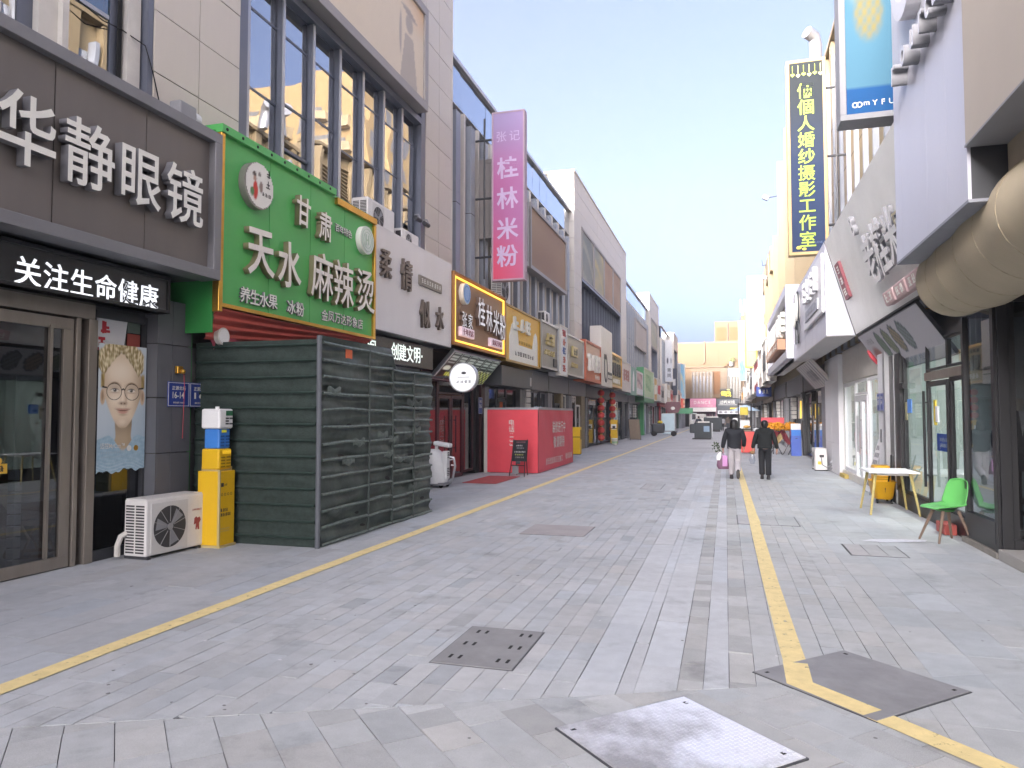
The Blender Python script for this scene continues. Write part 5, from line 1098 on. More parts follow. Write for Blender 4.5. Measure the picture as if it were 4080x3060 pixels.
# rattan chair inside
t = thing('rattan_chair', (-8.15, 6.85, 0), 'brown rattan chair behind the glass door', 'chair'); m_rat = M('rattan', '#6b4a2e', .6, var=.25, scale=20)
mb = MB(); mb.ring((0, 0), .30, .34, .40, .46, 24); mb.ring((0, 0), .24, .27, .0, .04, 24); mb.build('seat_ring', m_rat, t)
for k in range(6):
    q = k*PI/3; MB().tube([(.30*math.cos(q), .30*math.sin(q), .42), (.2*math.cos(q+.3), .2*math.sin(q+.3), .22), (.26*math.cos(q), .26*math.sin(q), .02)], .016, 6).build('leg', m_rat, t)
MB().grid(lambda a, b: (.34*math.cos(PI*.4+a*PI*1.2)*(1+.15*b), .34*math.sin(PI*.4+a*PI*1.2)*(1+.15*b), .46+b*(.5*math.sin(a*PI)+.1)), 24, 10).build('backrest', m_rat, t, smooth=True)
t = thing('display_desk', (-7.5, 7.18, 0), 'low dark desk with a curved arm behind the shop window', 'desk'); MB().box(-.3, .1, 0, .42, .70, .74).build('desk_top', m_grey, t); MB().box(-.28, .05, .03, .40, 0, .70).build('cabinet', m_dkgrey, t); MB().box(-.2, .05, .18, .40, .74, .98).build('carton', M('ochre_carton', '#7d6a35', .8), t)
t = thing('floor_fan_duct', (-7.35, 5.98, .05), 'pale ventilator grille column behind the glass door', 'radiator'); 
for k in range(9): MB().box(-.05, .05, -.04, .04, .12*k, .12*k+.10).build('grille_section', m_offw, t)

# ---- generic shop fronts further along the left
def shopfront(Y0, Y1, label, parts, col=m_tile2, room=m_room, X=-7.1, h=3.35, depth=2.6, side='L', group=None, cols=(0., 1.), colw=.34):
    org = (X, Y0 if side == 'L' else Y1, 0); W = Y1-Y0
    t = thing('shopfront', org, label, 'shop front', group or ('shop fronts on the left' if side == 'L' else 'shop fronts on the right'), side=side)
    interior(t, .02, W-.02, h, depth, room); bar(t, 'lintel', col, 0, W, 2.7, h+.1, -.3, -.02)
    for c in cols:
        u = c*(W-colw)
        MB().box(u+.006, u+colw-.006, 0, 2.7, -.5, .045).build('column', m_core, t)
        for k in range(4): MB().box(u, u+colw, .66*k+.005, .66*k+.655, -.1, .06).build('wall_tile', col, t)
    for p in parts:
        kind, a, b = p[:3]
        if kind == 'door':
            mt = p[3]; fr = framed(t, 'door', mt, a, b, .01, 2.25, -.12, -.06, .09, g_shop); handle(fr, a+.15 if (len(p) > 4 and p[4]) else b-.15, .7, 1.7, -.06, p[5] if len(p) > 5 else m_steel)
        elif kind == 'win':
            v0 = p[4] if len(p) > 4 else .1; framed(t, 'window', p[3], a, b, v0, 2.65, -.12, -.06, .06, g_shop)
        elif kind == 'light': framed(t, 'transom', p[3], a, b, 2.27, 2.68, -.12, -.06, .05, g_shop)
        elif kind == 'wall': MB().box(a, b, 0, 2.7, -.4, .0).build('wall_section', p[3], t)
        elif kind == 'stall': MB().box(a, b, 0, p[4], -.3, .0).build('stall_riser', p[3], t)
        elif kind == 'stuff': MB().box(a, b, 0, p[4], -p[5]-.4, -p[5]).build('shelf', p[3], t)
        elif kind == 'vent':
            for k in range(p[4]): MB().box(a, b, 1.55+.21*k, 1.55+.21*k+.18, -.1, .12).build('vent_box', m_offw, t, bevel=.015)
    return t
m_maroon = M('maroon_frame', '#3a2024', .4, var=.1); m_warm = M('warm_interior', '#9c7a62', .9, var=.15)
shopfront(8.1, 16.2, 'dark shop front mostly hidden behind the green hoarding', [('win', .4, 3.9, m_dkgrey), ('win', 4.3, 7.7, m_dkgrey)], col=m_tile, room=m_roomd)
shopfront(16.25, 20.9, 'rice noodle shop front with maroon double doors', [('win', .35, 1.2, m_maroon), ('door', 1.22, 2.12, m_maroon, 0, m_black), ('door', 2.16, 3.06, m_maroon, 1, m_black), ('light', 1.22, 3.06, m_maroon), ('win', 3.1, 3.95, m_maroon), ('wall', 3.97, 4.3, m_black), ('stuff', .5, 2.6, m_warm, 2.4, 1.6), ('stuff', 2.9, 3.9, M('dusky_red', '#7d4a48', .8), .8, 1.0)], col=m_maroon, room=m_warm)
shopfront(20.95, 25.2, 'grey shop front behind the red hoarding', [('win', .3, 1.6, m_dkgrey), ('door', 1.65, 2.55, m_dkgrey), ('light', 1.65, 2.55, m_dkgrey), ('win', 2.6, 3.8, m_dkgrey)], room=m_rooml)
shopfront(25.25, 29.45, 'grey shop front with tall narrow windows and a vent stack', [('vent', .25, .85, 0, 6), ('win', .95, 1.9, m_dkgrey, .9), ('win', 1.95, 2.7, m_dkgrey, .1), ('win', 2.95, 3.8, m_dkgrey, .9), ('stall', .95, 3.8, m_tile2, .9), ('stuff', 1., 3.5, M('orange_shelf', '#a8674a', .8), 1.8, 1.4)], room=m_rooml)
shopfront(29.5, 33.55, 'open shop front with a dark doorway and grey pier', [('win', .4, 1.2, m_dkgrey), ('door', 1.3, 2.3, m_black), ('wall', 2.4, 2.8, m_cream), ('win', 2.85, 3.6, m_offw)], room=m_room)
shopfront(33.6, 37.9, 'white framed dress shop front', [('win', .3, 1.9, m_offw), ('door', 1.95, 2.95, m_offw), ('wall', 3.0, 4.0, m_cream), ('stuff', .5, 1.7, m_white, 1.9, .6)], room=m_rooml)
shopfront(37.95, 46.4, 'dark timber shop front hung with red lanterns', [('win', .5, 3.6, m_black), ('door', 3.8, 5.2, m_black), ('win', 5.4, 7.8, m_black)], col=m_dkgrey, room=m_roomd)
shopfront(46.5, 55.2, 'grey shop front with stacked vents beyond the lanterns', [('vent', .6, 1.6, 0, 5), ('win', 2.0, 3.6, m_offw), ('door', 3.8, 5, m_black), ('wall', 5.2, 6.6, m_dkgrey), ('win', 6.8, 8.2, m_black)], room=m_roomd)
t = shopfront(55.3, 68.4, 'green edged shop front with a pale blue flower poster', [('win', .8, 3.2, m_dkgrey), ('vent', 3.4, 4.2, 0, 5), ('door', 5, 6.2, m_dkgrey), ('win', 6.6, 8, m_dkgrey), ('wall', 9.2, 12.6, m_white)], room=m_roomd)
bar(t, 'green_pier', M('bright_green_pier', '#4a9560', .5), 8.2, 9.0, 0, 3.2, -.2, .25); print_panel('flower_poster', t, 9.5, 12.2, .1, 2.3, .02, lambda a, b: mixc(lin('#b9bccb'), lin('#5a5f86'), max(ell(a, b, .4, .5, .3, .14, .4)*abs(math.sin(a*9+b*7)), ell(a, b, .62, .3, .12, .25, .3))), 20, 24)
for i, (a, b, lb, c) in enumerate(((68.5, 78, 'brown shop front beyond the flower poster', m_grey), (78.1, 88, 'red edged shop front far along the left', M('red_pier', '#a8333c', .5)), (88.1, 99, 'dark green shop front near the street end', M('dark_green_front', '#3f5a48', .6)))):
    shopfront(a, b, lb, [('win', 1, 3, m_offw), ('door', 3.4, 4.8, m_dkgrey), ('win', 5.4, 8, m_offw)], col=c, room=m_room, X=-7.0 if i < 1 else (-6.7 if i < 2 else -6.1), h=3.1)
# soffit box over the grey door beside the maroon doors
t = thing('service_box', (-7.05, 20.9, 2.62), 'long grey metal service box over the shop door behind the red hoarding', 'service box', side='L'); MB().box(0, 3.6, 0, .62, -.1, .55).build('casing', m_dkgrey, t, bevel=.01); MB().box(3.3, 3.5, .1, .4, .55, .556).build('plate', m_alu, t)
# menu light box over the maroon doors
t = thing('menu_board', (-6.42, 16.75, 3.32), 'slanting lit black menu board with pictures of dishes over the maroon doors', 'menu board', side='L'); t.matrix_world = t.matrix_world @ Matrix.Rotation(rad(42), 4, 'X')
m_menu = M('lit_menu', (1, 1, 1), .4, emit=.55, attr='print')
def lmenu(a, b):
    c = lin('#16201c'); k = a*6 % 1
    if k < .05: return lin('#9aa39a')
    if b > .62 and (b*9 % 1) > .45 and .15 < k < .85: c = lin('#a9b3ab')
    if b < .5 and a > .68: c = mixc(c, lin('#b5bb6a'), 1 if math.sin(a*90)*math.sin(b*30) > .2 else 0)
    elif .16 < b < .30 and .12 < a < .62: c = lin('#c6cf3f') if (a*26 % 1) < .75 else c
    elif .34 < b < .52: c = mixc(c, lin('#c2c3b3'), ell(k, b, .5, .42, .35, .10, .3))
    return c
MB().box(0, 3.9, -.95, 0, -.1, -.004).build('casing', m_alu, t, bevel=.01); print_panel('menu_print', t, .04, 3.86, -.91, -.04, -.003, lmenu, 110, 30, mat=m_menu)
# round hanging sign
t = thing('round_sign', (-5.78, 15.6, 2.58), 'round white hanging sign over the far corner of the green hoarding', 'sign', side='P'); MB().cyl((0, 0, -.10), .32, .12, 'z', 36).build('disc', M('lit_white_disc', '#e8ecee', .4, emit=.35), t, smooth=True); MB().ring((0, 0), .32, .345, -.11, .025, 36).build('rim', m_alu, t)
mb = MB(); mb.ball((.02, .1, .021), .06, .03, .004); mb.box(-.13, .15, .0, .008, .02, .023); mb.build('mark', m_dkgrey, t); scribble(t, m_dkgrey, -.18, .22, -.10, .07, .02, 4, .002, seed=160); MB().tube([(-.3, 0, -.05), (-1.2, .05, -.05)], .02, 6).build('bracket', m_dkgrey, t)
t = thing('address_plate', (-7.03, 20.45, 2.0), 'pale blue house number plate beside the maroon doors', 'address plate', 'blue house number plates', side='L'); plate_sign(t, .34, .5, '正源北街', '16', '')
t = thing('sticker', (-7.16, 22.95, 2.0), 'orange square notice on the grey shop door', 'notice', side='L'); MB().box(-.16, .16, -.16, .16, 0, .004).build('sheet', M('orange_notice', '#d5673c', .6), t)

# ================================================================ GROUND FLOOR, RIGHT
FX = 3.15
t = thing('shopfront', (FX, 15.95, 0), 'black framed glass shop front behind the green chair', 'shop front', 'shop fronts on the right', side='R')
m_pale_room = M('pale_green_interior', '#a7b0ad', .8, var=.1)
interior(t, .05, 4.95, 3.0, 2.6, m_pale_room, M('pale_floor', '#8f9090', .4))
bar(t, 'stall_riser', m_black, .0, 4.75, .0, .28, -.15, .0); bar(t, 'lintel', m_black, 0, 4.9, 2.88, 3.1, -.2, .0); bar(t, 'lintel', m_dkgrey, 0, 5.9, 3.1, 3.4, -.3, -.02)
bar(t, 'column', m_black, .0, .42, .28, 2.88, -.15, .01); bar(t, 'white_strip', m_alu, .44, .50, 0, 2.88, -.1, .03); bar(t, 'column', m_black, .5, .92, .28, 2.88, -.12, .02)
framed(t, 'window', m_black, .92, 2.6, .28, 2.88, -.10, -.04, .05, g_clear); framed(t, 'door', m_black, 2.62, 3.8, .05, 2.25, -.08, -.02, .08, g_clear); handle(t, 2.76, .55, 2.1, -.02, m_black, .022); bar(t, 'closer', m_black, .95, 1.25, 2.2, 2.3, -.04, .04); bar(t, 'transom_rail', m_steel, 2.6, 4.75, 2.27, 2.4, -.08, .0)
framed(t, 'transom', m_black, 2.62, 3.8, 2.42, 2.88, -.08, -.02, .04, g_clear); framed(t, 'window', m_black, 3.82, 4.75, .28, 2.27, -.10, -.04, .06, g_clear); framed(t, 'transom', m_black, 3.82, 4.75, 2.42, 2.88, -.08, -.02, .04, g_clear)
# corner glass case
framed(t, 'corner_case', m_black, 4.78, 6.02, .08, 3.12, -.02, .06, .09, g_shop); bar(t, 'case_base', m_black, 4.86, 5.95, .16, .42, -.03, .07); bar(t, 'corner_post', m_black, 5.93, 6.03, .0, 3.15, -.16, .065); bar(t, 'chipped_plinth', M('chipped_plinth', '#86827c', .8, var=.2, scale=8), 4.72, 6.04, 0, .07, -.2, .09)
MB().box(4.8, 6.0, .3, 3.1, -.75, -.72).build('curtain', M('grey_curtain', '#8f8f92', .9, var=.15, scale=3, streak=True), t)
for a, b, v0, v1, mt in ((1.15, 1.45, 1.75, 2.0, M('sticker_blue', '#4f7fc4', .5)), (.98, 1.12, 1.62, 1.95, M('tag_beige', '#8f8a6a', .6)), (3.05, 3.75, 1.15, 1.42, M('notice_blue', '#2f58c0', .4))): bar(t, 'notice', mt, a, b, v0, v1, -.066, -.056)
scribble(t, m_letw, 3.2, 3.6, 1.33, .06, -.056, 7, .001, seed=170); scribble(t, m_letw, 3.2, 3.6, 1.24, .06, -.056, 7, .001, seed=171)
bar(t, 'yellow_tag', M('tag_yellow', '#c9b53a', .5), 3.0, 3.1, 1.55, 1.95, -.05, -.03); bar(t, 'white_tag', m_white, 3.1, 3.22, 1.6, 1.85, -.05, -.03)
for u, mt, hh in ((1.4, m_white, 1.1), (1.9, m_grey, .8), (3.0, m_dkgrey, 1.9), (4.2, m_black, 1.7)): bar(t, 'display', mt, u, u+.35, 0, hh, -1.7, -1.3)
bar(t, 'light_panel', M('shop_light', (1, 1, 1), .5, emit=45, ecol=(1, .98, .92)), 1.0, 4.4, 2.94, 2.97, -1.7, -1.3)
# mannequin case facing the crossing
t = thing('display_case', (3.12, 9.90, 0), 'black framed display window with a suited tailor dummy', 'display window', side='P')
mb = MB(); mb.box(0, .12, .13, 3.2, -.1, .02); mb.box(.12, 1.3, .13, .24, -.1, .02); mb.box(.12, 1.3, 3.06, 3.2, -.1, .02); mb.box(.50, .56, .24, 3.06, -.08, .0); mb.box(1.2, 1.3, .24, 3.06, -.1, .02); mb.build('frame', m_black, t, bevel=.006)
MB().box(.12, .50, .24, 3.06, -.05, -.042).build('pane', g_dark, t); MB().box(.56, 1.2, .24, 3.06, -.05, -.042).build('pane', g_dark, t); MB().box(.05, 1.3, .13, 3.1, -1.2, -1.15).build('back_wall', m_roomd, t); MB().box(.24, .34, .2, 3.0, -.9, -.85).build('curtain', M('dim_curtain', '#66605a', .9), t); MB().box(.02, 1.3, .13, .2, -1.2, -.1).build('case_floor', m_roomd, t)
t = thing('shop_step', (3.06, 9.86, 0), 'low pale stone step at the right corner', 'step', side='P'); MB().box(0, 3, 0, .13, 0, 7).build('tread', M('step_stone', '#9a9894', .7, var=.1), t, bevel=.01)
t = thing('corner_wall', (3.95, 9.8, .13), 'dark shop wall at the right frame edge', 'wall'); MB().box(0, 2, -7, .0, 0, 3.3).build('wall', m_dkgrey, t)
t = thing('mannequin', (3.47, 10.35, .2), 'headless tailor dummy in a dark navy suit jacket', 'mannequin')
MB().loft([(0, 0, 1.52, .05, .05), (0, 0, 1.60, .055, .055), (0, 0, 1.69, .06, .06), (0, 0, 1.71, .05, .05)], 14).build('neck', M('dummy_cream', '#b5ab98', .6), t, smooth=True)
jk = MB(); jk.loft([(0, 0, .82, .17, .11), (0, 0, .95, .19, .12), (0, 0, 1.12, .17, .11), (0, 0, 1.3, .20, .125), (0, .01, 1.44, .21, .11), (0, .01, 1.53, .13, .08), (0, 0, 1.56, .06, .06)], 18)
for s in (-1, 1): jk.tube([(s*.17, 0, 1.47), (s*.24, 0, 1.25), (s*.25, -.03, 1.0), (s*.24, -.05, .86)], [.06, .062, .055, .045], 10)
jk.build('jacket', M('navy_suit', '#20242f', .8), t, smooth=True); mb = MB(); mb.prism_y([(-.03, 1.56), (.03, 1.56), (.0, 1.25)], -.135, -.11); mb.build('shirt_front', m_offw, t)
mb = MB(); mb.tube([(0, 0, .82), (0, 0, .1)], .02, 8); mb.cyl((0, 0, 0), .16, .05, 'z', 18); mb.ball((0, 0, .45), .05, nu=10, nv=6); mb.ball((0, 0, .3), .04, nu=10, nv=6); mb.build('stand', M('dark_wood', '#33251d', .4), t, smooth=True)
# white pier with house numbers, then the white salon
t = thing('white_pier', (3.08, 16.75, 0), 'white door pier carrying two blue number plates', 'pier', side='R'); MB().box(0, .58, 0, .68, -.3, -.02).build('plinth', m_alu, t); MB().box(0, .6, .68, 3.1, -.3, .0).build('panel', m_white, t, bevel=.01); MB().box(.6, .78, 0, 3.1, -.3, .02).build('grey_edge', m_alu, t); MB().box(.22, .30, 1.15, 1.42, 0, .015).build('slot_plate', m_dkgrey, t)
for i, (u, s, lb) in enumerate(((.16, '15', 'left of two faded blue number plates on the white pier'), (.50, '14', 'right of two faded blue number plates on the white pier'))):
    q = thing('address_plate', (3.06, 16.75-u, 1.98), lb, 'address plate', 'blue house number plates', side='R'); plate_sign(q, .30, .36, '正源北街', s, '')
t = thing('shopfront', (3.2, 22.3, 0), 'bright white salon front with glass doors', 'shop front', 'shop fronts on the right', side='R')
interior(t, .05, 5.5, 2.95, 3.2, m_rooml, M('salon_floor', '#a9a9aa', .35)); bar(t, 'fascia', m_offw, 0, 5.55, 2.62, 3.5, -.15, .0); bar(t, 'sill', m_offw, 0, 5.55, 0, .18, -.2, .04)
framed(t, 'window', m_white, .1, 1.85, .18, 2.6, -.10, -.02, .10, g_clear); framed(t, 'door', m_white, 1.9, 2.75, .05, 2.2, -.08, 0, .14, g_clear); framed(t, 'door', m_white, 2.78, 3.6, .05, 2.2, -.08, 0, .14, g_clear); framed(t, 'transom', m_white, 1.9, 3.6, 2.22, 2.6, -.08, -.02, .06, g_clear); framed(t, 'window', m_white, 3.65, 5.5, .18, 2.6, -.10, -.02, .08, g_clear)
handle(t, 2.66, .8, 1.7, 0, m_alu); handle(t, 2.88, .8, 1.7, 0, m_alu)
for u, v, mt in ((.6, 1.2, m_white), (1.2, .9, m_red), (3.9, .95, m_dkgrey), (4.4, 1.0, m_grey), (5.0, .8, m_white)): bar(t, 'salon_seat', mt, u, u+.45, .45, v, -1.6, -1.2); 
for a in (3.8, 4.4): bar(t, 'wall_print', M('orange_print', '#b9814f', .6, emit=.25, ecol=lin('#d59a5a')), a, a+.28, 1.6, 2.15, -.6, -.58)
bar(t, 'light_panel', M('salon_light', (1, 1, 1), .5, emit=16, ecol=(1, .97, .9)), .4, 5.2, 2.86, 2.89, -1.4, -1.1); bar(t, 'light_panel', MATS['salon_light'], .4, 5.2, 2.86, 2.89, -2.5, -2.2); bar(t, 'yellow_mat', M('yellow_foam', '#b5a05a', .8), .1, 1.0, 0, .1, .04, .14)
t = thing('white_pier', (3.1, 25.2, 0), 'broad white wall pier behind the outdoor air conditioner', 'pier', side='R'); MB().box(0, 2.85, 0, 3.45, -.6, 0).build('wall', m_white, t); panels(t, [0, 1.4, 2.85], [0, .9, 1.8, 2.7, 3.45], 0, m_white, gap=.01, t=.012)
shopfront(25.3, 33.3, 'dark shop front with a yellow neon curve on the right', [('win', .5, 2.6, m_black), ('door', 2.8, 4.0, m_black), ('win', 4.2, 6.0, m_black), ('wall', 6.2, 7.4, m_grey), ('stuff', .8, 3.5, M('peach_posters', '#a8806a', .8), 2.2, .5)], col=m_dkgrey, room=m_roomd, X=3.2, side='R')
t = thing('neon_sign', (3.06, 32.2, 1.95), 'curved yellow neon tube on the right shop wall', 'neon sign', side='R'); MB().tube([(0, -.36, .06), (.0, -.12, .06), (.04, .12, .06), (.09, .36, .06)], .028, 8).build('tube', M('yellow_neon', '#ffd24a', .4, emit=1.3, ecol=(1, .62, .08)), t, smooth=True); MB().box(-.15, .25, -.45, .45, .0, .01).build('backing', m_grey, t)
for i, (a, b, lb) in enumerate(((33.4, 42, 'grey shop front behind the flower stands'), (42.1, 52, 'grey shop front with stacked vents on the right'), (52.1, 66, 'grey shop front beneath the long red sign'), (66.1, 80, 'shop front with pale piers far along the right'), (80.1, 96, 'dim shop front near the right row end'), (96.1, 111, 'last shop front of the right row'))):
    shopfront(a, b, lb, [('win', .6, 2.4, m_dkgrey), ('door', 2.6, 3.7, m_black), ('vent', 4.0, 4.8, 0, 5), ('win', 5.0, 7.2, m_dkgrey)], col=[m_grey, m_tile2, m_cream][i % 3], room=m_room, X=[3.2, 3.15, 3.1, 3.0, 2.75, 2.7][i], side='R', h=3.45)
# ================================================================ THINGS ON THE STREET
# outdoor air conditioner units
m_ac = M('ac_white', '#d4d2cf', .4, var=.06, scale=5); m_acd = M('ac_grille', '#8d8c8c', .5); m_dark = M('louvre_dark', '#3b3a3b', .7)
def ac_unit(name, loc, label, rotz, w=.92, h=.70, d=.33, logo=True, group='air conditioner outdoor units', side_slots=True):
    t = thing(name, loc, label, 'air conditioner', group, rotz)          # front faces local -y
    MB().box(-w/2, w/2, -d/2, d/2, .035, h).build('casing', m_ac, t, bevel=.018)
    MB().box(-w/2+.01, w/2-.01, -d/2+.01, d/2-.01, h, h+.012).build('lid', m_ac, t, bevel=.006)
    cx, cz, r = -w*.12, h*.5, h*.36
    MB().box(cx-r*1.14, cx+r*1.14, -d/2-.006, -d/2+.002, cz-r*1.2, cz+r*1.2).build('front_panel', M('ac_front', '#c3c1be', .45, var=.05), t, bevel=.004)
    MB().cyl((cx, -d/2-.008, cz), r, .002, 'y', 36).build('fan_opening', m_dark, t)
    mb = MB()
    for k in range(11): mb.ring((cx, -cz), r*(.14+.086*k)-.0045, r*(.14+.086*k), .0, .006, 36)
    mb.xf(Matrix.Translation((0, -d/2-.008, 0)) @ Matrix.Rotation(PI/2, 4, 'X') @ Matrix.Scale(-1, 4, (0, 1, 0)) @ Matrix.Scale(-1, 4, (0, 1, 0)))
    mb.v = [(x, -d/2-.010+.0*z, z2) for (x, z, z2) in mb.v]
    for k in range(10): q = k*PI/5; mb.box(-.003, .003, -.003, .003, .06, r-.005); n = 8; R = Matrix.Translation((cx, -d/2-.011, cz)) @ Matrix.Rotation(q, 4, 'Y'); mb.v[-n:] = [tuple(R @ Vector(p)) for p in mb.v[-n:]]
    mb.cyl((cx, -d/2-.016, cz), r*.17, .006, 'y', 18); mb.build('fan_guard', m_acd, t)
    bl = MB()
    for k in range(3):
        q = k*2*PI/3+.4; p = [(math.cos(q)*r*.15, math.sin(q)*r*.15), (math.cos(q+.1)*r*.92, math.sin(q+.1)*r*.92), (math.cos(q+.75)*r*.9, math.sin(q+.75)*r*.9), (math.cos(q+.9)*r*.15, math.sin(q+.9)*r*.15)]
        bl.add([(cx+a, -d/2-.0095, cz+b) for a, b in p], [(0, 1, 2, 3)])
    bl.build('fan_blade', m_grey, t)
    if side_slots:
        mb = MB(); n = 17
        for k in range(n):
            for a, b in ((-d/2+.03, -.012), (.012, d/2-.03)): mb.box(-w/2-.003, -w/2+.003, a, b, .07+(h-.12)*k/n, .07+(h-.12)*k/n+.019)
        mb.build('side_slot', m_dark, t)
    MB().box(-w/2+.02, -w/2+.07, -d/2-.008, d/2+.01, 0, .035).build('foot', m_dkgrey, t); MB().box(w/2-.12, w/2-.07, -d/2-.008, d/2+.01, 0, .035).build('foot', m_dkgrey, t)
    if logo:
        scribble(t, M('logo_red', '#a1505a', .5), 0, .16, 0, .025, 0, 7, .001, seed=180).matrix_local = Matrix.Translation((w*.30-.03, -d/2-.002, h*.72)) @ Matrix.Rotation(PI/2, 4, 'X')
        o = MB().prism([(-.05, .10), (-.02, .12), (.0, .10), (.04, .11), (.06, .07), (.03, .03), (.035, -.05), (.01, -.05), (.0, -.01), (-.015, -.05), (-.03, -.04), (-.02, .03), (-.06, .02)], 0, .002).build('faded_sticker', M('sticker_red', '#95464a', .6, var=.3, scale=30), t); o.matrix_local = Matrix.Translation((w*.36, -d/2-.002, h*.42)) @ Matrix.Rotation(PI/2, 4, 'X')
    return t
# front towards the street (+x), long side along y; rotz turns local -y to +x
ac1 = ac_unit('outdoor_unit', (-6.70, 7.47, 0), 'white air conditioner unit on the ground by the spectacle shop', rad(90-3), .94, .70, .34)
mb = MB(); mb.tube([(-.46, .14, .30), (-.52, .16, .27), (-.55, .18, .16), (-.53, .20, .04)], .035, 8); mb.build('hose', m_offw, ac1, smooth=True)
m_ac2 = ac_unit('outdoor_unit', (-6.9, 13.3, 5.40), 'larger air conditioner unit on top of the white shop sign', rad(90), 1.2, .62, .36, False)
ac_unit('outdoor_unit', (-6.9, 14.75, 5.40), 'smaller air conditioner unit on top of the white shop sign', rad(90), .9, .40, .34, False)
ac_unit('outdoor_unit', (-6.85, 21.9, 5.20), 'air conditioner unit on the ledge below the pink vertical sign', rad(90), .9, 1.05, .36, False)
ac_unit('outdoor_unit', (-6.75, 27.2, 5.22), 'small air conditioner unit over the grey metal sign', rad(90), .8, .5, .3, False)
a = ac_unit('outdoor_unit', (2.80, 24.45, 0), 'cream air conditioner unit on the right pavement by the white pier', rad(-90), .86, .68, .34, False, side_slots=False)
mb = MB(); mb.box(.43, .436, -.05, .08, .42, .50); mb.build('service_cover', m_dark, a); mb = MB(); mb.tube([(.44, .0, .42), (.47, .02, .2), (.52, .15, .12), (.55, .35, .22), (.5, .42, .38), (.44, .33, .40), (.45, .25, .25)], .018, 7); mb.tube([(.5, .2, .05), (.6, .3, .12), (.55, .4, .02)], .03, 7); mb.build('hose', m_grey, a, smooth=True); MB().box(.431, .434, -.1, .0, .2, .3).build('sticker', MATS['tag_yellow'], a)
# cameras on the bay
for i, (y, lb) in enumerate(((15.55, 'near one of two small security cameras on the panelled wall'), (16.05, 'far one of two small security cameras on the panelled wall'))):
    t = thing('security_camera', (-6.9, y, 6.35), lb, 'camera', 'cameras on the panelled wall'); MB().tube([(-.1, 0, .1), (0, 0, .1), (.05, 0, 0)], .018, 6).build('bracket', m_grey, t); MB().cyl((0, -.16, -.02), .055, .26, 'y', 12).build('camera_body', m_dkgrey, t)

# green hoarding (battens over dark mesh cloth)
m_mesh = M('green_scaffold_net', '#2a3632', .8, var=.35, scale=14, bump=.5, bscale=45); m_mesh2 = M('worn_tarpaulin', '#3c4642', .5, var=.5, scale=4, bump=.9, bscale=5)
t = thing('site_hoarding', (-5.06, 8.27, 0), 'tall dark green site hoarding of net and tarpaulin with battens', 'hoarding', 'hoardings round shops under repair')
rh = random.Random(4)
def wavy(nu, nv, fn, name, mat): return MB().grid(fn, nu, nv).build(name, mat, t, smooth=True, sharp=80)
HH = 2.70
def netz(a, b): x = -1.92*(1-a); return (x, .01+.006*math.sin(b*86+a*3)+.012*math.sin(a*23+b*7)*math.sin(b*31), b*HH)
wavy(90, 120, netz, 'net', m_mesh)
def tarp(a, b):
    k = b*13 % 1; sag = .035*math.sin(k*PI)*math.sin(a*9+b*5+2*math.sin(b*17))
    return (.02+sag+.012*math.sin(a*31+b*13)*math.sin(b*19), a*3.68, b*(HH+.05-.28*ss(.55, .62, a)*1 - .0*a))
wavy(130, 120, tarp, 'tarpaulin', m_mesh2)
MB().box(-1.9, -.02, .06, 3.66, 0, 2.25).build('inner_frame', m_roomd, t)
m_bat = M('worn_batten', '#58635d', .5, var=.55, scale=12); m_batn = M('dark_batten', '#20312c', .8, var=.3, scale=12)
for k in range(13):
    v = .03+HH*k/12.4
    for a, b in ((.03, 1.28), (1.30, 2.06), (2.08, 2.86), (2.88, 3.66)):
        vv = v if a < 2.07 else v*.915+.0
        if vv < 2.7: 
            j = rh.gauss(0, .008); mb = MB(); mb.tube([(.045, a, vv+j), (.05, (a+b)/2, vv+rh.gauss(0, .008)), (.045, b, vv+rh.gauss(0, .006))], [.02, .024, .02], 6); mb.build('batten', m_bat, t)
    v2 = .12+HH*k/12.9
    if v2 < 2.68: MB().tube([(-1.9, -.012, v2+rh.gauss(0, .006)), (-1, -.018, v2+rh.gauss(0, .006)), (-.03, -.012, v2)], .018, 6).build('batten', m_batn, t)
MB().tube([(.02, -.02, 0), (.022, -.02, 1.4), (.015, -.02, 2.74)], .034, 8).build('corner_post', M('grey_post', '#55595f', .6), t)
for a in (1.29, 2.07, 2.87): MB().tube([(.05, a, .02), (.055, a+.01, 1.2), (.05, a, 2.66 if a < 2 else 2.42)], .016, 6).build('seam', m_mesh2, t)
MB().box(.035, .04, .62, .80, 2.44, 2.62).build('orange_label', MATS['orange_notice'], t)
for k in range(16):
    y, z = rh.uniform(.1, 3.2), rh.uniform(.3, 2.3); mb = MB(); mb.grid(lambda a, b: (.052+.02*math.sin(a*PI)*math.sin(b*3), y+.35*a, z+.10*b+.02*math.sin(a*9)), 8, 3); mb.build('loose_fold', m_bat if k % 2 else m_mesh2, t, smooth=True)
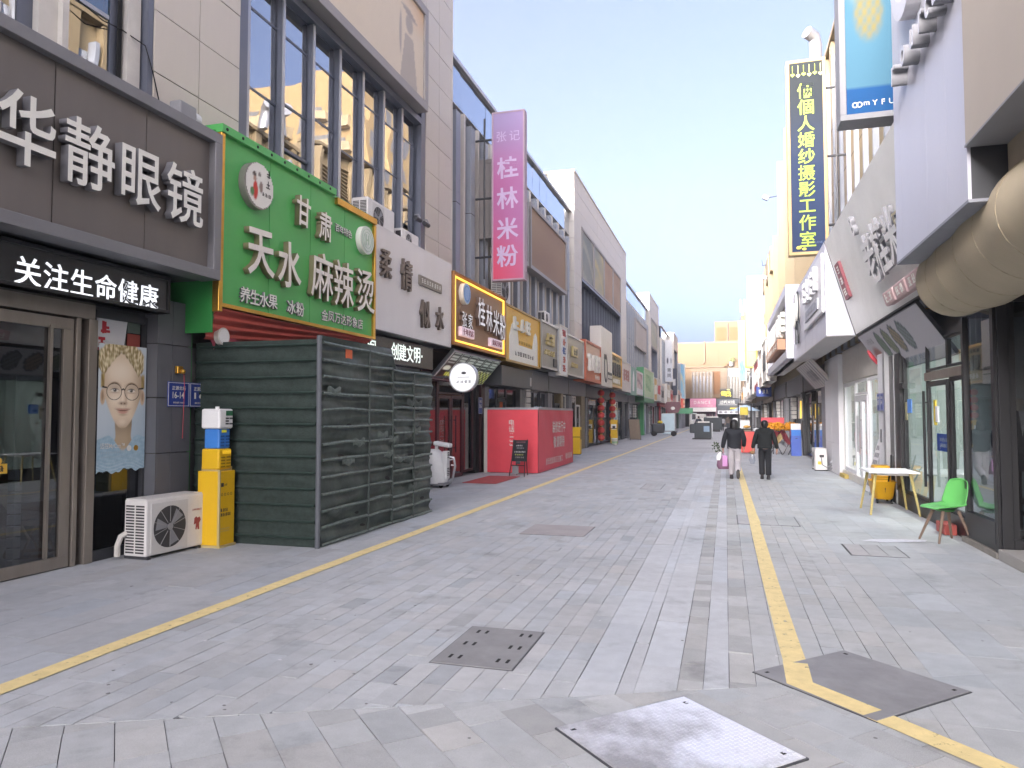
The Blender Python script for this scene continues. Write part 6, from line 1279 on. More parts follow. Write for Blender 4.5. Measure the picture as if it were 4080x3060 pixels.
# red hoarding
m_redh = M('red_banner', '#d94a56', .55, var=.07, scale=2.5, bump=.25, bscale=5); m_redf = M('red_banner_side', '#cf4f5c', .5, var=.08, scale=2.5, bump=.35, bscale=5)
t = thing('site_hoarding', (-5.28, 20.55, 0), 'low red hoarding with white notices in front of the grey shop', 'hoarding', 'hoardings round shops under repair')
MB().grid(lambda a, b: (-1.56*(1-a), .006*math.sin(a*9+b*4), .02+1.88*b), 40, 20).build('banner', m_redh, t, smooth=True)
MB().grid(lambda a, b: (.01+.02*math.sin(a*18+b*9)*(b)*.6, 5.0*a, .02+1.88*b+.02*a), 80, 24).build('banner', m_redf, t, smooth=True)
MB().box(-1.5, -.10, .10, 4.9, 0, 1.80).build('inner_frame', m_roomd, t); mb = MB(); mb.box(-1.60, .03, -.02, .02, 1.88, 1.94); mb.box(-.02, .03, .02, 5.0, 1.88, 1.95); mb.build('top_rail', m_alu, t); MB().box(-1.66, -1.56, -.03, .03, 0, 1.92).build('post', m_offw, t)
f1 = thing('x', (0, 0, 0), None, None); 
def flat_on(parent, M4, fn):
    """writing printed on a face of a thing: each piece keeps its own transform on that face"""
    before = set(bpy.data.objects); fn()
    for o in set(bpy.data.objects) - before:
        if o.parent is None or o.parent == parent: o.parent = parent; o.matrix_local = M4 @ o.matrix_basis
bpy.data.objects.remove(f1)
FRONT = Matrix.Translation((0, -.012, 0)) @ Matrix(((1,0,0,0),(0,0,-1,0),(0,1,0,0),(0,0,0,1)))
SIDE = Matrix.Translation((.036, 0, 0)) @ Matrix(((0,0,1,0),(1,0,0,0),(0,1,0,0),(0,0,0,1)))
def w_front():
    for i, c in enumerate('电话'): text(t, c, m_letw, -.80, 1.50-.2*i, 0, .19, .001, .005)
    text(t, ':', m_letw, -.80, 1.17, 0, .16, .001, .01, rot=-PI/2)
    for i, c in enumerate('133'): text(t, c, m_letw, -.80, 1.07-.115*i, 0, .17, .001, .012, rot=-PI/2)
flat_on(t, FRONT, w_front)
def w_side():
    line(t, '装修进行中', m_letw, 2.65, 1.34, 0, .40, 1.95, .001, .008); line(t, '敬请期待', m_letw, 2.65, .86, 0, .40, 1.65, .001, .008)
    line(t, '房无忧装饰正在施工', m_letw, 2.0, .30, 0, .22, 2.4, .001, .004); line(t, '敬请谅解', m_letw, 4.15, .33, 0, .22, 1.1, .001, .004)
flat_on(t, SIDE, w_side)
# power bank kiosk by the hoarding
m_ky = M('kiosk_yellow', '#d9ae1e', .4, var=.05); m_ky2 = M('kiosk_yellow_edge', '#b5a472', .5); m_blue = M('kiosk_blue', '#3f7cc8', .35)
t = thing('charging_kiosk', (-6.42, 8.03, 0), 'yellow charging kiosk topped with blue and white battery boxes', 'kiosk', None, rad(0))
MB().box(-.19, .19, -.15, .17, 0, .03).build('base', m_ky2, t); MB().box(-.17, .172, -.14, .155, .03, .98).build('cabinet', m_ky, t, bevel=.008); MB().box(.15, .18, -.155, -.135, .03, 1.0).build('edge_strip', m_ky2, t); MB().box(-.14, .12, -.11, .16, .98, 1.03).build('top_lip', m_ky2, t)
MB().box(-.13, .14, -.13, .12, 1.0, 1.27).build('battery_box', m_ky, t, bevel=.02); MB().box(-.10, .13, -.12, .10, 1.27, 1.53).build('battery_box', m_blue, t, bevel=.02); MB().box(-.13, .16, -.15, .12, 1.53, 1.79).build('battery_box', m_whitep, t, bevel=.025); MB().cyl((.0, -.0, 1.79), .025, .03, 'z', 12).build('button', m_whitep, t)
KS = Matrix.Translation((.142, 0, 0)) @ Matrix(((0,0,1,0),(1,0,0,0),(0,1,0,0),(0,0,0,1)))
def kprint():
    MB().box(-.06, .10, 1.20, 1.25, 0, .004).build('screen', M('kiosk_screen', '#e8b92a', .3, emit=.5), t)
    for k in range(4):
        for j in range(2): MB().box(-.09+.11*j, -.01+.11*j, 1.03+.04*k, 1.045+.04*k, -.002, .002).build('battery_slot', M('slot_ochre', '#8f7018', .5), t)
    for k in range(4):
        for j in range(2): MB().box(-.09+.10*j, -.02+.10*j, 1.30+.04*k, 1.322+.04*k, -.012, -.008).build('battery_slot', M('slot_blue', '#2c5590', .5), t)
    MB().box(-.07, .02, 1.48, 1.515, -.012, -.008).build('yellow_label', M('label_yellow', '#cfd048', .4, emit=.2), t)
    MB().box(-.03, .10, 1.70, 1.765, .018, .022).build('screen', M('green_screen', '#2f6b4a', .3), t)
    for j, k in ((0, 0), (1, 0), (0, 1), (0, 2), (1, 2)): MB().box(-.035+.075*j, .025+.075*j, 1.655-.035*k, 1.675-.035*k, .018, .022).build('battery_slot', m_dkgrey, t)
flat_on(t, KS, kprint)
KS2 = Matrix.Translation((.1735, 0, 0)) @ Matrix(((0,0,1,0),(1,0,0,0),(0,1,0,0),(0,0,0,1)))
def kprint2():
    MB().box(-.12, -.07, .78, .83, 0, .002).build('logo', m_dark, t); scribble(t, m_dark, -.06, .0, .805, .035, 0, 2, .001, seed=190)
    for k in range(4): mb = MB(); mb.ring((-.10+.06*k, .68), .014, .018, 0, .002, 14); mb.build('icon', m_dark, t)
    scribble(t, m_dark, -.12, .02, .48, .045, 0, 4, .001, seed=191, thick=.2); scribble(t, m_dark, -.12, .08, .42, .045, 0, 6, .001, seed=192, thick=.2); scribble(t, m_ky2, -.12, .06, .24, .02, 0, 9, .001, seed=193); scribble(t, m_ky2, -.12, .06, .21, .02, 0, 9, .001, seed=194)
flat_on(t, KS2, kprint2)
# chalk easel
t = thing('easel_board', (-5.62, 19.62, 0), 'small black chalk easel in front of the red hoarding', 'easel', 'boards standing on the pavement')
q = Matrix.Rotation(rad(-14), 4, 'X')
MB().box(-.22, .22, -.015, .015, .42, 1.03).xf(Matrix.Translation((0, .02, .0)) @ q).build('board', M('chalkboard', '#22242a', .8, var=.15), t)
for s in (-1, 1): MB().tube([(s*.22, -.14, .0), (s*.19, .03, .45), (s*.2, .26, 1.02)], .014, 6).build('leg', m_black, t); MB().tube([(s*.16, .42, 0), (s*.15, .25, .95)], .012, 6).build('leg', m_black, t)
MB().tube([(-.2, .0, .3), (.2, .0, .3)], .012, 6).build('crossbar', m_black, t); MB().box(-.05, .07, -.06, -.03, .34, .42).build('chalk_box', m_dkgrey, t); MB().box(-.2, -.02, .1, .13, .05, .3).build('card', m_grey, t)
EM = Matrix.Translation((0, .02, 0)) @ q @ Matrix.Translation((0, -.017, 0)) @ Matrix(((1,0,0,0),(0,0,-1,0),(0,1,0,0),(0,0,0,1)))
def echalk():
    for k, (c, v, n, a, b) in enumerate((('#9a6a72', .97, 6, -.12, .16), ('#c9cac9', .87, 4, -.12, .08), ('#8d9094', .80, 5, -.1, .12), ('#d5d6d4', .69, 8, -.16, .18), ('#b6bf60', .61, 5, -.14, .12), ('#9a938c', .53, 5, -.12, .14))): scribble(t, M('chalk_%d' % k, c, .8), a, b, v, .045, 0, n, .001, seed=200+k, thick=.16)
flat_on(t, EM, echalk)
# portable air cooler by the maroon doors
t = thing('air_cooler', (-6.64, 16.1, 0), 'white wheeled appliance with a hose beside the green hoarding', 'appliance', None, rad(0))
MB().loft([(0, 0, .10, .26, .28), (0, 0, .18, .28, .30), (-.02, 0, .55, .25, .27), (-.06, 0, .84, .18, .22), (-.07, 0, .90, .10, .16)], 20).build('body', m_whitep, t, smooth=True); MB().box(-.2, .22, -.12, .12, .98, 1.08).xf(Matrix.Rotation(.15, 4, 'Y')).build('head', m_whitep, t, bevel=.03); MB().box(-.03, .03, -.03, .03, .88, .99).build('neck', m_whitep, t)
MB().box(.18, .30, -.10, .12, .20, .86).build('side_column', m_whitep, t, bevel=.02); mb = MB()
for k in range(5): mb.box(.298, .305, -.06, .08, .28+.04*k, .30+.04*k)
for k in range(3): mb.box(.298, .305, -.04, .06, .70+.05*k, .73+.05*k)
mb.build('vent_slot', m_dark, t); MB().tube([(.28, .05, .72), (.42, .06, .70), (.46, .05, .5), (.40, .04, .2), (.32, .02, .12)], .03, 8).build('hose', m_alu, t, smooth=True); MB().tube([(.28, .1, .64), (.40, .1, .66), (.44, .1, .52), (.34, .1, .52)], .02, 7).build('handle', m_whitep, t, smooth=True)
for x, y in ((-.2, -.2), (.2, -.2), (-.2, .2), (.2, .2)): MB().cyl((x, y-.02, .05), .05, .04, 'y', 12).build('wheel', m_rubber, t)
MB().box(-.25, .3, -.24, .24, .06, .12).build('chassis', m_grey, t)
# red mat
t = thing('door_mat', (-6.05, 18.4, 0), 'worn red mat in front of the maroon doors', 'mat'); MB().box(-.35, .55, -1.2, 1.0, .004, .014).build('mat', M('red_mat', '#a34a4a', .95, var=.25, scale=6), t)
# yellow machines
def yellow_machine(loc, label, h, face=False):
    t = thing('charging_kiosk', loc, label, 'kiosk', 'yellow kiosks far along the left'); MB().box(-.2, .2, -.19, .19, .03, h).build('cabinet', m_ky, t, bevel=.02); MB().box(-.18, .18, -.16, .16, 0, .03).build('base', m_dkgrey, t); MB().box(-.2, .2, -.2, -.185, h*.62, h*.66).build('slot', M('slot_shade', '#8c7416', .6), t); MB().box(.195, .206, -.15, .15, h*.55, h*.9).build('side_panel', MATS['slot_ochre'], t)
    if face: MB().box(-.16, .16, -.197, -.185, h*.6, h*.82).build('screen', m_whitep, t); MB().box(-.08, .08, -.203, -.197, h*.63, h*.75).build('mark', m_dark, t)
yellow_machine((-6.3, 31.3, 0), 'plain yellow kiosk just past the red hoarding', 1.2); yellow_machine((-6.45, 43.6, 0), 'yellow kiosk with a white screen by the red lanterns', 1.45, True)
t = thing('bucket', (-6.2, 42.0, 0), 'white tub on the pavement beside the lanterns', 'bucket'); MB().cyl((0, 0, 0), .16, .36, 'z', 16, .19).build('tub', m_offw, t, smooth=True); MB().cyl((0, 0, .36), .2, .03, 'z', 16).build('lid', m_whitep, t); MB().cyl((0, 0, .1), .175, .12, 'z', 16, .185).build('green_label', M('pale_green_label', '#8fae8a', .6), t)
# lanterns
m_lan = M('red_lantern', '#b23a36', .6, var=.1); nlan = 0
def lantern(loc, lb, src=[None]):
    if src[0] is None:
        t = thing('paper_lantern', loc, lb, 'lantern', 'red lanterns strung beside a dark doorway'); mb = MB()
        n = 14; m2 = []
        MB().loft([(0, 0, .0, .09, .09), (0, 0, .05, .17, .17), (0, 0, .16, .205, .205), (0, 0, .27, .17, .17), (0, 0, .32, .09, .09)], 14).build('shade', m_lan, t, smooth=True); MB().cyl((0, 0, .32), .08, .035, 'z', 12).build('cap', m_gold, t); MB().cyl((0, 0, -.03), .08, .035, 'z', 12).build('base_ring', m_gold, t); MB().tube([(0, 0, .35), (0, 0, .42)], .008, 5).build('cord', m_dkgrey, t); src[0] = t; return t
    return copy_thing(src[0], loc, lb)
ORD = ('lowest', 'second from bottom', 'third from bottom', 'fourth from bottom', 'fifth from bottom', 'sixth from bottom', 'topmost')
for i in range(7): lantern((-6.75, 40.6, .30+.42*i), '%s red lantern on the near string' % ORD[i])
for i in range(7): lantern((-6.75, 44.9, .30+.42*i), '%s red lantern on the far string' % ORD[i])
# boards, scooters and bins farther on
def aboard(loc, label, w, h, fm, cm, rz=0., fn=None):
    t = thing('sandwich_board', loc, label, 'signboard', 'boards standing on the pavement', rz); q = Matrix.Rotation(rad(-10), 4, 'X')
    mb = MB(); mb.box(-w/2, w/2, -.02, .02, .06, h); mb.xf(q); mb.build('panel', cm, t)
    mb = MB(); mb.box(-w/2-.03, -w/2, -.025, .025, 0, h+.03); mb.box(w/2, w/2+.03, -.025, .025, 0, h+.03); mb.box(-w/2, w/2, -.025, .025, h, h+.03); mb.xf(q); mb.build('frame', fm, t); mb = MB(); mb.box(-w/2, -w/2+.03, .35, .38, 0, h*.9); mb.box(w/2-.03, w/2, .35, .38, 0, h*.9); mb.build('rear_leg', fm, t); return t
aboard((-6.0, 50.5, 0), 'dark framed signboard with a brown sheet beyond the lanterns', .8, 1.45, m_dkgrey, M('brown_sheet', '#7d6f60', .7), .6)
t = aboard((.90, 33.8, 0), 'red standing notice board right behind the two walkers', .62, 1.0, m_dkgrey, M('red_notice', '#c43c34', .5)); scribble(t, m_letw, -.2, .2, .5, .12, .03, 3, .002, seed=210)
t = aboard((-4.9, 66.0, 0), 'pale blue picture board beside the delivery trike', 1.1, 1.9, m_offw, M('pale_blue_board', '#a9bcc4', .5), .2)
t = thing('delivery_trike', (-5.35, 61.5, 0), 'dark covered delivery scooter with a yellow helmet on it', 'scooter', 'scooters parked on the street')
MB().box(-.55, .45, -.4, .4, .25, 1.05).build('cargo_box', m_dkgrey, t, bevel=.12); MB().box(.4, 1.5, -.35, .35, .35, .45).build('platform', m_grey, t); MB().ball((.1, 0, 1.15), .22, .2, .14).build('helmet', M('helmet_yellow', '#c9b22f', .5), t, smooth=True)
for x, y in ((-.4, .36), (1.2, .36), (-.4, -.36), (1.2, -.36)): MB().cyl((x, y-.04, .22), .22, .08, 'y', 16).build('wheel', m_rubber, t)
MB().tube([(.45, 0, .5), (.42, 0, 1.0)], .025, 6).build('column', m_black, t); MB().tube([(.4, -.3, 1.05), (.4, .3, 1.05)], .02, 6).build('handlebar', m_black, t)
m_bin = M('dark_bin', '#2f3539', .55, var=.1)
t = thing('recycling_bin', (-1.72, 54.0, 0), 'dark double litter bin with a pale notice in mid street', 'bin', 'dark bins in mid street'); MB().box(-.78, -.15, -.35, .35, .45, 1.1).build('bin_body', m_bin, t, bevel=.08); MB().box(-.45, .75, -.4, .4, .05, 1.2).build('bin_body', m_bin, t, bevel=.05); MB().box(.2, .6, -.41, -.40, .55, .95).build('notice', M('notice_bluegrey', '#7d93a8', .5), t); MB().box(-.6, .7, -.42, .42, 0, .08).build('base', m_black, t); MB().box(-.2, .6, -.38, .38, 1.2, 1.28).build('pale_lid', m_offw, t); MB().box(.75, .82, -.4, .4, .05, 1.15).build('side_panel', m_alu, t)
t = thing('recycling_bin', (-1.35, 80, 0), 'second dark litter bin farther up the street', 'bin', 'dark bins in mid street'); MB().box(-.9, 1.0, -.4, .4, .2, 1.5).build('bin_body', m_bin, t, bevel=.08); MB().box(-.7, .8, -.42, .42, 0, .25).build('base', m_black, t); MB().box(-.6, .6, -.3, .3, 1.5, 1.62).build('pale_lid', m_offw, t)
t = thing('stacked_crates', (-3.3, 104, 0), 'pale stack of crates before the pink shop', 'crates'); 
for k in range(4): MB().box(-.7, .7, -.4, .4, .5*k, .5*k+.44).build('crate', m_offw, t, bevel=.05)
t = thing('picture_stand', (-4.4, 108, 0), 'white framed picture on a stand before the pink shop', 'picture stand'); MB().box(-.4, .4, -.05, .05, 1.0, 2.1).build('frame', m_white, t); MB().box(-.28, .28, -.06, -.05, 1.15, 1.95).build('picture', m_dkgrey, t); MB().box(-.03, .03, -.03, .03, 0, 1.0).build('post', m_grey, t)

# ---------------------------------------------------------------- right pavement
# table
t = thing('small_table', (2.77, 14.15, 0), 'white topped small table with splayed wooden legs', 'table'); m_wood = M('pale_wood', '#a89a62', .5, var=.12, scale=8)
MB().box(-.42, .36, -.5, .55, .715, .74).build('tabletop', m_white, t, bevel=.004)
for sx, sy in ((-1, -1), (1, -1), (-1, 1), (1, 1)): MB().tube([(sx*.27-.03, sy*.36, .715), (sx*.38-.03, sy*.48, 0)], [.026, .018], 8).build('leg', m_wood, t, smooth=True)
MB().box(-.3, .24, -.36, .4, .67, .714).build('apron', m_offw, t)
# mop bucket
m_by = M('bucket_yellow', '#d39f16', .45, var=.08)
t = thing('mop_bucket', (2.93, 15.75, 0), 'yellow mop bucket with wringer on castors behind the table', 'mop bucket')
def rring(z, a, b, k=.3): return [(math.copysign(abs(math.cos(q))**k, math.cos(q))*a, math.copysign(abs(math.sin(q))**k, math.sin(q))*b, z) for q in [2*PI*i/28 for i in range(28)]]
rs = [rring(.08, .14, .24), rring(.12, .16, .27), rring(.40, .21, .33), rring(.43, .23, .35), rring(.43, .20, .32), rring(.2, .15, .26)]
mb = MB(); vs = sum(rs, []); n = 28; mb.add(vs, [(i*n+k, i*n+(k+1) % n, (i+1)*n+(k+1) % n, (i+1)*n+k) for i in range(len(rs)-1) for k in range(n)] + [tuple(range(n-1, -1, -1)), tuple((len(rs)-1)*n+k for k in range(n))]); mb.build('tub', m_by, t, smooth=True)
MB().box(-.14, .16, -.05, .30, .38, .72).build('wringer', m_by, t, bevel=.03); mb = MB()
for k in range(6): mb.box(-.1, .12, -.056, -.045, .45+.04*k, .465+.04*k)
mb.build('wringer_slot', M('slot_amber', '#6d520c', .6), t); MB().tube([(.1, -.1, .42), (.1, -.35, .72), (.08, -.5, .95)], .016, 6).build('lever', m_black, t)
for x, y in ((-.13, -.22), (.13, -.22), (-.13, .22), (.13, .22)): MB().cyl((x-.015, y, .045), .045, .03, 'x', 12).build('castor', m_rubber, t)
text(t, '!', m_dark, 0, 0, 0, .12, .001, .01, name='hazard_mark').matrix_local = Matrix.Translation((.0, -.315, .27)) @ Matrix.Rotation(PI/2, 4, 'X') @ Matrix.Scale(.12, 4)
t = thing('mop', (3.12, 15.2, .0), 'dark mop handle leaning by the yellow bucket', 'mop'); MB().tube([(0, 0, .35), (.0, -.85, .78)], .015, 6).build('handle', m_black, t)
# white A sign
t = thing('sandwich_board', (2.93, 17.35, 0), 'leaning white board with rows of little pictures by the white pier', 'signboard', 'boards standing on the pavement'); q = Matrix.Rotation(rad(15), 4, 'Y')
MB().box(-.012, .012, -.28, .28, .06, 1.22).xf(q).build('panel', m_white, t); MB().box(-.015, .015, -.30, -.28, 0, 1.24).xf(q).build('frame_rail', m_alu, t); MB().box(-.015, .015, .28, .30, 0, 1.24).xf(q).build('frame_rail', m_alu, t)
mb = MB()
for k in range(6):
    for j in range(3): mb.box(-.016, -.012, -.22+.16*j, -.10+.16*j, .18+.16*k, .28+.16*k)
mb.xf(q).build('picture', m_grey, t)
# green chair
m_gch = M('green_plastic', '#62b060', .35, var=.03); m_leg = M('walnut_leg', '#6b5a4e', .5, var=.12, scale=6)
t = thing('shell_chair', (2.84, 11.14, 0), 'green plastic shell chair with dark wooden legs', 'chair', None, rad(0))
def shell(a, b):      # a across, b from front lip to top of back; chair faces -x
    s = (a-.5)*2
    prof = [(-.235, .445), (-.20, .462), (-.08, .452), (.06, .440), (.15, .455), (.20, .52), (.235, .62), (.265, .74), (.285, .82), (.288, .845)]
    u = b*(len(prof)-1); i = min(int(u), len(prof)-2); f = u-i; x = prof[i][0]+(prof[i+1][0]-prof[i][0])*f; z = prof[i][1]+(prof[i+1][1]-prof[i][1])*f
    w = (.17+.065*math.sin(min(1, b*1.9)*PI/2)) if b < .55 else .235*math.sqrt(max(0, 1-((b-.5)/.515)**2.6))
    back = ss(.42, .6, b)
    return (x - back*.075*s*s, s*w, z + (1-back)*.055*s*s*ss(.05, .4, b) + back*.0)
o = MB().grid(shell, 20, 30).build('seat_shell', m_gch, t, smooth=True, sharp=85); md = o.modifiers.new('thick', 'SOLIDIFY'); md.thickness = .012; md.offset = -1
MB().loft([(0, 0, .405, .10, .10), (0, 0, .43, .13, .13)], 16).build('seat_plate', M('green_shade_plate', '#3a7a3a', .5), t, smooth=True)
for x0, y0, x1, y1 in ((-.10, -.10, -.24, -.20), (-.10, .10, -.24, .20), (.12, -.10, .24, -.20), (.12, .10, .24, .20)): MB().tube([(x0, y0, .415), (x1, y1, 0)], [.024, .014], 8).build('leg', m_leg, t, smooth=True)
t.rotation_euler = (0, 0, rad(22))
mb = MB(); mb.add([(2.05, 10.75, .0075), (2.55, 10.95, .0075), (2.6, 11.08, .0075), (2.3, 11.1, .0075), (1.9, 10.98, .0075), (1.75, 10.8, .0075)], [(0, 1, 2, 3, 4, 5)]); o = mb.build('spilt_whitewash', M('whitewash', '#c9cbd2', .8, var=.15, scale=20)); tag(o, 'white splash dried on the paving under the green chair', 'stain')
t = thing('red_tray', (3.05, 11.9, 0), 'red box behind the legs of the green chair', 'box'); MB().box(-.08, .08, -.22, .22, 0, .15).build('tray', M('salmon_box', '#b3564f', .6), t, bevel=.01)
# blue and white kiosk
t = thing('charging_kiosk', (2.85, 32.9, 0), 'slim blue kiosk with a white top beside the flower stand', 'kiosk'); MB().box(-.2, .2, -.18, .18, 0, .85).build('cabinet', M('deep_blue_cabinet', '#4a64b4', .45), t, bevel=.01); MB().box(-.19, .19, -.17, .17, .85, 1.1).build('battery_box', m_blue, t, bevel=.01); MB().box(-.19, .19, -.17, .17, 1.1, 1.36).build('battery_box', m_whitep, t, bevel=.015); MB().box(.2, .24, -.15, .18, 0, .7).build('grey_side', m_grey, t); MB().box(-.03, .05, -.185, -.178, .72, .75).build('slot', m_dark, t)
# flower stands
def flower_stand(loc, label, k):
    t = thing('flower_stand', loc, label, 'flower stand', 'opening day flower stands'); r = random.Random(k); m_fl = M('orange_blossom', '#c98a1c', .8, var=.3, scale=9)
    for a, b in (((-.35, -.1, 0), (.05, 0, .8)), ((.35, -.1, 0), (-.05, 0, .8)), ((0, .35, 0), (0, 0, .8)), ((-.15, -.2, 0), (.2, 0, .7))): MB().tube([a, b], .018, 6).build('leg', m_black, t)
    for i in range(9):
        q = i*2*PI/9+r.random(); c = M('wrap_%d' % (i % 4), ('#8d3f49', '#a3464f', '#a89468', '#7a3340')[i % 4], .7, var=.15)
        MB().add([(0, 0, .5), (.42*math.cos(q), .3*math.sin(q), .95+r.uniform(-.1, .15)), (.36*math.cos(q+.5), .28*math.sin(q+.5), 1.05+r.uniform(-.1, .1)), (.40*math.cos(q+.8), .28*math.sin(q+.8), .72), (.15*math.cos(q+.6), .15*math.sin(q+.6), .42)], [(0, 1, 2), (0, 2, 3), (0, 3, 4)]).build('wrapping', c, t)
    mb = MB()
    for i in range(170): q, h = r.uniform(0, 2*PI), r.uniform(-1, 1); R_ = r.uniform(.75, 1.0); mb.ball((.48*R_*math.cos(q)*math.sqrt(1-h*h), .3*R_*math.sin(q)*math.sqrt(1-h*h), 1.22+.17*R_*h+.02*math.sin(q*3)), r.uniform(.03, .06), nu=6, nv=4)
    mb.build('blossom', m_fl, t, kind='stuff'); MB().loft([(0, 0, 1.1, .40, .24), (0, 0, 1.3, .40, .24)], 14).build('flower_ball', m_fl, t, smooth=True)
    return t
t = flower_stand((2.0, 33.6, 0), 'left orange flower stand wrapped in maroon paper', 1); mb = MB(); mb.box(-.02, .02, -.34, -.32, .62, .95); o = mb.build('ribbon', M('cream_ribbon', '#c9b27a', .6), t); MB().box(-.5, .45, .05, .08, 1.35, 1.62).build('red_card', M('coral_card', '#c2505a', .6), t)
flower_stand((2.75, 33.9, 0), 'right orange flower stand behind the blue kiosk', 2)
# motor scooters in a row, right
def scooter(loc, label, rz, c, src={}):
    t = thing('motor_scooter', loc, label, 'scooter', 'scooters parked on the street', rz); mc = M('scooter_'+c, c, .35)
    for y in (-.6, .6): MB().cyl((-.05, y, .22), .22, .1, 'x', 16).build('wheel', m_rubber, t)
    MB().box(-.14, .14, .05, .75, .35, .72).build('body', mc, t, bevel=.08); MB().box(-.16, .16, -.45, .1, .24, .32).build('footboard', m_dkgrey, t, bevel=.02); MB().box(-.17, .17, -.62, -.45, .3, .95).build('front_shield', mc, t, bevel=.05); MB().box(-.13, .13, .1, .75, .72, .80).build('seat', m_black, t, bevel=.03); MB().tube([(-.32, -.5, 1.0), (.32, -.5, 1.0)], .02, 6).build('handlebar', m_black, t); MB().ball((0, -.63, .9), .09, .06, .08, 10, 6).build('headlight', m_white, t)
    for s in (-1, 1): MB().tube([(s*.25, -.5, 1.0), (s*.3, -.5, 1.2)], .01, 5).build('mirror', m_black, t)
    return t
scooter((1.75, 46, 0), 'black and white scooter parked nearest on the right', 0, '#b9bbbd'); scooter((2.25, 48, 0), 'dark scooter parked behind the white one on the right', .2, '#2f3236'); scooter((1.6, 52, 0), 'farther grey scooter parked on the right', -.1, '#7d8085')
t = thing('food_cart', (1.2, 49.5, 0), 'dark framed glass food cart with a yellow panel', 'food cart'); mb = MB()
for x in (-.4, .4):
    for y in (-.3, .3): mb.box(x-.03, x+.03, y-.03, y+.03, 0, 2.5)
mb.box(-.43, .43, -.33, .33, 2.4, 2.5); mb.box(-.43, .43, -.33, .33, .8, .86); mb.box(-.43, .43, -.33, .33, 1.5, 1.54); mb.build('frame', m_black, t); MB().box(-.35, .35, -.28, .28, .1, .8).build('cabinet', m_cream, t); MB().box(-.3, .2, -.3, -.28, 1.75, 2.25).build('yellow_panel', M('yellow_panel', '#b8a83c', .5), t); MB().box(-.3, .3, -.2, .2, .86, 1.4).build('pots', m_white, t, bevel=.03); MB().ball((.1, -.1, .98), .25, .2, .12).build('bread', M('bread', '#b58a3c', .7), t)
t = thing('parasol', (1.55, 62, 0), 'pale blue parasol half hidden behind the walkers', 'parasol'); MB().tube([(0, 0, 0), (0, 0, 2.6)], .03, 6).build('pole', m_grey, t); MB().cyl((0, 0, 2.1), 1.2, .5, 'z', 8, .05).build('canopy', M('pale_blue_cloth', '#a9bfd4', .7), t)
# ================================================================ PEOPLE
def skin_mesh(verts, edges, name, mat, parent, root=0, sub=2):
    me = bpy.data.meshes.new(name); me.from_pydata([v[:3] for v in verts], edges, [])
    ob = bpy.data.objects.new(name, me); COL.objects.link(ob)
    ob.modifiers.new('skin', 'SKIN'); sv = me.skin_vertices[0].data
    for i, v in enumerate(verts): sv[i].radius = (v[3], v[4] if len(v) > 4 else v[3]); sv[i].use_root = (i == root)
    m = ob.modifiers.new('sub', 'SUBSURF'); m.levels = sub; m.render_levels = sub
    dg = bpy.context.evaluated_depsgraph_get(); m2 = bpy.data.meshes.new_from_object(ob.evaluated_get(dg)); bpy.data.objects.remove(ob, do_unlink=True)
    m2.materials.clear(); m2.materials.append(mat); m2.polygons.foreach_set('use_smooth', [True]*len(m2.polygons)); m2.name = name
    o = bpy.data.objects.new(name, m2); COL.objects.link(o); o.parent = parent; return o
m_skin = M('skin', '#a9846f', .55, var=.05); m_hair = M('black_hair', '#17161a', .45, var=.2, scale=14)
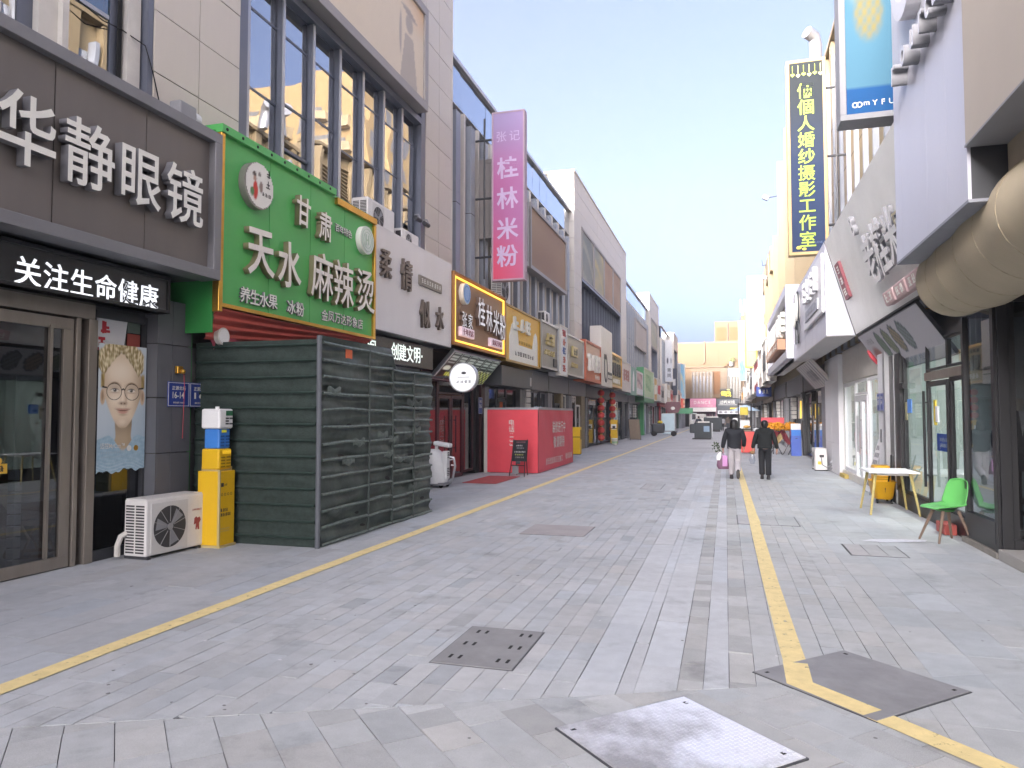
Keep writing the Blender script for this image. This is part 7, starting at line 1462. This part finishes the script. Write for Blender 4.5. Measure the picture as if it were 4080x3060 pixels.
def person(loc, label, H, rz, top, bottom, shoes, hair='long', stride=.16, bulk=1., coat_len=.0, lift=False, arms=((.27, .0), (.27, .0)), group='people walking away up the street', fine=True, sole=None):
    """local frame: walks towards +y.  body is one continuous mesh; hair and clothes are its children"""
    t = thing('person', loc, label, 'person', group, rz); s = H/1.62
    hipz, kz, az = .84*s, .46*s, .08*s; hx = .085*s
    kneeL, ankL = (-hx, stride*.55, kz), (-hx*.95, stride, az); kneeR, ankR = (hx, .02 if not lift else .06, kz), (hx*.95, -stride*1.2, az)
    if lift: kneeR, ankR = (hx, .07, kz+.0), (hx*1.0, -.30*s, .20*s)
    shz = 1.32*s; shx = .175*s; hands = []
    V = [(0, 0, .90*s, .12*s, .09*s), (0, .0, 1.10*s, .115*s, .085*s), (0, 0, 1.30*s, .13*s, .085*s), (0, .01, 1.42*s, .05*s), (0, .02, 1.50*s, .085*s, .095*s), (0, .02, 1.57*s, .075*s, .085*s)]
    E = [(0, 1), (1, 2), (2, 3), (3, 4), (4, 5)]
    def chain(root, pts):
        p = root
        for q in pts: V.append(q); E.append((p, len(V)-1)); p = len(V)-1
        return p
    for sx, (out, fwd) in ((-1, arms[0]), (1, arms[1])):
        el = (sx*(shx+.07*s), -.02-fwd*.2, 1.06*s); wr = (sx*out*s, .02+fwd, .83*s + max(0, fwd)*.35); hd = (wr[0], wr[1]+.015, wr[2]-.09*s)
        chain(2, [(sx*shx, 0, shz, .05*s), (*el, .04*s), (*wr, .028*s), (*hd, .03*s, .018*s)]); hands.append((sx, wr, hd))
    for sx, k, a in ((-1, kneeL, ankL), (1, kneeR, ankR)): chain(0, [(sx*hx, 0, hipz, .085*s), (*k, .058*s), (*a, .038*s)])
    body = skin_mesh(V, E, 'body', m_skin, t)
    # fingers, joined to the body mesh
    mb = MB()
    for sx, wr, hd in hands:
        for j in range(4): x = (j-1.5)*.017*s; L = (.055, .065, .06, .045)[j]*s; mb.tube([(hd[0]+sx*.004, hd[1]+x, hd[2]), (hd[0], hd[1]+x+.004, hd[2]-L*.6), (hd[0]-sx*.012, hd[1]+x+.012, hd[2]-L)], [.009*s, .008*s, .006*s], 6)
        mb.tube([(hd[0]-sx*.005, hd[1]+.03*s, hd[2]+.03*s), (hd[0]-sx*.02, hd[1]+.05*s, hd[2]), (hd[0]-sx*.022, hd[1]+.052*s, hd[2]-.03*s)], [.010*s, .009*s, .007*s], 6)
    # face on the far side of the head
    mb.ball((0, .115*s+.02, 1.50*s), .012*s, .02*s, .022*s, 8, 6)
    for sx in (-1, 1): mb.ball((sx*.03*s, .10*s+.02, 1.525*s), .012*s, .01*s, .008*s, 8, 5); mb.ball((sx*.092*s, .02, 1.505*s), .014*s, .02*s, .03*s, 8, 6)
    mb.ball((0, .103*s+.02, 1.465*s), .022*s, .008*s, .007*s, 8, 5)
    off = len(body.data.vertices); bm = __import__('bmesh').new(); bm.from_mesh(body.data); vs = [bm.verts.new(v) for v in mb.v]
    for f in mb.f: bm.faces.new([vs[i] for i in f]).smooth = True
    bm.to_mesh(body.data); bm.free()
    # trousers
    V2 = [(0, 0, .93*s, .135*s*bulk, .10*s*bulk)]; E2 = []
    for sx, k, a in ((-1, kneeL, ankL), (1, kneeR, ankR)):
        b = len(V2); V2 += [(sx*hx, 0, .80*s, .098*s*bulk, .10*s*bulk), (k[0], k[1], k[2], .082*s*bulk), (a[0], a[1]+.005, a[2]+.10*s, .080*s*bulk), (a[0], a[1], a[2]+.02*s, .084*s*bulk)]; E2 += [(0, b), (b, b+1), (b+1, b+2), (b+2, b+3)]
    skin_mesh(V2, E2, 'trousers', bottom, t)
    # jacket
    hem = .86*s - coat_len; w = 1.18*bulk
    V3 = [(0, 0, hem+.03, .165*s*w, .115*s*w), (0, -.005, 1.02*s, .16*s*w, .115*s*w), (0, -.01, 1.20*s, .165*s*w, .115*s*w), (0, -.01, 1.34*s, .14*s*w, .095*s*w), (0, .0, 1.415*s, .07*s*w, .068*s)]
    E3 = [(0, 1), (1, 2), (2, 3), (3, 4)]
    for sx, wr, hd in hands:
        b = len(V3); out = abs(wr[0]); V3 += [(sx*(shx+.01), 0, shz-.01, .075*s*bulk), (sx*(shx+.085*s), -.03, 1.08*s, .066*s*bulk), (wr[0], wr[1]-.01, wr[2]+.05*s, .056*s*bulk), (wr[0], wr[1], wr[2]+.005, .05*s*bulk)]; E3 += [(3, b), (b, b+1), (b+1, b+2), (b+2, b+3)]
    skin_mesh(V3, E3, 'jacket', top, t, 1)
    # hair
    if hair == 'long':
        o = MB().loft([(0, .0, 1.33*s, .06*s, .05*s), (.015*s, -.03*s, 1.36*s, .125*s, .085*s), (.005*s, -.03*s, 1.42*s, .118*s, .10*s), (0, -.005*s, 1.50*s, .108*s, .115*s), (0, .01*s, 1.57*s, .095*s, .11*s), (0, .015*s, 1.61*s, .06*s, .07*s), (0, .015*s, 1.625*s, .01, .01)], 20).build('hair', m_hair, t, smooth=True)
    elif hair == 'bun': MB().loft([(0, -.03*s, 1.38*s, .05*s, .045*s), (0, -.015*s, 1.42*s, .07*s, .07*s), (0, -.008*s, 1.50*s, .098*s, .105*s), (0, .005*s, 1.57*s, .09*s, .105*s), (0, .01*s, 1.61*s, .055*s, .065*s), (0, .01*s, 1.622*s, .01, .01)], 18).build('hair', m_hair, t, smooth=True)
    else: MB().loft([(0, -.02*s, 1.45*s, .075*s, .07*s), (0, -.005*s, 1.52*s, .096*s, .10*s), (0, .01*s, 1.58*s, .085*s, .10*s), (0, .015*s, 1.625*s, .01, .01)], 16).build('hair', m_hair, t, smooth=True)
    # shoes
    for sx, a in ((-1, ankL), (1, ankR)):
        mb = MB(); m4 = Matrix.Translation((a[0], a[1], a[2]-.08*s)) 
        if lift and sx > 0: m4 = Matrix.Translation((a[0], a[1]-.02, a[2]+.02)) @ Matrix.Rotation(rad(-62), 4, 'X') @ Matrix.Translation((0, -.02, -.10*s))
        mb.loft([(0, .05*s, .0, .048*s, .125*s), (0, .05*s, .03*s, .05*s, .13*s), (0, .04*s, .065*s, .046*s, .105*s), (0, .0, .11*s, .042*s, .055*s)], 16); mb.xf(m4); mb.build('shoe', shoes, t, smooth=True)
        mb = MB(); mb.loft([(0, .05*s, -.012, .05*s, .13*s), (0, .05*s, .0, .05*s, .13*s)], 16); mb.xf(m4 @ Matrix.Translation((0, 0, .012 if not (lift and sx > 0) else 0))); mb.build('shoe_sole', sole or m_rubber, t)
    return t, hands, s
m_blk = M('black_jacket', '#1c1f26', .8, var=.12, scale=8); m_blk2 = M('black_hoodie', '#15191b', .85, var=.12, scale=8); m_tro = M('pale_grey_trousers', '#a8a4a8', .8, var=.08, scale=5); m_tro2 = M('black_trousers', '#1b1d22', .8, var=.1); m_shoe = M('dark_shoe', '#2b292c', .6)
t, hands, s = person((.215, 20.38, 0), 'walker with long black hair, dark jacket and pale trousers carrying a pink bag', 1.60, 0, m_blk, m_tro, m_shoe, 'long', .10, 1.08, .10*1.0, True, ((.30, -.02), (.25, .10)), sole=M('grey_sole', '#4a4848', .7))
t2, hands2, s2 = person((1.0, 20.55, 0), 'walker in black hoodie and black trousers with tied up hair', 1.58, -.03, m_blk2, m_tro2, m_shoe, 'bun', .07, 1.06, -.02, False, ((.31, .02), (.31, .0)))
MB().grid(lambda a, b: (math.cos(PI+a*PI)*.135, -.045-.08*abs(math.sin(a*PI))-.02*b, 1.36-.10*math.sin(a*PI)*(b)+.02*(1-b)), 16, 6).build('hood', m_blk2, t2, smooth=True)
# carried things
sx, wr, hd = hands[0]
bag = thing('carrier_bag', (.215+hd[0]+.02, 20.38+hd[1]-.01, .20), 'pink and plum carrier bag in the left hand of the pale trousered walker', 'bag', None, .2)
m_pink = M('pink_bag', '#c58fc0', .45); m_plum = M('plum_bag', '#6f4f63', .5)
MB().loft([(0, .02, .06, .14, .07), (-.02, .02, .16, .17, .09), (-.02, .02, .32, .14, .08), (-.01, .02, .42, .07, .03)], 14).build('plum_bag', m_plum, bag, smooth=True); MB().box(-.05, .08, -.085, -.06, .14, .43).build('pink_bag', m_pink, bag, bevel=.008); MB().loft([(-.14, .0, .30, .06, .05), (-.13, .0, .42, .07, .06), (-.08, 0, .52, .03, .03)], 12).build('white_bag', m_whitep, bag, smooth=True); MB().tube([(-.05, -.02, .42), (-.02, .0, .54), (.03, -.02, .42)], .008, 5).build('handle', m_pink, bag)
bq = thing('leafy_bouquet', (.215+hd[0]-.03, 20.38+hd[1], hd[2]-.0), 'small leafy bouquet held in the same hand as the pink bag', 'bouquet'); mb = MB(); r = random.Random(3)
for k in range(22):
    q = Vector((r.uniform(-.24, -.04), r.uniform(-.06, .06), r.uniform(.0, .24))); d = Vector((r.uniform(-1, 1), r.uniform(-1, 1), r.uniform(-1, 1))).normalized()*.045; e = d.cross(Vector((.3, .9, .2))).normalized()*.022; mb.add([q-d, q+e, q+d, q-e], [(0, 1, 2, 3)])
mb.build('leaf', M('dark_leaf', '#3c4a30', .7, var=.3), bq); MB().tube([(-.12, 0, .1), (-.02, 0, .02), (.03, 0, -.06)], .012, 5).build('stem', M('stem_green', '#4b5a3a', .7), bq)
sx, wr, hd = hands2[0]
pb = thing('carrier_bag', (1.0+hd[0]-.02, 20.55+hd[1], .40), 'thin clear plastic bag in the left hand of the hooded walker', 'bag'); MB().loft([(0, 0, .0, .05, .03), (.0, 0, .10, .085, .05), (.0, 0, .22, .06, .04), (0, 0, .33, .015, .015)], 12).build('film', glass('film', (.85, .87, .9), .05, .15), pb, smooth=True); MB().ball((0, 0, .31), .07, .05, .05, 10, 6).build('snack', M('snack_brown', '#8a6b4a', .8), pb)
# far people
m_c1, m_c2, m_c3 = M('dark_coat_far', '#3c4048', .8), M('grey_coat_far', '#8f9094', .8), M('brown_coat_far', '#5a5048', .8)
person((-2.5, 72, 0), 'distant figure in dark clothes standing behind the nearer bin', 1.66, .2, m_c1, m_c1, m_shoe, 'short', .05)
person((-1.9, 96, 0), 'distant figure in a dark coat near the farther bin', 1.66, .4, m_c1, m_tro2, m_shoe, 'long', .08)
person((-.35, 84, 0), 'distant walker in a pale grey coat before the noodle shop', 1.6, 0, m_c2, m_tro2, m_shoe, 'long', .12)
person((.25, 85.5, 0), 'distant walker in a brown coat before the noodle shop', 1.68, 0, m_c3, m_c1, m_shoe, 'short', .12)
person((.95, 78, 0), 'distant figure in white and yellow by the parasol', 1.68, .1, m_whitep, m_tro, m_shoe, 'short', .1)

# ================================================================ AIR
hz = MB().box(-70, 95, -60, 135, -1, 42.5).build('haze', bpy.data.materials.new('air'), kind='stuff')
am = hz.data.materials[0]; am.use_nodes = True; am.node_tree.nodes.remove(am.node_tree.nodes['Principled BSDF'])
pv = am.node_tree.nodes.new('ShaderNodeVolumePrincipled'); pv.inputs['Density'].default_value = .0014; pv.inputs['Color'].default_value = (.92, .93, .95, 1); pv.inputs['Anisotropy'].default_value = .3
am.node_tree.links.new(pv.outputs[0], am.node_tree.nodes['Material Output'].inputs['Volume'])
